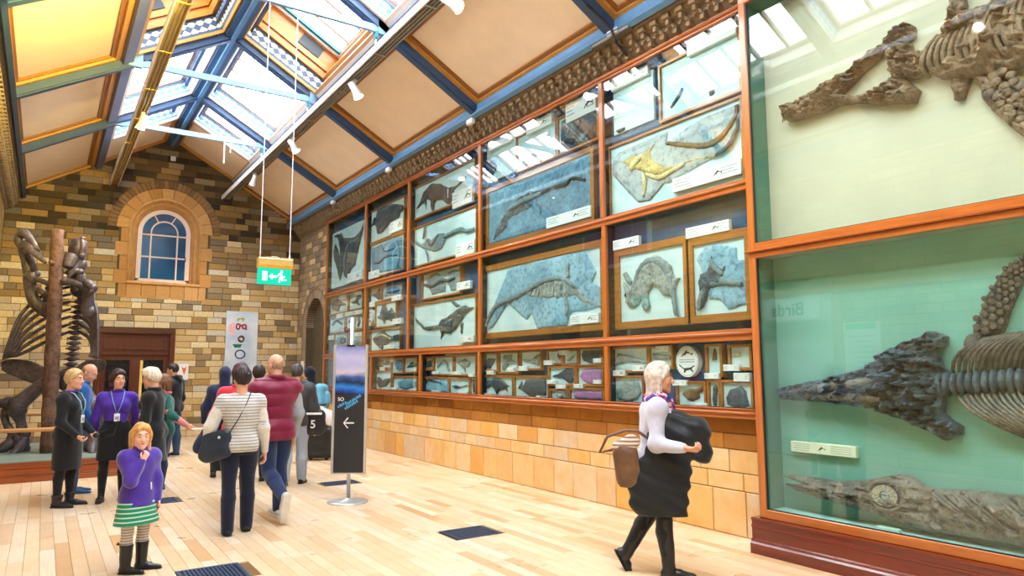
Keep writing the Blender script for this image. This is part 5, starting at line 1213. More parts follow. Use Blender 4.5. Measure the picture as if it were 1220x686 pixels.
for z0, z1 in ((.376, 2.61), (2.745, 5.07)):
    MB().cbox(BF, BF + .05, 4.015, BC1, z0 - .075, z1 + .01, .008).build('stile', M['cab_wood_v'], bc)
    MB().cbox(BF, BF + .05, BC0, BC0 + .075, z0 - .075, z1 + .01, .008).build('stile', M['cab_wood_v'], bc)
    MB().box(BF + .03, BF + .036, BC0 + .07, 4.02, z0 - .01, z1 + .01).build('glass_pane', M['glass'], bc)
    g = MB(); g.box(BF + .012, BF + .03, 4.003, 4.016, z0, z1).box(BF + .012, BF + .03, BC0 + .075, 4.003, z0 - .001, z0 + .008)
    g.build('glazing_seal', M['black'], bc)
MB().cbox(BF, BF + .05, BC0, 4.016, .30, .377, .006).build('rail', M['cab_wood'], bc)
MB().cbox(BF, BF + .05, BC0, 4.09, 2.605, 2.66, .006).build('rail', M['cab_wood'], bc)
MB().cbox(BF - .035, BF + .05, BC0, 4.115, 2.66, 2.682, .008).build('rail_cap', M['cab_wood'], bc)
MB().cbox(BF, BF + .05, BC0, 4.016, 2.682, 2.747, .006).build('rail', M['cab_wood'], bc)
MB().cbox(BF, BF + .05, BC0, 4.09, 5.07, 5.2, .006).build('rail', M['cab_wood'], bc)
prof = [(5.64, 0), (5.27, 0), (5.27, .085), (5.283, .10), (5.283, .115), (5.30, .125), (5.30, .215), (5.292, .222), (5.292, .236), (5.302, .242), (5.302, .275), (5.29, .282), (5.29, .297), (5.31, .302), (5.64, .302)]
MB().prism(prof, lambda u, v, w: (u, w, v), BC0, 4.135).build('plinth', M['mahogany'], bc)
c = BIG['card']
t = thing('caption_plaque', 'cream caption plaque with a black dolphin mark in the lower big case', 'label', (5.6, 3.6, .9))
y0, y1, z0, z1 = 3.30, 3.905, .872, .965
MB().cbox(5.585, 5.64, y0, y1, z0, z1, .004).build('plaque_body', mat('cream_plaque', srgb(236, 234, 208), .6, var=.02), t)
MB().prism([(3.64 - u * .07, .90 + v * .04) for u, v in DOLPHIN], lambda u, v, w: (w, u, v), 5.583, 5.585).build('dolphin_mark', M['ink'], t)
b = MB()
for k in range(4):
    b.box(5.584, 5.585, 3.72, 3.88 - .02 * (k % 2), .945 - k * .018, .949 - k * .018).box(5.584, 5.585, 3.34, 3.52, .945 - k * .018, .949 - k * .018)
b.build('printed_lines', M['ink_grey'], t)
t = tag(MB().cbox(5.42, 5.46, 2.90, 3.08, .366, .40, .006).build('specimen_block', mat('clear_block', srgb(190, 226, 214), .2)), 'small pale glassy block in front of the ringed eye fossil', 'block')
BR = FM['croc'] = fossil_mat('warm_brown_bone', srgb(92, 66, 50), srgb(158, 126, 98), .55, 14, .8)
DB = FM['dkcroc'] = fossil_mat('dark_bronze_bone', srgb(46, 38, 36), srgb(104, 88, 78), .5, 14, .8)
BL = FM['blueblack'] = fossil_mat('blue_black_bone', srgb(30, 38, 46), srgb(92, 104, 114), .35, 20, .9)
GB = FM['greybrown'] = fossil_mat('grey_brown_bone', srgb(70, 60, 54), srgb(138, 126, 114), .5, 16, .8)
def bez(p0, p1, p2, n=9): return [(1 - u) ** 2 * Vector(p0) + 2 * u * (1 - u) * Vector(p1) + u * u * Vector(p2) for u in [i / (n - 1) for i in range(n)]]
# --- upper: long jawed sea crocodile
t = thing('fossil_skeleton', 'brown long jawed reptile skeleton with open skull on the cream wall of the upper case', 'skeleton', (5.62, 2.6, 3.2), 'big skeletons in the display case')
ang = math.atan2(4.368 - 4.0, -(3.8 - 2.68)) 
link('upper_jaw', slab_mesh('upper_jaw', BIG['jaw_up'], BB, .16, BR, .0085, .55, .06, 20, (-.35, 55, .35), 1.0), t)
link('lower_jaw', slab_mesh('lower_jaw', BIG['jaw_low'], BB, .15, BR, .0085, .6, .06, 20, (0.05, 55, .35), 2.0), t)
link('cheek_bone', slab_mesh('cheek_bone', BIG['cheek'], BB, .15, BR, .0085, .8, .05, 26, None, 3.0), t)
link('rib_cage', slab_mesh('rib_cage', BIG['torso'], BB, .17, BR, .011, .6, .10, 14, (0.25, 40, .4), 4.0), t)
link('shoulder_bone', slab_mesh('shoulder_bone', BIG['shoulder'], BB, .14, BR, .0085, .5, .05, 22, None, 5.0), t)
link('limb_bone', slab_mesh('limb_bone', BIG['humerus'], BB, .13, BR, .0085, .4, .05, 22, (1.2, 40, .3), 6.0), t)
link('paddle', slab_mesh('paddle', BIG['paddle'], BB, .10, BR, .0085, .5, .05, 22, None, 7.0), t)
for i in range(26):
    y = 3.78 - i * .021
    z = 3.875 + .003 * i + .012 * math.sin(i * 1.9)
    MB().tube([(5.53, y, z + .012), (5.525, y + .004, z - .022 - .008 * (i % 3))], [.009, .003], 6).build('tooth', BR, t, True)
for i in range(9):
    u = i / 8; y = 2.66 - u * .30; z = 4.045 - .06 * u
    MB().ball((5.575, y, z), (.055, .024, .058 - .004 * (i % 2)), 10, 8).build('neck_vertebra', BR, t, True)
rr_ = random.Random(4)
for i in range(15):
    u = i / 14
    top = (5.50, 2.40 - .62 * u, 4.12 + .07 * u); bot = (5.55, 2.50 - .78 * u, 3.83 - .12 * u)
    mid = (5.40, (top[1] + bot[1]) / 2 + .12, (top[2] + bot[2]) / 2 - .05)
    MB().tube(bez(top, mid, bot), [.012, .018, .020, .020, .020, .019, .018, .016, .012], 7).build('rib', BR, t, True)
for i in range(8):
    u = i / 7
    MB().tube(bez((5.52, 2.42, 3.98 - .018 * i), (5.41, 2.1, 4.02 + .02 * i - .03), (5.5, 1.70, 4.10 - .05 * i)), [.010, .016, .018, .018, .018, .018, .016, .014, .010], 6).build('belly_rib', BR, t, True)
for i in range(9):
    for j in range(3):
        u = i / 8; y = 2.12 - .25 * u - .045 * j + .02 * (i % 2); z = 3.62 - .40 * u + .065 * j
        MB().ball((5.542, y, z), (.014, .042 * (1 - .25 * u), .034 * (1 - .2 * u)), 8, 6).build('paddle_plate', BR, t, True)
# --- lower: broad skull seen from above with ribs and a paddle of plates
t = thing('fossil_skeleton', 'blue black pointed skull with ribs and plated paddle on the green lower wall', 'skeleton', (5.62, 2.6, 1.1), 'big skeletons in the display case')
link('skull', slab_mesh('skull', BIG['skull'], BB, .19, BL, .0095, .9, .16, 24, (-0.05, 40, .3), 8.0), t)
for dz, y0_, y1_, zz in ((.0, 3.92, 3.05, .03), (-.05, 3.90, 3.0, -.02)):
    MB().tube(bez((5.56, y0_, 1.385 + zz * .5), (5.51, 3.5, 1.40 + zz), (5.455, y1_, 1.42 + zz * 3)), [.012, .022, .028, .033, .036, .038, .038, .036, .02], 7).build('snout_ridge', GB, t, True)
for i in range(22):
    u = i / 21; y = 2.60 - u * 1.1; z = 1.478 + .09 * u
    MB().ball((5.56, y, z), (.075, .030, .085 + .008 * (i % 2)), 10, 8).build('vertebra', BL, t, True)
for i in range(22):
    u = i / 21
    y = 2.50 - .80 * u
    MB().tube(bez((5.57, y, 1.55 + .06 * u), (5.42, y - .02 - .1 * u, 1.74 + .12 * u), (5.56, y - .30, 1.83 + .10 * u)), [.010, .014, .015, .015, .015, .014, .013, .011, .007], 6).build('upper_rib', DB, t, True)
    MB().tube(bez((5.57, y - .02, 1.42 + .08 * u), (5.42, y - .08, 1.30 + .03 * u), (5.56, y - .42, 1.13 - .02 * u)), [.010, .013, .014, .014, .014, .013, .012, .010, .006], 6).build('lower_rib', GB, t, True)
link('paddle_base', slab_mesh('paddle_base', BIG['paddle2'], BB, .045, DB, .0085, .3, .05, 22, None, 9.0), t)
P2 = BIG['paddle2']
ax0, ax1 = Vector((2.33, 1.76)), Vector((1.97, 2.40)); L2 = (ax1 - ax0).length; a_ = (ax1 - ax0) / L2; n2 = Vector((-a_.y, a_.x))
s_ = 0.0; r_ = 0
while s_ < L2:
    size = .062 * (1 - .55 * s_ / L2)
    for j in range(-4, 5):
        p = ax0 + a_ * s_ + n2 * ((j + .5 * (r_ % 2)) * size * 1.12)
        dd = poly_sdf(P2, np.array([[p.x]]), np.array([[p.y]]))[0, 0]
        if dd < -size * .12:
            hx = [(p.x + size * .54 * math.cos(PI / 3 * k + .5 + .2 * math.sin(j)), p.y + size * .54 * math.sin(PI / 3 * k + .5)) for k in range(6)]
            pts = [(5.575, u, v) for u, v in hx] + [(5.566, p.x + (u - p.x) * .82, p.y + (v - p.y) * .82) for u, v in hx]
            MB().add(pts + [(5.563, p.x, p.y)], [(k, (k + 1) % 6, 6 + (k + 1) % 6, 6 + k) for k in range(6)] + [(6 + k, 6 + (k + 1) % 6, 12) for k in range(6)]).build('paddle_plate', DB, t)
    s_ += size * .98; r_ += 1
MB().ball((5.57, 2.36, 1.76), (.05, .06, .09), 10, 8).build('limb_bone', DB, t, True)
# --- bottom: slender skull with a ringed eye lying on the case floor
t = thing('fossil_skeleton', 'grey brown slender skull with ringed eye lying on the floor of the lower case', 'skeleton', (5.5, 2.6, .37), 'big skeletons in the display case')
link('skull', slab_mesh('skull', BIG['low_skull'], 5.57, .13, GB, .0085, .35, .10, 18, (0.0, 50, .25), 10.0), t)
link('body', slab_mesh('body', BIG['low_body'], 5.60, .16, GB, .011, .5, .12, 13, (0.5, 28, .3), 11.0), t)
ey_, ez_ = 3.0, .632
MB().add(*(lambda: ([(5.437, ey_ + .118 * math.cos(k * PI / 14), ez_ + .092 * math.sin(k * PI / 14)) for k in range(28)] + [(5.437, ey_, ez_)], [(k, (k + 1) % 28, 28) for k in range(28)]))()).build('eye_socket', FM['black'], t)
for k in range(14):
    a0, a1 = 2 * PI * k / 14 + .03, 2 * PI * (k + 1) / 14 - .03
    pl = [(ey_ + r * 1.22 * math.cos(a), ez_ + r * math.sin(a)) for r, aa in ((.035, (a0, a1)), (.080, (a1, (a0 + a1) / 2, a0))) for a in aa]
    MB().prism(pl, lambda u, v, w: (w, u, v), 5.425, 5.437).build('eye_ring_plate', fossil_mat('eye_plate', srgb(150, 144, 128), srgb(186, 180, 164)) if k == 0 else bpy.data.materials['eye_plate'], t)
MB().ball((5.434, ey_, ez_), (.006, .034, .030), 12, 8).build('eye_centre', mat('eye_stone', srgb(150, 176, 190), .5), t, True)
MB().tube([(5.445, ey_ + .135 * math.cos(k * PI / 12), ez_ + .108 * math.sin(k * PI / 12)) for k in range(25)], .016, 7).build('orbit_rim', GB, t, True)
JL = BIG['jawline']
MB().tube([(5.455, y, z) for y, z in JL], .010, 6).build('jaw_gap', FM['black'], t, True)
for i in range(34):
    u = i / 33; y = 3.87 - u * .72; z = .603 - .04 * u
    MB().tube([(5.452, y, z + .010), (5.450, y, z - .012)], [.007, .002], 5).build('tooth', GB, t, True)
for i in range(20):
    u = i / 19; y = 2.66 - u * .95
    MB().tube(bez((5.46, y, .70 - .01 * math.sin(i)), (5.40, y - .12, .62), (5.46, y - .26, .53 - .02 * (i % 3))), [.008, .012, .013, .013, .013, .012, .011, .010, .007], 6).build('rib', GB, t, True)
# ------------------------------------------------------------------ giant sloth skeleton, measured bones (across, away, up) in metres
SLOTH = [
 ('forearm_bone',[(-0.605,-0.2,3.2),(-0.651,-0.25,3.457),(-0.68,-0.3,3.657)],[0.085,0.071,0.085],1.0),
 ('forearm_bone',[(-0.508,-0.2,3.229),(-0.538,-0.28,3.457),(-0.609,-0.3,3.657)],[0.056,0.042,0.056],1.0),
 ('hand_bone',[(-0.649,-0.3,3.629),(-0.73,-0.32,3.771),(-0.71,-0.34,3.886)],[0.071,0.085,0.056],1.0),
 ('claw',[(-0.708,-0.34,3.857),(-0.596,-0.4,3.886),(-0.444,-0.42,3.729),(-0.319,-0.42,3.571)],[0.071,0.071,0.056,0.021],1.0),
 ('claw',[(-0.653,-0.34,3.686),(-0.526,-0.42,3.686),(-0.374,-0.45,3.543),(-0.164,-0.46,3.371)],[0.071,0.071,0.056,0.028],1.0),
 ('claw',[(-0.603,-0.34,3.571),(-0.465,-0.42,3.629),(-0.322,-0.46,3.6)],[0.056,0.056,0.021],1.0),
 ('upper_arm_bone',[(-0.589,-0.2,3.171),(-0.601,-0.15,2.943),(-0.531,-0.1,2.743),(-0.395,-0.05,2.629)],[0.113,0.085,0.099,0.113],1.0),
 ('shoulder_blade',[(-0.393,-0.0,2.6),(-0.353,0.05,2.843),(-0.34,0.1,3.057),(-0.237,0.12,3.2)],[0.085,0.127,0.099,0.056],0.45),
 ('collar_bone',[(-0.488,-0.2,3.143),(-0.314,-0.25,3.086),(-0.137,-0.2,2.986)],[0.056,0.042,0.056],1.0),
 ('collar_bone',[(-0.533,-0.1,2.986),(-0.328,-0.15,2.886),(-0.124,-0.1,2.8)],[0.056,0.042,0.056],1.0),
 ('upper_arm_bone',[(0.343,-0.05,2.6),(0.358,-0.1,2.8),(0.359,-0.15,2.986)],[0.113,0.085,0.099],1.0),
 ('forearm_bone',[(0.345,-0.2,2.986),(0.225,-0.3,3.071),(0.083,-0.36,3.086)],[0.071,0.056,0.056],1.0),
 ('hand_bone',[(0.285,-0.2,3.029),(0.291,-0.25,3.143),(0.27,-0.28,3.243)],[0.056,0.071,0.056],1.0),
 ('hand_bone',[(0.342,-0.2,3.029),(0.425,-0.25,3.057),(0.502,-0.28,2.971)],[0.056,0.071,0.071],1.0),
 ('claw',[(0.502,-0.28,2.971),(0.534,-0.32,2.914),(0.471,-0.34,2.8)],[0.056,0.042,0.014],1.0),
 ('claw',[(0.271,-0.28,3.229),(0.241,-0.33,3.257),(0.15,-0.38,3.143)],[0.056,0.056,0.014],1.0),
 ('shoulder_blade',[(0.343,0,2.6),(0.216,0.08,2.8),(0.118,0.12,2.986),(0.048,0.14,3.171)],[0.085,0.127,0.099,0.056],0.45),
 ('pelvis_blade',[(-1.009,-0.1,1.686),(-0.896,-0.05,1.686),(-0.636,0.0,1.614),(-0.373,0.05,1.5),(-0.14,0.05,1.414)],[0.056,0.127,0.169,0.155,0.113],0.5),
 ('pelvis_blade',[(0.688,-0.05,1.729),(0.577,0,1.7),(0.382,0.02,1.643),(0.219,0.05,1.543),(0.03,0.05,1.414)],[0.042,0.113,0.141,0.141,0.113],0.5),
 ('sacrum',[(-0.07,0.15,1.629),(-0.058,0.15,1.457),(-0.074,0.18,1.286)],[0.127,0.155,0.113],1.0),
 ('thigh_bone',[(-0.282,-0.02,1.414),(-0.415,-0.1,1.3),(-0.546,-0.18,1.143),(-0.653,-0.2,1.057)],[0.127,0.113,0.127,0.141],1.0),
 ('knee_bone',[(-0.797,-0.22,1.086),(-0.882,-0.24,1.086)],[0.099,0.071],1.0),
 ('shin_bone',[(-0.647,-0.2,0.971),(-0.591,-0.15,0.771),(-0.577,-0.12,0.571)],[0.127,0.071,0.099],1.0),
 ('shin_bone',[(-0.829,-0.2,0.943),(-0.817,-0.18,0.771),(-0.704,-0.14,0.571)],[0.071,0.056,0.071],1.0),
 ('heel_bone',[(-0.7,-0.12,0.514),(-0.611,-0.15,0.457),(-0.561,-0.1,0.343)],[0.113,0.127,0.085],1.0),
 ('foot_bone',[(-0.641,-0.15,0.486),(-0.747,-0.3,0.371),(-0.827,-0.42,0.3)],[0.113,0.085,0.042],1.0),
 ('foot_bone',[(-0.554,-0.15,0.457),(-0.491,-0.3,0.357),(-0.514,-0.42,0.286)],[0.099,0.071,0.042],1.0),
 ('thigh_bone',[(0.254,-0.02,1.457),(0.377,-0.1,1.314),(0.502,-0.18,1.143),(0.594,-0.2,1.043)],[0.127,0.113,0.127,0.141],1.0),
 ('shin_bone',[(0.599,-0.2,0.971),(0.571,-0.15,0.771),(0.559,-0.12,0.543)],[0.127,0.085,0.099],1.0),
 ('shin_bone',[(0.715,-0.2,0.943),(0.714,-0.18,0.743),(0.628,-0.14,0.557)],[0.071,0.056,0.071],1.0),
 ('heel_bone',[(0.591,-0.12,0.486),(0.571,-0.15,0.371),(0.56,-0.1,0.314)],[0.113,0.113,0.071],1.0),
 ('foot_bone',[(0.607,-0.15,0.457),(0.7,-0.3,0.343),(0.761,-0.42,0.286)],[0.099,0.071,0.042],1.0),
 ('skull',[(0.099,-0.1,3.457),(0.128,-0.12,3.657),(0.158,-0.1,3.829)],[0.113,0.141,0.113],1.0),
 ('cheek_bone',[(0.201,-0.16,3.829),(0.267,-0.2,3.686),(0.235,-0.2,3.543)],[0.042,0.042,0.042],1.0),
 ('snout',[(0.107,-0.2,3.543),(0.089,-0.26,3.4),(0.081,-0.28,3.314)],[0.113,0.099,0.085],1.0),
 ('lower_jaw',[(0.164,-0.1,3.543),(0.123,-0.18,3.314),(0.075,-0.24,3.2)],[0.056,0.071,0.071],1.0),
 ('neck_bone',[(0.033,0.1,2.986),(0.046,0.06,3.2),(0.102,-0.02,3.414)],[0.113,0.099,0.099],1.0),
]
SLOTH_RIBS = [[(-0.128,0.18,3.057),(-0.444,0.06,2.929),(-0.771,-0.1,2.543),(-0.918,-0.22,1.8)],[(-0.014,0.18,3.057),(0.264,0.06,2.929),(0.517,-0.1,2.543),(0.64,-0.22,1.8)],[(-0.119,0.18,2.929),(-0.421,0.06,2.8),(-0.743,-0.1,2.443),(-0.887,-0.22,1.807)],[(-0.005,0.18,2.929),(0.273,0.06,2.8),(0.51,-0.1,2.443),(0.619,-0.22,1.807)],[(-0.11,0.18,2.8),(-0.398,0.06,2.671),(-0.715,-0.1,2.343),(-0.856,-0.22,1.814)],[(0.004,0.18,2.8),(0.282,0.06,2.671),(0.503,-0.1,2.343),(0.597,-0.22,1.814)],[(-0.101,0.18,2.671),(-0.375,0.06,2.543),(-0.687,-0.1,2.243),(-0.826,-0.22,1.821)],[(0.013,0.18,2.671),(0.291,0.06,2.543),(0.496,-0.1,2.243),(0.575,-0.22,1.821)],[(-0.092,0.18,2.543),(-0.352,0.06,2.414),(-0.658,-0.1,2.143),(-0.795,-0.22,1.829)],[(0.022,0.18,2.543),(0.3,0.06,2.414),(0.489,-0.1,2.143),(0.553,-0.22,1.829)],[(-0.083,0.18,2.414),(-0.329,0.06,2.286),(-0.63,-0.1,2.043),(-0.764,-0.22,1.836)],[(0.031,0.18,2.414),(0.309,0.06,2.286),(0.482,-0.1,2.043),(0.532,-0.22,1.836)],[(-0.074,0.18,2.286),(-0.305,0.06,2.157),(-0.602,-0.1,1.943),(-0.734,-0.22,1.843)],[(0.04,0.18,2.286),(0.318,0.06,2.157),(0.475,-0.1,1.943),(0.51,-0.22,1.843)],[(-0.117,0.15,3.314),(-0.297,0.05,3.257),(-0.399,-0.05,3.086)],[(-0.018,0.15,3.314),(0.142,0.05,3.257),(0.239,-0.05,3.086)],[(-0.11,0.15,3.214),(-0.29,0.05,3.157),(-0.42,-0.05,2.986)],[(-0.011,0.15,3.214),(0.149,0.05,3.157),(0.274,-0.05,2.986)],[(-0.103,0.15,3.114),(-0.283,0.05,3.057),(-0.441,-0.05,2.886)],[(-0.004,0.15,3.114),(0.156,0.05,3.057),(0.309,-0.05,2.886)]]
SLOTH_SPINE = [(0.036,0.18,2.943),(0.006,0.22,2.796),(0.0,0.22,2.706),(-0.006,0.22,2.616),(-0.012,0.22,2.527),(-0.017,0.22,2.437),(-0.023,0.22,2.347),(-0.029,0.22,2.257),(-0.035,0.22,2.167),(-0.041,0.22,2.078),(-0.047,0.22,1.988),(-0.052,0.22,1.898),(-0.058,0.22,1.808),(-0.064,0.22,1.718),(-0.07,0.22,1.629)]
SLOTH_TAIL = [(-0.09,0.2,1.314),(-0.098,0.22,1.242),(-0.106,0.24,1.169),(-0.114,0.26,1.097),(-0.122,0.28,1.024),(-0.13,0.3,0.952),(-0.138,0.32,0.879),(-0.146,0.34,0.807),(-0.154,0.36,0.734),(-0.162,0.38,0.662),(-0.17,0.4,0.589),(-0.178,0.42,0.516),(-0.186,0.44,0.444),(-0.194,0.46,0.371)]
SLOTH_TRUNK = [(0.037,-0.36,0.3),(-0.013,-0.36,1.629),(-0.037,-0.36,2.771),(-0.083,-0.36,3.943)]
PX0, PX1, PY0, PY1, PZ = XL + .02, 1.55, 12.57, 15.7, .30
t = thing('skeleton_plinth', 'low wooden plinth with grey deck under the giant skeleton', 'plinth', (.3, 14, 0))
M['plinth_wood'] = wood('plinth_wood', srgb(126, 56, 18), srgb(172, 88, 36), .3, 0, 2.0, .4)
M['deck'] = mat('grey_green_deck', srgb(128, 146, 138), .45, var=.1, scale=2)
MB().box(PX0 + .02, PX1 - .04, PY0 + .04, PY1, .02, PZ - .01).build('plinth_core', M['plinth_wood'], t)
for o, z0, z1 in ((0.0, 0, .075), (.012, .075, .10), (.03, .10, .19), (.018, .19, .205), (.004, .205, .225), (.02, .225, .285)):
    b = MB(); b.cbox(PX0, PX1 - o, PY0 + o, PY0 + .06, z0, z1, .004).cbox(PX1 - .06, PX1 - o, PY0 + .06, PY1, z0, z1, .004); b.build('plinth_moulding', M['plinth_wood'], t)
MB().box(PX0, PX1 - .01, PY0 + .01, PY1, PZ - .015, PZ).build('deck', M['deck'], t)
t = thing('handrail', 'pale wooden handrail along the front of the skeleton plinth', 'rail', (.3, 12.75, .3))
M['rail_wood'] = wood('rail_wood', srgb(196, 140, 82), srgb(222, 172, 112), .35, 0, 2.0)
MB().tube([(PX0, 12.75, .735), (1.45, 12.75, .735)], .03, 10).build('rail_bar', M['rail_wood'], t, True)
for x in (-.85, 1.40): MB().tube([(x, 12.75, PZ), (x, 12.75, .72)], .018, 8).build('post', M['alu_dark'], t)
t = thing('handrail', 'thin wooden handrail along the wall behind the skeleton', 'rail', (.3, 15.5, .3))
MB().tube([(PX0, 15.5, .835), (1.45, 15.5, .835)], .03, 10).build('rail_bar', M['rail_wood'], t, True)
for x in (-.8, 1.4): MB().tube([(x, 15.5, PZ), (x, 15.5, .82)], .018, 8).build('post', M['alu_dark'], t)
SU, SW = Vector((.832, -.555, 0)), Vector((.555, .832, 0)); SO_ = Vector((.32, 14.0, 0))
def sp(p): return SO_ + SU * p[0] + SW * p[1] + Vector((0, 0, p[2]))
M['sloth'] = fossil_mat('dark_skeleton_bone', srgb(36, 30, 36), srgb(104, 92, 100), .42, 9, .5)
M['bark'] = fossil_mat('brown_bark', srgb(74, 50, 40), srgb(124, 92, 76), .8, 12, 1.0)
t = thing('tree_trunk', 'brown tree trunk standing on the plinth in front of the giant skeleton', 'tree trunk', sp((0, -.36, PZ)))
TR = [sp(p) for p in SLOTH_TRUNK]; pts = []; rad = []
for i in range(25):
    u = i / 24 * 3; k = min(2, int(u)); f_ = u - k
    pts.append(TR[k].lerp(TR[k + 1], f_)); rad.append(.118 - .022 * i / 24 + .006 * math.sin(i * 2.1))
pts[0].z = PZ
MB().tube(pts, rad, 18).build('trunk', M['bark'], t, True)
MB().tube([pts[20] + Vector((-.05, -.08, 0)), pts[20] + Vector((-.09, -.13, .03))], [.04, .03], 8).build('cut_branch', M['bark'], t, True)
t = thing('ground_sloth_skeleton', 'huge dark ground sloth skeleton reaching up around the tree trunk', 'skeleton', sp((0, .1, PZ)))
def smooth_path(P, n=5):
    P = [Vector(p) for p in P]; out = []
    for i in range(len(P) - 1):
        p0, p1, p2, p3 = P[max(i - 1, 0)], P[i], P[i + 1], P[min(i + 2, len(P) - 1)]
        for k in range(n):
            u = k / n
            out.append(.5 * ((2 * p1) + (p2 - p0) * u + (2 * p0 - 5 * p1 + 4 * p2 - p3) * u * u + (3 * p1 - p0 - 3 * p2 + p3) * u ** 3))
    return out + [P[-1]]
for nm, P, R_, fl in SLOTH:
    P = [sp(p) for p in P]; n = 4
    pp = smooth_path(P, n)
    rr = []
    for i in range(len(pp)):
        u = i / n; k = min(len(R_) - 2, int(u)); rr.append(R_[k] + (R_[k + 1] - R_[k]) * (u - k))
    if fl < 1:
        b = MB(); b.tube([(0, 0, 0)], .01, 3) if False else None
        nw = (SW * .8 - SU * .2).normalized()
        seg = 12; vs = []
        for i, p in enumerate(pp):
            d = (pp[min(i + 1, len(pp) - 1)] - pp[max(i - 1, 0)]).normalized(); side = d.cross(nw).normalized()
            for k in range(seg):
                a = 2 * PI * k / seg; vs.append(p + side * (rr[i] * math.cos(a)) + nw * (rr[i] * .35 * math.sin(a) - .05 * math.cos(a) ** 2))
        fs = [(i * seg + k, i * seg + (k + 1) % seg, (i + 1) * seg + (k + 1) % seg, (i + 1) * seg + k) for i in range(len(pp) - 1) for k in range(seg)]
        fs += [tuple(range(seg))[::-1], tuple((len(pp) - 1) * seg + k for k in range(seg))]
        MB().add(vs, fs).build(nm, M['sloth'], t, True)
    else:
        rr[0] *= .75; rr[-1] *= .8
        b = MB().tube(pp, rr, 10)
        if nm.endswith('bone') and nm not in ('collar_bone',):
            for e_ in (0, -1):
                b.ball(P[e_] + SU * .02, R_[e_] * 1.12, 10, 7)
        b.build(nm, M['sloth'], t, True)
for P in SLOTH_RIBS:
    pp = smooth_path([sp(p) for p in P], 6); n = len(pp)
    MB().tube(pp, [.026 + .012 * math.sin(PI * i / n) for i in range(n - 1)] + [.018], 8, flat=.8).build('rib', M['sloth'], t, True)
for P in (SLOTH_SPINE, SLOTH_TAIL):
    tail = P is SLOTH_TAIL
    for i in range(0, len(P)):
        c = sp(P[i]); r_ = .085 if not tail else .085 - .003 * i
        if c.z < PZ + .06: continue
        MB().ball(c, (r_, r_, .045), 10, 7).build('vertebra', M['sloth'], t, True)
        MB().tube([c, c + SW * .16 + Vector((0, 0, .03))], [.035, .012], 6).tube([c - SU * .13, c, c + SU * .13], [.012, .03, .012], 6).build('vertebra_spine', M['sloth'], t, True)
b = MB()
for i in range(5): b.ball(sp((.07 + .02 * (i % 2), -.30 - .008 * i, 3.36 + .02 * i)), .022, 6, 5)
b.build('tooth', M['sloth'], t, True)
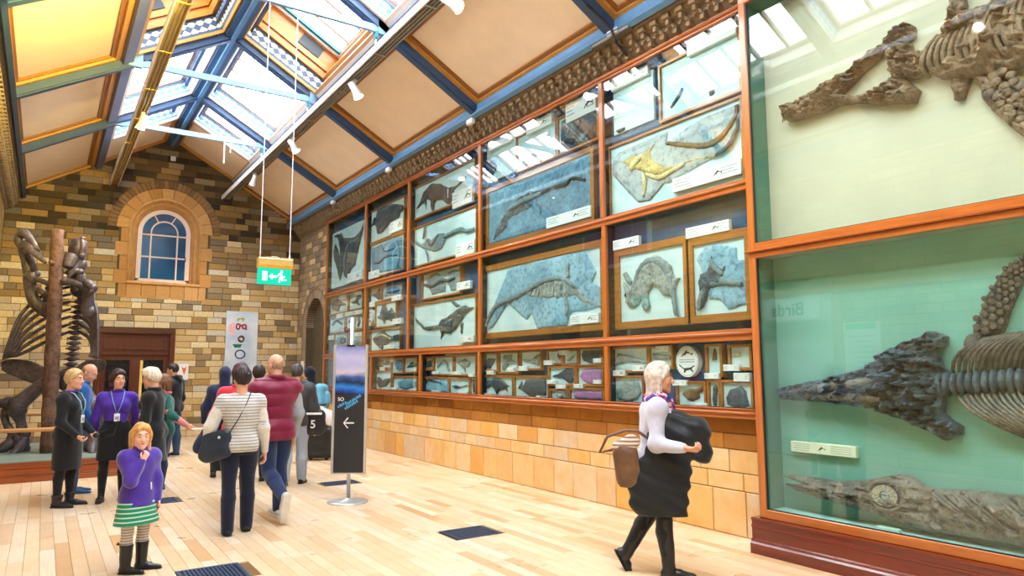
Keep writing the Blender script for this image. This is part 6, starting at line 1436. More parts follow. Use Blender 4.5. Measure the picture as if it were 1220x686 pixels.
# ------------------------------------------------------------------ people: one continuous body surface each, clothes and hair as parts
class Vol:
    def __init__(s, lo, hi, h):
        s.h = h; s.lo = np.array(lo, float)
        n = np.ceil((np.array(hi) - s.lo) / h).astype(int) + 1
        s.ax = [s.lo[i] + np.arange(n[i]) * h for i in range(3)]
        s.V = np.full(n, 10.0, np.float32)
    def sub(s, lo, hi):
        sl = []
        for i in range(3):
            a = max(0, int((lo[i] - s.lo[i]) / s.h)); b = min(s.V.shape[i], int((hi[i] - s.lo[i]) / s.h) + 2)
            if b <= a: return None, None
            sl.append(slice(a, b))
        g = np.meshgrid(*[s.ax[i][sl[i]] for i in range(3)], indexing='ij', sparse=True)
        return tuple(sl), g
    def put(s, sl, d, k, op):
        A = s.V[sl]
        if op == 'cut':
            d = -d
            hh = np.maximum(k - np.abs(A - d), 0) / max(k, 1e-6); s.V[sl] = np.maximum(A, d) + hh * hh * k * .25
        else:
            hh = np.maximum(k - np.abs(A - d), 0) / max(k, 1e-6); s.V[sl] = np.minimum(A, d) - hh * hh * k * .25
    def cap(s, a, b, ra, rb=None, k=.02, op='add', flat=None):
        """tapered capsule; flat = (axis vector, factor) squeezes it along an axis"""
        rb = ra if rb is None else rb
        a, b = np.array(a, float), np.array(b, float); R = max(ra, rb) + k + .03
        sl, g = s.sub(np.minimum(a, b) - R, np.maximum(a, b) + R)
        if sl is None: return s
        X, Y, Z = g[0] - a[0], g[1] - a[1], g[2] - a[2]
        e = b - a; f = 1.0
        if flat is not None:
            n, f = np.array(flat[0], float), flat[1]; n /= np.linalg.norm(n)
            q = (X * n[0] + Y * n[1] + Z * n[2]) * (1 / f - 1)
            X, Y, Z = X + q * n[0], Y + q * n[1], Z + q * n[2]
            e = e + n * (e @ n) * (1 / f - 1)
        t = np.clip((X * e[0] + Y * e[1] + Z * e[2]) / max(e @ e, 1e-9), 0, 1)
        d = np.sqrt((X - t * e[0]) ** 2 + (Y - t * e[1]) ** 2 + (Z - t * e[2]) ** 2) - (ra + (rb - ra) * t)
        s.put(sl, (d * (f + (1 - f) * .4)).astype(np.float32), k, op); return s
    def ell(s, c, r, k=.02, op='add', rot=None):
        c = np.array(c, float); r = np.array(r, float); R = r.max() + k + .03
        sl, g = s.sub(c - R, c + R)
        if sl is None: return s
        X, Y, Z = g[0] - c[0], g[1] - c[1], g[2] - c[2]
        if rot is not None:
            m = np.array(rot).T
            X, Y, Z = [m[i, 0] * X + m[i, 1] * Y + m[i, 2] * Z for i in range(3)]
        q = np.sqrt((X / r[0]) ** 2 + (Y / r[1]) ** 2 + (Z / r[2]) ** 2)
        q2 = np.sqrt((X / r[0] ** 2) ** 2 + (Y / r[1] ** 2) ** 2 + (Z / r[2] ** 2) ** 2)
        d = q * (q - 1) / np.maximum(q2, 1e-6)
        s.put(sl, d.astype(np.float32), k, op); return s
    def plane(s, p, n, k=.004):
        """keep only the side against n"""
        p = np.array(p, float); n = np.array(n, float); n /= np.linalg.norm(n)
        d = (s.ax[0][:, None, None] - p[0]) * n[0] + (s.ax[1][None, :, None] - p[1]) * n[1] + (s.ax[2][None, None, :] - p[2]) * n[2]
        s.V = np.maximum(s.V, d.astype(np.float32)); return s
    def wrinkle(s, amp, freq, seed=0.0, stretch=(1, 1, 1)):
        g = np.stack(np.meshgrid(s.ax[0] * freq * stretch[0], s.ax[1] * freq * stretch[1], s.ax[2] * freq * stretch[2] + seed, indexing='ij'), -1)
        m = np.abs(s.V) < amp * 4 + s.h * 3
        s.V[m] += amp * vnoise(g[m]); return s
    def quilt(s, amp, pitch, off=0.0):
        s.V += (amp * (1 - 2 * np.abs(np.sin(PI * (s.ax[2] + off) / pitch)) ** .6))[None, None, :].astype(np.float32); return s
    def mesh(s):
        s.V[[0, -1]] = 5; s.V[:, [0, -1]] = 5; s.V[:, :, [0, -1]] = 5
        return surface_net(s.V, s.lo, s.h)

def rot_xyz(yaw, pitch, roll=0.0):
    """head turn: yaw to the person's left, pitch looking down positive, roll"""
    cy_, sy = math.cos(yaw), math.sin(yaw); cp, sp_ = math.cos(-pitch), math.sin(-pitch); cr, sr = math.cos(roll), math.sin(roll)
    Z = np.array([[cy_, -sy, 0], [sy, cy_, 0], [0, 0, 1]]); X = np.array([[1, 0, 0], [0, cp, -sp_], [0, sp_, cp]]); Y = np.array([[cr, 0, sr], [0, 1, 0], [-sr, 0, cr]])
    return Z @ X @ Y

M['iris'] = mat('iris_brown', srgb(58, 44, 36), .25)
M['brow'] = mat('eyebrow_hair', srgb(92, 66, 48), .8)
M['eye_white'] = mat('eye_white', srgb(214, 206, 200), .3, var=.02)
def skin_mat(name, c): return mat(name, srgb(*c), .5, var=.05, scale=25, sheen=.1)
def cloth(name, c, rough=.85, var=.10, bump=.25, sheen=.25, stripes=None, spec=.25):
    b = N(name); c = srgb(*c)
    f = b.noise(60, 4)
    col = b.ramp(f, [(.3, tuple(x * (1 - var) for x in c)), (.7, tuple(min(1, x * (1 + var)) for x in c))])
    if stripes is not None:
        c2, pitch, duty, axis = stripes
        tc = b.n('TexCoord').outputs['Object']; sx = b.n('SeparateXYZ'); b.ln(tc, sx.inputs[0])
        fr = b.math('FRACT', b.math('DIVIDE', sx.outputs[axis], pitch))
        col = b.mix(b.math('LESS_THAN', fr, duty), col, srgb(*c2))
    return b.pbr(col, rough, spec=spec, bump=f, bstr=bump, bdist=.004, sheen=sheen)

PEOPLE = []
class Person:
    def __init__(s, label, loc, fwd, h, pose=None, skin=(226, 168, 140), female=True, vox=.012, build=1.0):
        s.h, s.vox, s.fem = h, vox, female
        p = dict(lean=0.0, arms=[((.35, .05, -1), (.12, .25, -1)), ((-.35, .05, -1), (-.12, .25, -1))], legs=[(0, 0, 2), (0, 0, 2)], head=(0, 0, 0), curl=(.5, .5), feet=(8, -8), twist=0.0)
        if pose: p.update(pose)
        s.pose = p
        ang = math.atan2(-fwd[0], fwd[1])
        s.root = thing('person', label, 'person', (loc[0], loc[1], 0))
        s.root.rotation_euler = (0, 0, ang)
        s.W = Matrix.Translation((loc[0], loc[1], 0)) @ Matrix.Rotation(ang, 4, 'Z')
        s.skin = skin_mat('skin_%d' % len(PEOPLE), skin)
        PEOPLE.append(s)
        bw = build
        # joints (x = person's right, y = forward, z = up)
        hz = .525 * h
        L1, L2 = .245 * h, .238 * h
        feet = []
        s.legs = []
        for i, sx in ((0, 1), (1, -1)):
            th, kn, spl = [math.radians(v) for v in p['legs'][i]]
            hip = np.array([sx * .052 * h, 0, hz - .012 * h])
            td = np.array([sx * math.sin(spl), math.sin(th) * math.cos(spl), -math.cos(th) * math.cos(spl)])
            knee = hip + td * L1
            sd = np.array([sx * math.sin(spl) * .3, math.sin(th - kn), -math.cos(th - kn)]); sd /= np.linalg.norm(sd)
            ank = knee + sd * L2
            s.legs.append([hip, knee, ank, sd])
        low = min(l[2][2] for l in s.legs) - .042 * h
        dz = -low
        for l in s.legs:
            for k in range(3): l[k] = l[k] + np.array([0, 0, dz])
        hz += dz
        le = math.radians(p['lean'])
        s.td = np.array([0, math.sin(le), math.cos(le)]); s.tf = np.array([0, math.cos(le), -math.sin(le)])
        s.hipc = np.array([0, 0, hz])
        s.T = lambda f, x=0.0, y=0.0: s.hipc + s.td * ((f - .525) * h) + np.array([x, 0, 0]) + s.tf * y
        s.neck = s.T(.822)
        tw = math.radians(p['twist'])
        sw = (.098 if female else .110) * h * bw
        s.sh = []
        s.arms = []
        for i, sx in ((0, 1), (1, -1)):
            sh = s.T(.778) + np.array([sx * sw * math.cos(tw), sx * sw * math.sin(tw), 0])
            s.sh.append(sh)
            u = np.array(p['arms'][i][0], float); u /= np.linalg.norm(u); v = np.array(p['arms'][i][1], float); v /= np.linalg.norm(v)
            el = sh + u * .172 * h; wr = el + v * .148 * h
            s.arms.append([sh, el, wr, v])
        s.hs = (h / 1.70) ** .6
        s.HR = rot_xyz(*[math.radians(a) for a in p['head']])
        s.hc = s.neck + np.array([0, .012 * h, .0]) + s.td * .052 * h + s.HR @ np.array([0, .01, .062]) * s.hs
        s.bw = bw
    def hp(s, *v): return s.hc + s.HR @ (np.array(v, float) * s.hs)
    def w(s, v): return s.W @ Vector(v)
    def add(s, name, mb_or, mat_, smooth=True, parent=None):
        if isinstance(mb_or, MB): me = mb_or.mesh(name, mat_, smooth)
        elif isinstance(mb_or, Vol): me = np_mesh(name, *mb_or.mesh(), mat_)
        else: me = np_mesh(name, *mb_or, mat_)
        return link(name, me, parent or s.root, local=True)
    # ---- shared shapes
    def torso(s, V, e=0.0, k=.03, lo=None):
        h, b = s.h, s.bw
        fem = s.fem
        V.ell(s.T(.70, 0, 0), (.088 * h * b + e, .062 * h * b + e, .115 * h + e), k)
        V.ell(s.T(.755, 0, -.004 * h), (.090 * h * b + e, .054 * h + e, .055 * h + e * .5), k)
        V.ell(s.T(.615, 0, 0), ((.074 if fem else .082) * h * b + e, .057 * h * b + e, .09 * h + e), k)
        V.ell(s.T(.53, 0, -.004 * h), ((.092 if fem else .085) * h * b + e, .068 * h * b + e, .07 * h + e), k)
        for sx in (1, -1):
            V.ell(s.T(.505, sx * .042 * h, -.028 * h), (.048 * h + e, .05 * h + e, .055 * h + e), k)
            if fem: V.ell(s.T(.715, sx * .042 * h, .042 * h), (.040 * h + e, .036 * h + e, .040 * h + e), k)
        for i in (0, 1):
            V.cap(s.neck - s.td * .020 * h, s.sh[i] - s.td * .006 * h, .026 * h + e * .8, .030 * h + e * .9, k * .7)
            V.cap(s.T(.72, (1 - 2 * i) * .05 * h), s.sh[i] - s.td * .012 * h, .045 * h + e, .034 * h + e * .9, k)
    def arm(s, V, i, e0=0.0, e1=0.0, upto=1.0, k=.02, start=0.0):
        sh, el, wr, _ = s.arms[i]; h = s.h
        V.cap(sh + (el - sh) * start, el, (.030 if s.fem else .035) * h + e0 * .9, (.024 if s.fem else .027) * h + e0, k)
        if upto > 0: V.cap(el, el + (wr - el) * upto, (.027 if s.fem else .030) * h + e0, .018 * h + e1 + (1 - upto) * .008 * h, k)
    def leg(s, V, i, e0=0.0, e1=0.0, upto=1.0, k=.025):
        hip, kn, an, _ = s.legs[i]; h = s.h
        V.cap(hip, kn, .056 * h * s.bw + e0, .034 * h + e0 * .9, k)
        m = kn + (an - kn) * .3
        V.cap(kn, m - np.array([0, .008 * h, 0]), .033 * h + e0 * .9, .034 * h + e0 * .7 + e1 * .3, k)
        V.cap(m - np.array([0, .008 * h, 0]), kn + (an - kn) * upto, .034 * h + e0 * .6 + e1 * .4, .0215 * h + e1, k)
    def bounds(s, m=.12):
        pts = [s.hc, *[q for a in s.arms for q in a[:3]], *[q for l in s.legs for q in l[:3]]]
        lo = np.min(pts, 0) - m - .02; hi = np.max(pts, 0) + m + .06; lo[2] = -.02; return lo, hi
    def body(s, hands=True):
        lo, hi = s.bounds(); V = Vol(lo, hi, min(s.vox, .011)); h = s.h
        s.torso(V, -.004)
        for i in (0, 1): s.arm(V, i, -.002); s.leg(V, i, -.003)
        V.cap(s.T(.80, 0, -.008 * h), s.hp(0, -.025, -.05), .034 * h, .031 * h, .03)
        H, z = s.hp, s.hs
        V.ell(H(0, -.012, .030), (.073 * z, .092 * z, .092 * z), .02, rot=s.HR)
        V.ell(H(0, .028, -.030), (.058 * z, .062 * z, .082 * z), .025, rot=s.HR)
        V.cap(H(-.040, .012, -.062), H(0, .070, -.092), .022 * z, .020 * z, .02); V.cap(H(.040, .012, -.062), H(0, .070, -.092), .022 * z, .020 * z, .02)
        for sx in (1, -1):
            V.ell(H(sx * .036, .060, -.022), (.024 * z,) * 3, .015)
            V.cap(H(sx * .012, .084, .034), H(sx * .046, .066, .034), .011 * z, .010 * z, .012)
            V.ell(H(sx * .030, .098, .010), (.016 * z,) * 3, .010, 'cut')
            V.ell(H(sx * .075, -.008, -.004), (.011 * z, .020 * z, .031 * z), .006, rot=s.HR)
        V.cap(H(0, .088, .020), H(0, .108, -.020), .009 * z, .013 * z, .010)
        for sx in (1, -1): V.ell(H(sx * .010, .094, -.026), (.009 * z,) * 3, .008)
        V.cap(H(-.018, .084, -.050), H(.018, .084, -.050), .008 * z, .008 * z, .006); V.cap(H(-.016, .083, -.062), H(.016, .083, -.062), .009 * z, .009 * z, .006)
        vs, qs = V.mesh()
        if hands:
            for i in (0, 1):
                v2, q2 = s.hand(i); qs = np.concatenate([qs, q2 + len(vs)]); vs = np.concatenate([vs, v2])
        s.add('body', (vs, qs), s.skin)
        for sx in (1, -1):
            s.add('eye', MB().ball(H(sx * .029, .0755, .009), .0118 * z, 10, 8), M['eye_white'])
            s.add('iris', MB().ball(H(sx * .029, .0832, .009), .0058 * z, 8, 6), M['iris'])
            s.add('eyelid', MB().tube([H(sx * .018, .0835, .0165), H(sx * .029, .0875, .0185), H(sx * .041, .080, .0155)], [.003 * z, .0045 * z, .003 * z], 6), s.skin)
            s.add('eyebrow', MB().tube([H(sx * .014, .0935, .036), H(sx * .030, .090, .041), H(sx * .046, .077, .036)], [.003 * z, .0042 * z, .002 * z], 6), M['brow'])
        s.add('lips', MB().tube([H(-.022, .083, -.056), H(-.008, .0915, -.054), H(.008, .0915, -.054), H(.022, .083, -.056)], [.002, .0055, .0055, .002], 6), mat('lips', srgb(190, 104, 96), .45) if 'lips' not in bpy.data.materials else bpy.data.materials['lips'])
    def hand(s, i):
        """palm, four fingers of different length and a thumb, at the end of forearm i"""
        wr, v = s.arms[i][2], s.arms[i][3]; sc = s.h / 1.70; c = s.pose['curl'][i]
        d = v / np.linalg.norm(v)
        sx = 1 if i == 0 else -1
        # palm normal: towards the body for hanging arms, or as given
        pn = np.array(s.pose.get('palm', {}).get(i, (-sx, 0, 0)), float); pn -= d * (pn @ d); pn /= np.linalg.norm(pn)
        ac = np.cross(d, pn)                      # across the knuckles, towards the thumb side decided below
        up = s.pose.get('thumb', {}).get(i, (0, 1, .3)); ac = ac if ac @ np.array(up, float) > 0 else -ac
        P = lambda a, b, cc: wr + (d * a + ac * b + pn * cc) * sc
        pts = []
        segs = []
        for k, (off, L) in enumerate(((.030, .068), (.010, .076), (-.010, .070), (-.029, .054))):
            p = np.array([.088, off, 0.0]); a = .12
            dirs = []
            for j, f in enumerate((.45, .32, .23)):
                a += c * (.75 if j == 0 else .9)
                q = p + np.array([math.cos(a), off * .6 * (1 - c), math.sin(a)]) * L * f
                segs.append((P(*p), P(*q), (.0098 - .0012 * j) * sc, (.0088 - .0012 * j) * sc)); p = q
        tp = np.array([.022, .030, .004]); t2 = tp + np.array([.030, .022, .012]); t3 = t2 + np.array([.026, .006 - .02 * c, .012 + .014 * c])
        segs += [(P(*tp), P(*t2), .0125 * sc, .0108 * sc), (P(*t2), P(*t3), .0105 * sc, .0085 * sc)]
        allp = np.array([q for s_ in segs for q in s_[:2]] + [P(-.02, 0, 0)])
        V = Vol(allp.min(0) - .04, allp.max(0) + .04, .0042 if s.vox < .011 else .0055)
        V.cap(P(-.03, 0, 0), P(.02, 0, 0), .017 * s.h / 1.7 + .006, .020 * sc, .012, flat=(pn, .75))
        for off in (.024, .008, -.008, -.024): V.cap(P(.015, off * .75, 0), P(.086, off * 1.1, 0), .0165 * sc, .0118 * sc, .010)
        for a, b, ra, rb in segs: V.cap(a, b, ra, rb, .004)
        return V.mesh()
    # ---- clothes
    def top(s, name, mat_, e=.014, hem=.50, sleeve=1.0, arms=(True, True), cuff=.008, k=.03, wr=(.006, 12), quilt=None, neck=.835, flare=0.0, collar=0.0, collar_mat=None, open_neck=0.0, sl=None):
        lo, hi = s.bounds(.16); lo[2] = max(lo[2], (hem - .06) * s.h); hi[2] = min(hi[2], s.hc[2] + .05)
        V = Vol(lo, hi, s.vox); h = s.h
        s.torso(V, e, k)
        z0 = hem * h
        if hem < .50: V.cap(s.T(.53), np.array([s.hipc[0], s.hipc[1], z0]), .088 * h * s.bw + e, .090 * h * s.bw + e + flare, .03, flat=((0, 1, 0), .76))
        if quilt and quilt[0] == 'body': V.quilt(quilt[1], quilt[2]); quilt = None
        for i in (0, 1):
            if arms[i]: s.arm(V, i, e * .75, cuff, sleeve, .035)
        if quilt: V.quilt(quilt[1], quilt[2])
        if wr: V.wrinkle(wr[0], wr[1], s.h * 3)
        V.plane((0, 0, z0), (0, 0, -1))
        V.plane(s.T(neck), s.td)
        if open_neck: V.cap(s.T(.86, 0, .10 * h), s.T(.80, 0, .09 * h), .03 * h, .02 * h, .01, 'cut')
        # trim the cuff square
        o = s.add(name, V, mat_)
        if collar:
            c = s.T(neck - .012); b = MB(); n = 18; r = .040 * h + e * .6
            pr = [(r, 0), (r + .012, collar * .4), (r + .004, collar), (r - .012, collar)]
            vs = []
            for rr, zz in pr:
                for a in range(n):
                    t = 2 * PI * a / n; vs.append(c + np.array([rr * math.cos(t), 0, 0]) + s.tf * (rr * .95 * math.sin(t) - .004) + s.td * (zz - .012))
            b.add(vs, [(j * n + a, j * n + (a + 1) % n, (j + 1) * n + (a + 1) % n, (j + 1) * n + a) for j in range(3) for a in range(n)])
            s.add('collar', b, collar_mat or mat_, True, o)
        return o
    def sleeves(s, mat_, e=.012, upto=1.0, which=(0, 1), cuff=.006, name='sleeve', wr=(.005, 14)):
        for i in which:
            sh, el, w_, _ = s.arms[i]; P = np.array([sh, el, w_])
            V = Vol(P.min(0) - .10, P.max(0) + .10, s.vox); s.arm(V, i, e, cuff, upto)
            if wr: V.wrinkle(wr[0], wr[1], i * 5.0)
            s.add(name, V, mat_)
    def trousers(s, mat_, e=.012, e1=.012, upto=.97, name='trousers', waist=.555, wr=(.006, 11)):
        P = np.array([q for l in s.legs for q in l[:3]] + [s.T(.62)])
        V = Vol(P.min(0) - .14, P.max(0) + .14, s.vox); h = s.h
        V.ell(s.T(.53, 0, -.004 * h), (.090 * h * s.bw + e, .068 * h * s.bw + e, .075 * h + e), .03)
        V.ell(s.T(.59), (.078 * h * s.bw + e, .058 * h * s.bw + e, .05 * h + e), .03)
        for sx in (1, -1): V.ell(s.T(.505, sx * .042 * h, -.028 * h), (.048 * h + e, .05 * h + e, .055 * h + e), .03)
        for i in (0, 1): s.leg(V, i, e, e1, upto, .012)
        if wr: V.wrinkle(wr[0], wr[1], 3.3, (1, 1, .6))
        V.plane(s.T(waist), s.td)
        return s.add(name, V, mat_)
    def skirt(s, mat_, hem=.28, e=.014, flare=.01, name='skirt', waist=.60):
        h = s.h; c = (s.legs[0][1] + s.legs[1][1]) / 2
        b = np.array([c[0], c[1] * .8, hem * h])
        V = Vol(s.T(.5) - np.array([.30, .32, .5]), s.T(.62) + np.array([.30, .32, .05]), s.vox)
        V.ell(s.T(.53, 0, -.004 * h), (.090 * h * s.bw + e, .068 * h * s.bw + e, .075 * h + e), .03)
        V.ell(s.T(.59), (.078 * h * s.bw + e, .058 * h * s.bw + e, .05 * h + e), .03)
        V.cap(s.T(.52), b, .086 * h * s.bw + e, .082 * h * s.bw + e + flare, .03, flat=((0, 1, 0), .8))
        for i in (0, 1): V.cap(s.legs[i][0], s.legs[i][1], .055 * h + e, .042 * h + e + flare, .05)
        V.wrinkle(.007, 12, 1.0, (1, 1, .25))
        V.plane((0, 0, hem * h), (0, 0, -1)); V.plane(s.T(waist), s.td)
        return s.add(name, V, mat_)
    def shoe(s, i, mat_, sole_mat, boot=0.0, name='shoe', sc=1.0, heel=0.0, toe_down=0.0):
        an, sd = s.legs[i][2], s.legs[i][3]; h = s.h * sc
        yaw = math.radians(s.pose['feet'][i]) * -1
        up = -sd
        f = np.array([0, 1.0, 0]); f = f - up * (f @ up) * (1 if abs(sd[1]) > .3 else 0)
        f /= np.linalg.norm(f)
        f = np.array([math.cos(yaw) * f[0] - math.sin(yaw) * f[1], math.sin(yaw) * f[0] + math.cos(yaw) * f[1], f[2]])
        if toe_down: f = f * math.cos(toe_down) + np.array([0, 0, -1]) * math.sin(toe_down); f /= np.linalg.norm(f)
        upv = np.array([0, 0, 1.0]); upv -= f * (f @ upv); upv /= np.linalg.norm(upv)
        base = an - upv * .042 * s.h
        A = lambda a, z: base + f * a * h + upv * z * h
        pts = np.array([A(-.05, 0), A(.13, 0), A(0, .06), an + (-sd) * boot * s.h])
        V = Vol(pts.min(0) - .09, pts.max(0) + .09, min(s.vox, .009))
        V.cap(A(-.018, .022), A(.045, .020), .022 * h, .024 * h, .012); V.cap(A(.045, .020), A(.108, .014), .025 * h, .016 * h, .012, flat=(upv, .8))
        V.cap(A(-.005, .03), an + upv * .012 * h, .022 * h, .024 * h, .012)
        if boot: V.cap(an, an - sd * boot * s.h, .026 * h + .006, .036 * h + .006, .015); V.wrinkle(.004, 16, i * 2.0)
        V.plane(A(0, .006), -upv)
        if boot: V.plane(an - sd * boot * s.h, -sd)
        o = s.add(name, V, mat_)
        V = Vol(pts.min(0) - .09, pts.max(0) + .05, min(s.vox, .008))
        V.cap(A(-.018, .005), A(.045, .005), .026 * h, .027 * h, .01); V.cap(A(.045, .005), A(.110, .005), .028 * h, .020 * h, .01)
        V.plane(A(0, .009), upv); V.plane(A(0, .0005), -upv)
        s.add('sole', V, sole_mat, True, o)
        return o
    # ---- hair
    def hair(s, color, kind='short', t=.014, length=.0, rough=.55, name='hair', hl=(.0, .95), wave=.006):
        H, z = s.hp, s.hs
        lo = s.hc - .2 - np.array([0, 0, length]); hi = s.hc + .2
        V = Vol(lo, hi, min(s.vox, .009) * .85)
        r = np.array([.075, .094, .094]) * z + t
        V.ell(H(0, -.014, .034), r, .01, rot=s.HR)
        if kind == 'bald':
            V.V[:] = 10; V.ell(H(0, -.012, .020), np.array([.0745, .093, .090]) * z + t * .3, .01, rot=s.HR)
        g = np.meshgrid(*V.ax, indexing='ij', sparse=True)
        R = s.HR
        X, Y, Z = [(R[0, i] * (g[0] - s.hc[0]) + R[1, i] * (g[1] - s.hc[1]) + R[2, i] * (g[2] - s.hc[2])) / z for i in range(3)]
        line = hl[0] + hl[1] * Y
        V.V = np.maximum(V.V, ((line - Z) * z * .7).astype(np.float32))
        if kind == 'bald': V.V = np.maximum(V.V, ((Z - (.035 - .3 * Y)) * z * .7).astype(np.float32))
        V.V = np.maximum(V.V, ((Y - .064 - .25 * np.abs(Z - .07)) * z).astype(np.float32)) if kind != 'hood' else V.V
        if kind in ('bob', 'long'):
            L = length
            for sx in (1, -1):
                V.cap(H(sx * .070, -.010, .020), H(sx * .074, .0, -.02) - np.array([0, 0, L * .6]), .026 * z, .024 * z, .03)
                V.cap(H(sx * .060, -.055, .020), H(sx * .055, -.06, -.03) - np.array([0, 0, L]), .034 * z, .030 * z, .03)
                V.cap(H(sx * .045, .060, .085), H(sx * .078, .030, .01), .016 * z, .018 * z, .02)
            V.cap(H(0, -.075, .02), H(0, -.075, -.03) - np.array([0, 0, L]), .042 * z, .036 * z, .03)
        if kind == 'updo':
            V.cap(H(0, -.085, -.02), H(0, -.10, .045), .035 * z, .042 * z, .02)
        if kind == 'quiff':
            V.cap(H(-.03, .055, .115), H(.035, .045, .118), .032 * z, .030 * z, .03); V.cap(H(0, .0, .125), H(0, -.06, .10), .030 * z, .030 * z, .03)
        A = np.arctan2(Y, X)
        V.V = V.V + (wave * np.sin(A * 26 + Z * 30) * .5 + wave * vnoise(np.stack(np.broadcast_arrays(X * 40, Y * 40, Z * 14), -1))).astype(np.float32)
        return s.add(name, V, mat('hair_%d_%s' % (len(PEOPLE), name), srgb(*color), rough, var=.35, scale=40, bump=.3, bscale=120))
    def hood(s, mat_, up=True, t=.03):
        V = Vol(s.hc - .28, s.hc + .24, s.vox); H, z = s.hp, s.hs
        if up:
            V.ell(H(0, -.02, .028), np.array([.080, .105, .105]) * z + t * .6, .02, rot=s.HR); V.cap(H(0, -.05, -.06), s.T(.80, 0, -.03), .08 * z, .085 * z, .03)
            V.ell(H(0, .095, -.005), np.array([.062, .085, .095]) * z, .01, 'cut', rot=s.HR)
        else:
            V.cap(s.T(.835, -.05, -.05 * s.h), s.T(.835, .05, -.05 * s.h), .045, .045, .03); V.cap(s.T(.80, 0, -.06 * s.h), s.T(.76, 0, -.065 * s.h), .06, .03, .03)
            for sx in (1, -1): V.cap(s.T(.84, sx * .055, -.03 * s.h), s.T(.825, sx * .05, .035 * s.h), .035, .022, .03)
        V.wrinkle(.005, 14)
        return s.add('hood', V, mat_)
    def lanyard(s, e=.02, color=(150, 200, 226)):
        h = s.h; m_ = cloth('lanyard_%d' % len(PEOPLE), color)
        zb = .625
        f = lambda fr, x, y: s.T(fr, x, y)
        bust = (.079 if s.fem else .066) * h + e
        for sx in (1, -1):
            pts = [f(.835, sx * .045 * h, -.02 * h), f(.81, sx * .045 * h, .048 * h), f(.755, sx * .034 * h, bust - .008), f(.71, sx * .022 * h, bust + .004), f(.655, sx * .004, bust)]
            s.add('lanyard', MB().tube(pts, .008, 6, flat=.5), m_)
        c = f(zb, 0, bust + .004)
        b = MB(); b.cbox(c[0] - .032, c[0] + .032, c[1] - .004, c[1] + .006, c[2] - .05, c[2] + .045, .003)
        o = s.add('badge', b, M['white'], False)
        s.add('badge_print', MB().box(c[0] - .02, c[0] + .02, c[1] + .006, c[1] + .0075, c[2] - .03, c[2] + .01), M['ink_grey'], False, o)
IR, AW = Vector((.832, -.555, 0)), Vector((.555, .832, 0))
def D(r, a): v = IR * r + AW * a; return (v.x, v.y)
C = cloth
black_knit = C('black_knit', (24, 26, 32)); black_cloth = C('black_cloth', (20, 21, 26)); black_tights = C('black_tights', (18, 18, 22), .7)
M['shoe_black'] = mat('black_leather', srgb(22, 24, 30), .35, var=.2); M['sole_dark'] = mat('dark_sole', srgb(30, 28, 28), .8)
M['sole_white'] = mat('white_sole', srgb(222, 222, 222), .6); M['denim'] = C('blue_denim', (46, 74, 110), .9, .25); M['navy_denim'] = C('navy_denim', (26, 40, 78), .9, .25)
def tube_thing(o): return o
# 1 left member of staff
p = Person('staff woman in black cardigan facing right with blonde hair and lanyard', (.30, 10.12), D(1, .05), 1.62,
           dict(arms=[((.12, .02, -1), (-.22, .72, -.70)), ((-.12, .06, -1), (.22, .78, -.65))], head=(-4, 2, 0), curl=(.9, .9), palm={0: (-.4, .2, 1), 1: (.4, .2, 1)}, feet=(4, -6), legs=[(-1, 2, 2), (2, 3, 2)]))
p.body(); p.top('cardigan', black_knit, .017, .47, .98, collar=.03, collar_mat=C('purple_collar', (92, 44, 150))); p.skirt(black_cloth, .27, .018); 
for i in (0, 1): p.trousers(black_tights, .003, .002, 1.0, 'tights', .56, None) if i == 0 else None
for i in (0, 1): p.shoe(i, M['shoe_black'], M['sole_dark'], .05)
p.hair((206, 172, 116), 'short', .018, hl=(-.01, .95)); p.lanyard(.022)
h_ = p.w((.0, .34, .86))
t = tag(MB().tube([h_ + Vector((-.02, 0, -.02)), h_ + IR * .10 + Vector((0, 0, .03)), h_ + IR * .24 + Vector((0, 0, .14)), h_ + IR * .20 + Vector((0, 0, -.02)), h_ + IR * .04 + Vector((0, 0, -.06))], .012, 8).ball(h_ + Vector((0, 0, -.03)), (.05, .05, .035), 10, 8).build('headset', M['black'], None, True), 'black headset with a looping cable held by the left staff woman', 'headset')
# 2 bald man behind her
p = Person('bald man in a bright blue jacket looking down behind the left staff woman', (.42, 11.04), D(.75, .45), 1.72,
           dict(arms=[((.25, .1, -1), (.0, .6, -.8)), ((-.45, -.1, -1), (-.2, .5, -.9))], head=(-25, 28, 0), lean=4), female=False, vox=.014)
blue_j = C('blue_jacket', (22, 92, 168), .6, .2)
p.body(); p.top('jacket', blue_j, .035, .46, .98, wr=(.014, 8), collar=.05); p.trousers(M['denim'], .014)
for i in (0, 1): p.shoe(i, C('blue_shoe', (46, 78, 118)), M['sole_white'])
p.hair((120, 96, 80), 'bald', .004)
# 3 centre member of staff
p = Person('smiling staff woman in purple shirt and black skirt with lanyard, facing the camera', (.80, 10.2), (-.02, -1), 1.62,
           dict(arms=[((.28, -.14, -1), (-.30, -.55, -.85)), ((-.28, -.14, -1), (.30, -.55, -.85))], head=(16, 4, 3), legs=[(0, 2, 3), (1, 2, 3)], feet=(12, -12), palm={0: (0, 1, 0), 1: (0, 1, 0)}))
purple = C('purple_shirt', (78, 44, 168), .7, .15)
p.body(); p.top('shirt', purple, .014, .50, .98, collar=.028, open_neck=1); p.skirt(black_cloth, .31, .012); p.trousers(black_tights, .003, .002, 1.0, 'tights', .56, None)
for i in (0, 1): p.shoe(i, M['shoe_black'], M['sole_dark'])
p.hair((58, 38, 36), 'bob', .016, .10); p.lanyard(.018)
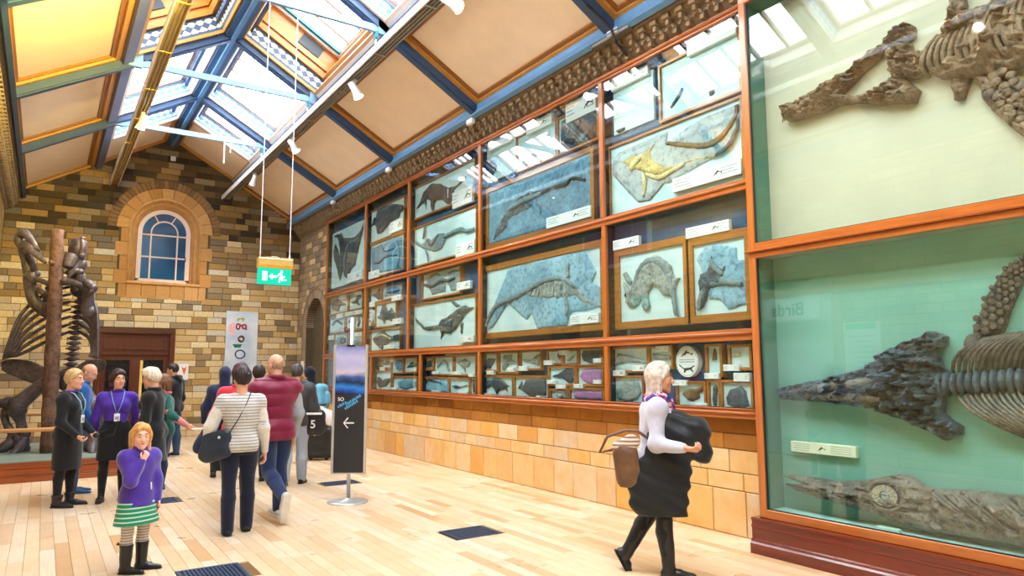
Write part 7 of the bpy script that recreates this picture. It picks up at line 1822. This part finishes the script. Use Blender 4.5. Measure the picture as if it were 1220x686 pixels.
# 4 right member of staff
p = Person('staff woman in long black coat facing left with short silvery blonde quiff', (1.19, 9.88), D(-1, -.08), 1.63,
           dict(arms=[((.15, .05, -1), (.05, .2, -1)), ((-.14, .04, -1), (-.0, .32, -.95))], head=(4, 10, 0), curl=(.6, 1.0), lean=2, legs=[(3, 4, 1), (-3, 2, 1)]))
p.body(); p.top('coat', C('black_coat', (22, 24, 30)), .022, .30, .98, flare=.05, collar=.05); p.trousers(black_tights, .003, .002, 1.0, 'tights', .56, None)
for i in (0, 1): p.shoe(i, M['shoe_black'], M['sole_dark'], .10)
p.hair((216, 206, 184), 'quiff', .022, hl=(.005, .8)); p.lanyard(.026)
h_ = p.w(tuple(p.arms[1][2] + p.arms[1][3] * .09))
t = tag(MB().cbox(h_.x - .03, h_.x + .06, h_.y - .03, h_.y + .02, h_.z - .03, h_.z + .03, .01).build('handset', mat('blue_handset', srgb(40, 110, 170), .4, var=.3, scale=30)), 'small blue handset held low by the staff woman in the coat', 'handset')
# 5 woman half hidden behind the right member of staff
p = Person('brown haired woman in a teal jacket half hidden behind the staff woman in the coat', (1.42, 10.75), D(-.8, -.4), 1.55,
           dict(arms=[((.3, .1, -1), (.2, .7, -.6)), ((-.5, -.35, -.9), (-.2, -.75, -.5))], head=(5, 8, 0)), vox=.014)
p.body(); p.top('jacket', C('teal_jacket', (34, 96, 90)), .022, .46, .55, collar=.04, collar_mat=C('pink_scarf', (196, 96, 110))); p.sleeves(C('pink_sleeve', (214, 140, 140)), .014, 1.0, (1,)); p.trousers(C('dark_blue_trousers', (34, 44, 74)), .014)
for i in (0, 1): p.shoe(i, C('blue_canvas', (46, 84, 120)), M['sole_white'])
p.hair((120, 80, 52), 'bob', .014, .06)
h_ = p.w(tuple(p.arms[1][2] + p.arms[1][3] * .10))
t = tag(MB().cbox(h_.x - .02, h_.x + .14, h_.y - .05, h_.y + .05, h_.z - .012, h_.z + .004, .003).build('paper_cup_lid', M['white']), 'small flat white tray held out behind the staff woman in the coat', 'tray')
# 6 man by the door
p = Person('man in black hooded jacket and blue jeans standing by the end door', (2.08, 14.7), D(-1, .1), 1.75,
           dict(arms=[((.2, -.05, -1), (-.05, .35, -.95)), ((-.2, -.05, -1), (.05, .35, -.95))], head=(6, 8, 0), legs=[(-2, 2, 3), (2, 2, 3)]), (206, 150, 122), False, .015)
p.body(); p.top('jacket', C('black_jacket', (22, 24, 34)), .032, .48, .98, wr=(.012, 9)); p.hood(bpy.data.materials['black_jacket'], False); p.trousers(M['denim'], .018, .022)
for i in (0, 1): p.shoe(i, M['shoe_black'], M['sole_white'])
p.hair((34, 28, 28), 'short', .008)
# 7 little girl
p = Person('little girl in purple fleece and green striped skirt with a hand at her mouth', (.70, 6.55), (.42, -.90), 1.15,
           dict(arms=[((.02, .46, -.88), (-.46, .10, .88)), ((-.12, .10, -1), (-.02, .25, -1))], head=(-20, 4, 0), curl=(.9, .5), palm={0: (0, -1, .2)}, thumb={0: (0, 0, 1)}, legs=[(2, 3, 2), (-1, 2, 2)], feet=(-28, -40)), (240, 188, 164), True, .009, 1.0)
p.hs = .84
p.hc = p.neck + p.td * .048 * 1.15 + p.HR @ np.array([0, .012, .062]) * p.hs
M['fleece'] = C('purple_fleece', (74, 48, 160), .95, .14, .5, .5)
p.fem = False
p.body(); p.top('fleece', M['fleece'], .024, .455, .98, wr=(.007, 14), collar=.045, flare=.028)
p.add('pocket_tab', MB().tube([p.T(.60, -.045, .104), p.T(.55, -.05, .106)], .006, 5), M['white_paint'])
p.skirt(C('green_striped_skirt', (28, 140, 108), .85, .1, .25, .2, ((190, 222, 204), .034, .30, 2)), .33, .012, .05, waist=.475)
p.trousers(C('grey_striped_tights', (150, 138, 136), .85, .1, .25, .2, ((206, 198, 194), .022, .5, 2)), .006, .004, .9, 'tights', .5, None)
for i in (0, 1):
    o = p.shoe(i, M['shoe_black'], M['sole_dark'], .155, 'boot', 1.12)
a_ = p.legs[0][2] + np.array([.02, -.03, .17])
p.add('bow', MB().tube([a_ + np.array([-.03, 0, .02]), a_, a_ + np.array([.03, -.01, .02])], [.012, .004, .012], 6), M['shoe_black'])
p.hair((212, 158, 88), 'bob', .012, .17, wave=.005, hl=(.0, .95))
# 8 woman in knit jumper, seen from behind
p = Person('woman in pale striped knit jumper and navy trousers seen from behind', (1.70, 7.52), (.12, 1), 1.64,
           dict(arms=[((.20, -.05, -1), (.10, .18, -1)), ((-.42, -.02, -.9), (-.02, .62, -.60))], head=(10, 4, 0), legs=[(4, 4, 1), (-5, 6, 1)], feet=(4, -4)), vox=.010, build=1.04)
p.body()
p.top('jumper', C('pale_knit', (206, 202, 198), .95, .12, .6, .4, ((132, 136, 146), .030, .30, 2)), .022, .485, 0.0, wr=(.006, 14))
p.sleeves(C('cream_knit_sleeve', (214, 210, 204), .95, .15, .8, .4), .020, .98)
p.trousers(C('dark_navy_trousers', (16, 24, 50)), .012, .024, 1.06)
for i in (0, 1): p.shoe(i, M['shoe_black'], M['sole_dark'])
p.hair((38, 26, 28), 'updo', .016, wave=.007)
p.add('hair_clip', MB().ball(p.hp(.0, -.128, .05), .012, 8, 6).ball(p.hp(.03, -.12, .052), .010, 8, 6), M['white_paint'])
M['navy_bag'] = mat('navy_leather', srgb(24, 40, 58), .45, var=.25, bump=.2)
t = thing('shoulder_bag', 'navy shoulder bag with a thin strap across the knit jumper woman', 'bag', p.w((-.25, .05, .85)))
V = Vol((-.46, -.22, .66), (-.02, .26, 1.14), .010)
V.cap((-.30, -.03, .78), (-.16, -.10, .82), .085, .085, .02, flat=((.3, 1, 0), .55)); V.cap((-.30, -.03, .92), (-.15, -.10, .96), .060, .060, .06, flat=((.3, 1, 0), .5)); V.wrinkle(.006, 12)
vs, qs = V.mesh(); vs = np.array([tuple(p.w(v)) for v in vs]); link('bag_body', np_mesh('bag_body', vs, qs, M['navy_bag']), t)
MB().tube([p.w(q) for q in ((.075, .03, 1.385), (.08, -.06, 1.375), (.035, -.118, 1.27), (-.03, -.122, 1.13), (-.12, -.13, .98))], .011, 8, flat=.5).build('strap', M['navy_bag'], t, True)
MB().ball(p.w((-.21, -.145, .95)), .014, 8, 6).build('clasp', M['alu'], t, True)
# 9 man in the vest
p = Person('bald man in maroon quilted vest and jeans walking away', (2.17, 8.0), (-.18, .98), 1.80,
           dict(arms=[((.22, -.02, -1), (.05, .35, -.92)), ((-.26, .0, -1), (-.05, .45, -.88))], head=(14, 2, 0), legs=[(6, 4, 1), (-6, 52, -3)], feet=(4, -2)), (216, 164, 138), False, .011, 1.02)
p.body(); p.top('vest', C('maroon_nylon', (122, 16, 56), .45, .12, .1), .046, .47, 0.0, (False, False), quilt=('body', .010, .135), wr=(.005, 9), collar=.05, neck=.845)
p.sleeves(C('grey_sleeve', (158, 168, 182)), .022, .98); p.trousers(C('dark_jeans', (34, 52, 92), .9, .25), .018, .020)
for i in (0, 1): p.shoe(i, C('pale_trainer', (196, 198, 204), .6), M['sole_white'], 0, 'trainer', 1.08, toe_down=.75 if i == 1 else 0)
p.hair((176, 142, 120), 'bald', .003)
# 10 woman in red jacket
p = Person('woman with burgundy hair and red jacket in front of the knit jumper woman', (1.99, 8.9), (.2, 1), 1.69,
           dict(arms=[((.25, 0, -1), (.05, .3, -1)), ((-.36, .1, -.95), (-.30, .35, -.85))], head=(-6, 2, 0), legs=[(5, 5, 1), (-4, 6, 1)]), vox=.012)
p.body(); p.top('jacket', C('red_jacket', (206, 34, 60), .6, .15), .034, .47, .98, wr=(.010, 9), collar=.05); p.trousers(black_cloth, .012)
for i in (0, 1): p.shoe(i, M['shoe_black'], M['sole_dark'])
p.hair((78, 22, 46), 'bob', .020, .08)
# 11 and 12, two more heads in the group
p = Person('dark haired woman with a pale fur hood ahead of the man in the vest', (2.66, 10.75), (.35, .94), 1.68,
           dict(legs=[(5, 5, 1), (-4, 6, 1)]), vox=.014)
p.body(); p.top('coat', C('olive_coat', (70, 66, 56)), .04, .42, .98, wr=(.012, 8)); p.hood(C('fur_trim', (184, 160, 128), 1, .3, .8, .6), False); p.trousers(black_cloth, .012)
for i in (0, 1): p.shoe(i, M['shoe_black'], M['sole_dark'])
p.hair((44, 28, 28), 'short', .018)
p = Person('person in a navy hooded coat at the head of the walking group', (2.36, 11.6), (.3, .95), 1.66,
           dict(legs=[(5, 5, 1), (-4, 6, 1)]), vox=.014)
navy = C('navy_coat', (26, 36, 76), .7, .2)
p.body(); p.top('coat', navy, .04, .45, .98, wr=(.012, 8)); p.hood(navy, True, .02); p.trousers(black_cloth, .012)
for i in (0, 1): p.shoe(i, M['shoe_black'], M['sole_dark'])
p.hair((30, 26, 34), 'short', .014)
# coat carried by the woman in red
cx = PEOPLE[9].w((-.24, .12, .82))
V = Vol(np.array(cx) - .5, np.array(cx) + .5, .014)
c_ = np.array(cx); ir = np.array(IR)
V.cap(c_ - ir * .04 + (0, 0, .14), c_ - ir * .14 + (0, 0, -.04), .075, .085, .03, flat=(tuple(AW), .7)); V.cap(c_ - ir * .14 + (0, 0, -.04), c_ - ir * .22 + (0, 0, -.14), .085, .07, .03, flat=(tuple(AW), .7)); V.wrinkle(.012, 9)
o = link('carried_coat', np_mesh('carried_coat', *V.mesh(), C('navy_bundle', (24, 34, 72), .6, .3))); tag(o, 'navy coat bundled on the arm left of the knit jumper woman', 'coat')
V = Vol(np.array(cx) + (-.3, -.3, -.8), np.array(cx) + (.5, .5, .2), .014)
c_ = c_ + ir * .06
V.cap(c_ + (0, 0, .02), c_ + (0, 0, -.36), .075, .11, .03, flat=(tuple(AW), .6)); V.wrinkle(.012, 9); V.plane(c_ + (0, 0, -.40), (0, 0, -1))
o = link('hanging_scarf', np_mesh('hanging_scarf', *V.mesh(), black_cloth)); tag(o, 'black garment hanging down beside the navy shoulder bag', 'garment')
# 13 man in dark grey jacket
p = Person('grey haired man in dark grey jacket and pale trousers walking away behind the vest man', (3.04, 10.15), (.42, .9), 1.70,
           dict(arms=[((.30, -.05, -1), (.10, .15, -1)), ((-.25, 0, -1), (0, .3, -1))], head=(0, 2, 0), legs=[(8, 4, 1), (-4, 10, 1)]), (206, 150, 122), False, .014)
p.body(); p.top('jacket', C('dark_grey_leather', (58, 56, 60), .5, .15), .036, .48, .98, wr=(.010, 9), collar=.04); p.trousers(C('pale_trousers', (160, 172, 192), .85, .12), .022, .026)
for i in (0, 1): p.shoe(i, M['shoe_black'], M['sole_dark'])
p.hair((74, 66, 66), 'short', .012)
c_ = p.w((.28, -.02, .86))
t = thing('carrier_bag', 'black bag with a pale number 5 carried by the grey jacket man', 'bag', c_)
V = Vol(np.array(c_) - .3, np.array(c_) + .3, .012); k_ = np.array(c_)
V.cap(k_ - ir * .05 + (0, 0, .09), k_ - ir * .05 + (0, 0, -.08), .10, .10, .02, flat=(tuple(AW), .6)); V.cap(k_ + ir * .05 + (0, 0, .09), k_ + ir * .05 + (0, 0, -.08), .10, .10, .02, flat=(tuple(AW), .6)); V.wrinkle(.006, 10)
link('bag_body', np_mesh('bag_body', *V.mesh(), M['black']), t)
rot5 = Matrix(((IR.x, 0, -AW.x, 0), (IR.y, 0, -AW.y, 0), (0, 1, 0, 0), (0, 0, 0, 1)))
flat_text('5', .16, M['white'], 'printed_number', t, Vector(c_) - AW * .078 - IR * .05 + Vector((0, 0, -.07)), rot5, .004)
MB().cbox(-.11, .11, -.004, .004, -.015, .015, .002).build('white_band', M['white'], t)
w_ = [o for o in t.children if o.name.startswith('white_band')][0]; w_.matrix_parent_inverse = Matrix(); w_.rotation_euler = (0, 0, math.atan2(IR.y, IR.x)); w_.location = -AW * .072 + Vector((0, 0, .13))
# 14 person in hood with blue backpack
p = Person('person in dark hooded top facing left with a blue backpack, near the arch', (4.16, 13.05), D(-1, .15), 1.66,
           dict(arms=[((.2, .1, -1), (.05, .5, -.85)), ((-.2, .1, -1), (-.05, .5, -.85))], head=(6, 4, 0), legs=[(2, 2, 2), (-2, 2, 2)]), (206, 150, 122), False, .014)
dark = C('dark_hooded_top', (22, 26, 42))
p.body(); p.top('hooded_top', dark, .035, .46, .98, wr=(.010, 9)); p.hood(dark, True, .025); p.trousers(black_cloth, .016)
for i in (0, 1): p.shoe(i, M['shoe_black'], M['sole_dark'])
p.hair((24, 20, 22), 'short', .01)
t = thing('backpack', 'light blue backpack worn by the hooded person near the arch', 'backpack', p.w((0, -.2, 1.1)))
k_ = np.array(p.w((0, -.235, 1.13))); V = Vol(k_ - .42, k_ + .42, .013); b_ = np.array(p.W.to_3x3() @ Vector((0, 1, 0)))
x_ = np.array(p.W.to_3x3() @ Vector((1, 0, 0)))
for sx in (-1, 1): V.cap(k_ + x_ * sx * .075 + (0, 0, .13), k_ + x_ * sx * .085 + (0, 0, -.16), .10, .11, .03, flat=(b_, .9))
V.cap(k_ - b_ * .10 + (0, 0, .02), k_ - b_ * .10 + (0, 0, -.10), .07, .08, .02); V.wrinkle(.012, 10)
link('pack_body', np_mesh('pack_body', *V.mesh(), C('light_blue_nylon', (110, 186, 226), .6, .2)), t)
for sx in (1, -1): MB().tube([p.w(q) for q in ((sx * .11, -.12, 1.30), (sx * .12, .02, 1.405), (sx * .11, .13, 1.28), (sx * .15, .06, 1.05), (sx * .13, -.12, 1.0))], .02, 8, flat=.5).build('strap', bpy.data.materials['light_blue_nylon'], t, True)
t = thing('suitcase', 'black upright suitcase with handle beside the hooded person', 'suitcase', (4.2, 12.62, 0))
V = Vol((3.9, 12.3, 0), (4.6, 12.95, .75), .013); V.cap((4.08, 12.70, .16), (4.08, 12.70, .50), .12, .12, .01); V.cap((4.38, 12.52, .16), (4.38, 12.52, .50), .12, .12, .01)
for zz in (.16, .28, .40, .50): V.cap((4.08, 12.70, zz), (4.38, 12.52, zz), .12, .12, .03)
link('shell', np_mesh('shell', *V.mesh(), M['black']), t)
for q in ((4.1, 12.68), (4.34, 12.55)):
    MB().ball((q[0], q[1], .035), .035, 10, 8).build('wheel', M['sole_dark'], t, True); MB().tube([(q[0], q[1] + .06, .58), (q[0], q[1] + .06, .98)], .010, 8).build('handle_tube', M['alu_dark'], t, True)
MB().tube([(4.1, 12.74, .98), (4.34, 12.61, .98)], .015, 8).build('handle', M['black'], t, True)
k_ = np.array((4.30, 12.52, .78)); V = Vol(k_ - .35, k_ + .35, .013); V.cap(k_ - ir * .10 + (0, 0, .06), k_ + ir * .12 + (0, 0, -.06), .12, .13, .03, flat=(tuple(AW), .7)); V.wrinkle(.016, 10)
o = thing('cloth_bag', 'white and red cloth bag resting on the black suitcase', 'bag', tuple(k_))
link('bag_body', np_mesh('bag_body', *V.mesh(), C('white_bag', (232, 226, 230))), o); MB().tube([tuple(k_ - ir * .20 - np.array(AW) * .06 + (0, 0, -.02)), tuple(k_ - ir * .08 - np.array(AW) * .10 + (0, 0, -.10)), tuple(k_ + ir * .02 - np.array(AW) * .09 + (0, 0, -.15))], .03, 8, flat=.5).build('red_trim', C('red_trim_mat', (200, 40, 54)), o, True)
# 16 woman with the coat, near the cases
p = Person('woman with silver blonde hair and black boots walking right past the cases', (4.12, 4.12), D(1, -.12), 1.66,
           dict(arms=[((.22, -.06, -1), (.55, .70, -.05)), ((-.20, .15, -1), (.25, .92, .10))], head=(-6, 4, 0), curl=(.9, .9), palm={0: (-.6, 0, 1), 1: (.5, 0, 1)}, legs=[(7, 3, 1), (-5, 27, 1)], feet=(2, -2), lean=2), (212, 150, 122), True, .010)
p.body(); p.top('cardigan', C('lavender_cardigan', (186, 186, 206), .95, .1, .4, .4), .026, .46, .95, wr=(.008, 10)); p.trousers(black_tights, .008, .006, 1.0, 'leggings', .56, None)
p.shoe(0, M['shoe_black'], M['sole_dark'], .235, 'boot', 1.0); p.shoe(1, M['shoe_black'], M['sole_dark'], .235, 'boot', 1.0, toe_down=.8)
p.hair((200, 186, 178), 'bob', .018, .16, wave=.004)
V = Vol(p.neck - .24, p.neck + .22, .010)
for a in range(14):
    t0, t1 = 2 * PI * a / 14, 2 * PI * (a + 1) / 14
    f_ = lambda t: p.T(.815 + .018 * math.sin(t * 2 + 1) - .03 * max(0, math.sin(t)), .085 * math.cos(t), .02 + .085 * math.sin(t))
    V.cap(f_(t0), f_(t1), .034, .034, .02)
V.cap(p.T(.80, .02, .10), p.T(.72, .03, .125), .045, .05, .03); V.cap(p.T(.80, -.03, .10), p.T(.70, -.02, .13), .04, .045, .03); V.wrinkle(.010, 16)
b = N('patterned_scarf'); f = b.noise(14, 3); pm_ = b.pbr(b.ramp(f, [(.36, srgb(34, 48, 120)), (.46, srgb(70, 60, 150)), (.52, srgb(196, 60, 90)), (.58, srgb(220, 210, 220)), (.64, srgb(30, 44, 110))], 'CONSTANT'), .8)
p.add('scarf', V, pm_)
puff = C('black_puffer', (20, 23, 30), .5, .15, .1)
V = Vol((-.1, -.45, .35), (.46, .65, 1.5), .011)
V.cap((.17, .10, 1.10), (.16, .0, .60), .15, .20, .03, flat=((1, 0, 0), .32)); V.cap((.17, .16, 1.02), (.17, .12, .54), .11, .11, .05, flat=((1, 0, 0), .45)); V.cap((.16, -.12, .70), (.16, -.10, .60), .11, .11, .05, flat=((1, 0, 0), .45))
V.cap((.06, .18, 1.20), (.12, .31, 1.13), .085, .10, .04); V.cap((.12, .31, 1.13), (.12, .35, .96), .10, .085, .04); V.cap((.02, .14, 1.18), (.15, .22, 1.08), .09, .10, .05)
V.V += (.006 * np.sin((V.ax[2][None, None, :] * .9 + V.ax[1][None, :, None] * .45) * 2 * PI / .11)).astype(np.float32); V.wrinkle(.012, 9)
V.plane((0, 0, .48), (0, 0, -1))
vs, qs = V.mesh(); vs = np.array([tuple(p.w(v)) for v in vs])
o = link('carried_coat', np_mesh('carried_coat', vs, qs, puff)); tag(o, 'black quilted coat carried over the arms of the silver haired woman', 'coat')
M['tan_leather'] = mat('brown_leather', srgb(104, 72, 50), .5, var=.3, bump=.2)
t = thing('handbag', 'brown leather handbag behind the silver haired woman', 'bag', p.w((.16, -.36, .9)))
V = Vol((-.05, -.62, .55), (.40, .10, 1.2), .011)
V.cap((.15, -.24, .94), (.15, -.21, .76), .10, .105, .03, flat=((1, 0, 0), .6)); V.wrinkle(.006, 10); V.plane((0, 0, .69), (0, 0, -1))
vs, qs = V.mesh(); vs = np.array([tuple(p.w(v)) for v in vs]); link('bag_body', np_mesh('bag_body', vs, qs, M['tan_leather']), t)
V = Vol((-.05, -.62, .85), (.40, -.10, 1.25), .011); V.cap((.15, -.28, 1.0), (.15, -.18, 1.04), .06, .055, .02, flat=((1, 0, 0), .7)); V.wrinkle(.012, 14)
vs, qs = V.mesh(); vs = np.array([tuple(p.w(v)) for v in vs]); link('striped_lining', np_mesh('striped_lining', vs, qs, C('striped_cloth', (150, 116, 96), .9, .1, .3, .2, ((220, 210, 204), .03, .5, 2))), t)
MB().tube([p.w(q) for q in ((.20, -.34, .98), (.22, -.44, .96), (.21, -.38, 1.08), (.20, -.24, 1.13), (.18, -.14, 1.12), (.17, -.04, 1.05))], .012, 8).build('strap', M['tan_leather'], t, True)
# ------------------------------------------------------------------ freestanding poster stand with the arrow
t = thing('poster_stand', 'freestanding grey poster stand with a blue lake picture and white arrow', 'sign', (3.2, 8.44, 0))
o_ = Vector((3.2, 8.44, 0)); ux = Vector((.375, -.25, 0)).normalized()     # along the poster
un = Vector((ux.y, -ux.x, 0)); un = -un if un.dot(Vector((-1, -1, 0))) < 0 else un
def S(u, v, n=0.0): return o_ + ux * u + un * n + Vector((0, 0, v))
def slab(b, u0, u1, v0, v1, n0, n1): return b.hexa([S(u, v, n) for n in (n0, n1) for (u, v) in ((u0, v0), (u1, v0), (u1, v1), (u0, v1))])
MB().lathe([(.245, 0), (.245, .012), (.20, .022), (.04, .03), (.026, .05)], tuple(o_), 40).build('base', M['alu'], t, True)
MB().tube([S(0, .04, -.03), S(0, 2.26, -.03)], .024, 12).build('pole', M['alu'], t, True)
for u in (-.215, .185): slab(MB(), u, u + .03, .35, 1.92, -.012, .018).build('side_rail', M['alu'], t)
slab(MB(), -.215, .215, .335, .352, -.012, .018).build('bottom_rail', M['alu'], t); slab(MB(), -.05, .05, 1.895, 1.92, -.012, .02).build('top_clip', M['black'], t)
b = N('poster_print')
pos = b.n('SeparateXYZ'); b.ln(b.n('NewGeometry').outputs['Position'], pos.inputs[0]); z = pos.outputs[2]
geo = b.n('NewGeometry').outputs['Position']
f = b.noise(5, 5); 
sky = b.ramp(b.math('ADD', z, b.math('MULTIPLY', f, .12)), [(0, (1, 1, 1)), (1, (1, 1, 1))])
zz = b.math('DIVIDE', b.math('SUBTRACT', b.math('ADD', z, b.math('MULTIPLY', b.math('SUBTRACT', f, .5), .16)), 1.30), .60)
skyc = b.ramp(zz, [(0.0, srgb(20, 22, 30)), (.05, srgb(22, 60, 150)), (.16, srgb(40, 130, 220)), (.26, srgb(16, 30, 60)), (.36, srgb(60, 100, 170)), (.46, srgb(206, 196, 214)), (.62, srgb(176, 176, 220)), (.78, srgb(190, 190, 226)), (1.0, srgb(110, 124, 200))])
dk = b.mix(b.math('GREATER_THAN', z, 1.30), srgb(40, 42, 48), skyc)
slab(MB(), -.187, .187, .352, 1.90, -.006, .012).build('poster', b.pbr(dk, .4), t)
rt = Matrix(((ux.x, 0, un.x, 0), (ux.y, 0, un.y, 0), (0, 1, 0, 0), (0, 0, 0, 1)))
flat_text('SO', .062, M['white'], 'lettering', t, S(-.15, 1.225, .0125), rt, .001)
cyan = mat('cyan_print', srgb(70, 170, 224), .6, var=.04)
for u0, v0, u1, v1 in ((-.14, 1.135, -.03, 1.20), (-.04, 1.165, .15, 1.285), (-.05, 1.115, .11, 1.215)):
    d = Vector((u1 - u0, v1 - v0)).normalized(); L = math.hypot(u1 - u0, v1 - v0); nb = int(L / .022)
    bb = MB()
    for k in range(nb):
        a = k * L / nb; w = L / nb * (.72 if k % 3 else .55); hh_ = .034 if k % 2 else .028
        q = [(u0 + d.x * (a + da) - d.y * db, v0 + d.y * (a + da) + d.x * db) for da, db in ((0, 0), (w, 0), (w, hh_), (0, hh_))]
        bb.add([S(u, v, .0128) for u, v in q], [(0, 1, 2, 3)])
    bb.build('lettering', cyan, t)
a_ = MB()
def poly(pts): a_.add([S(u, v, .0128) for u, v in pts], [tuple(range(len(pts)))])
poly([(-.065, .945), (.06, .945), (.06, .963), (-.065, .963)]); poly([(-.075, .954), (-.062, .954), (-.010, 1.012), (-.022, 1.022)]); poly([(-.075, .954), (-.022, .886), (-.010, .896), (-.062, .954)])
a_.build('arrow_mark', M['white'], t)
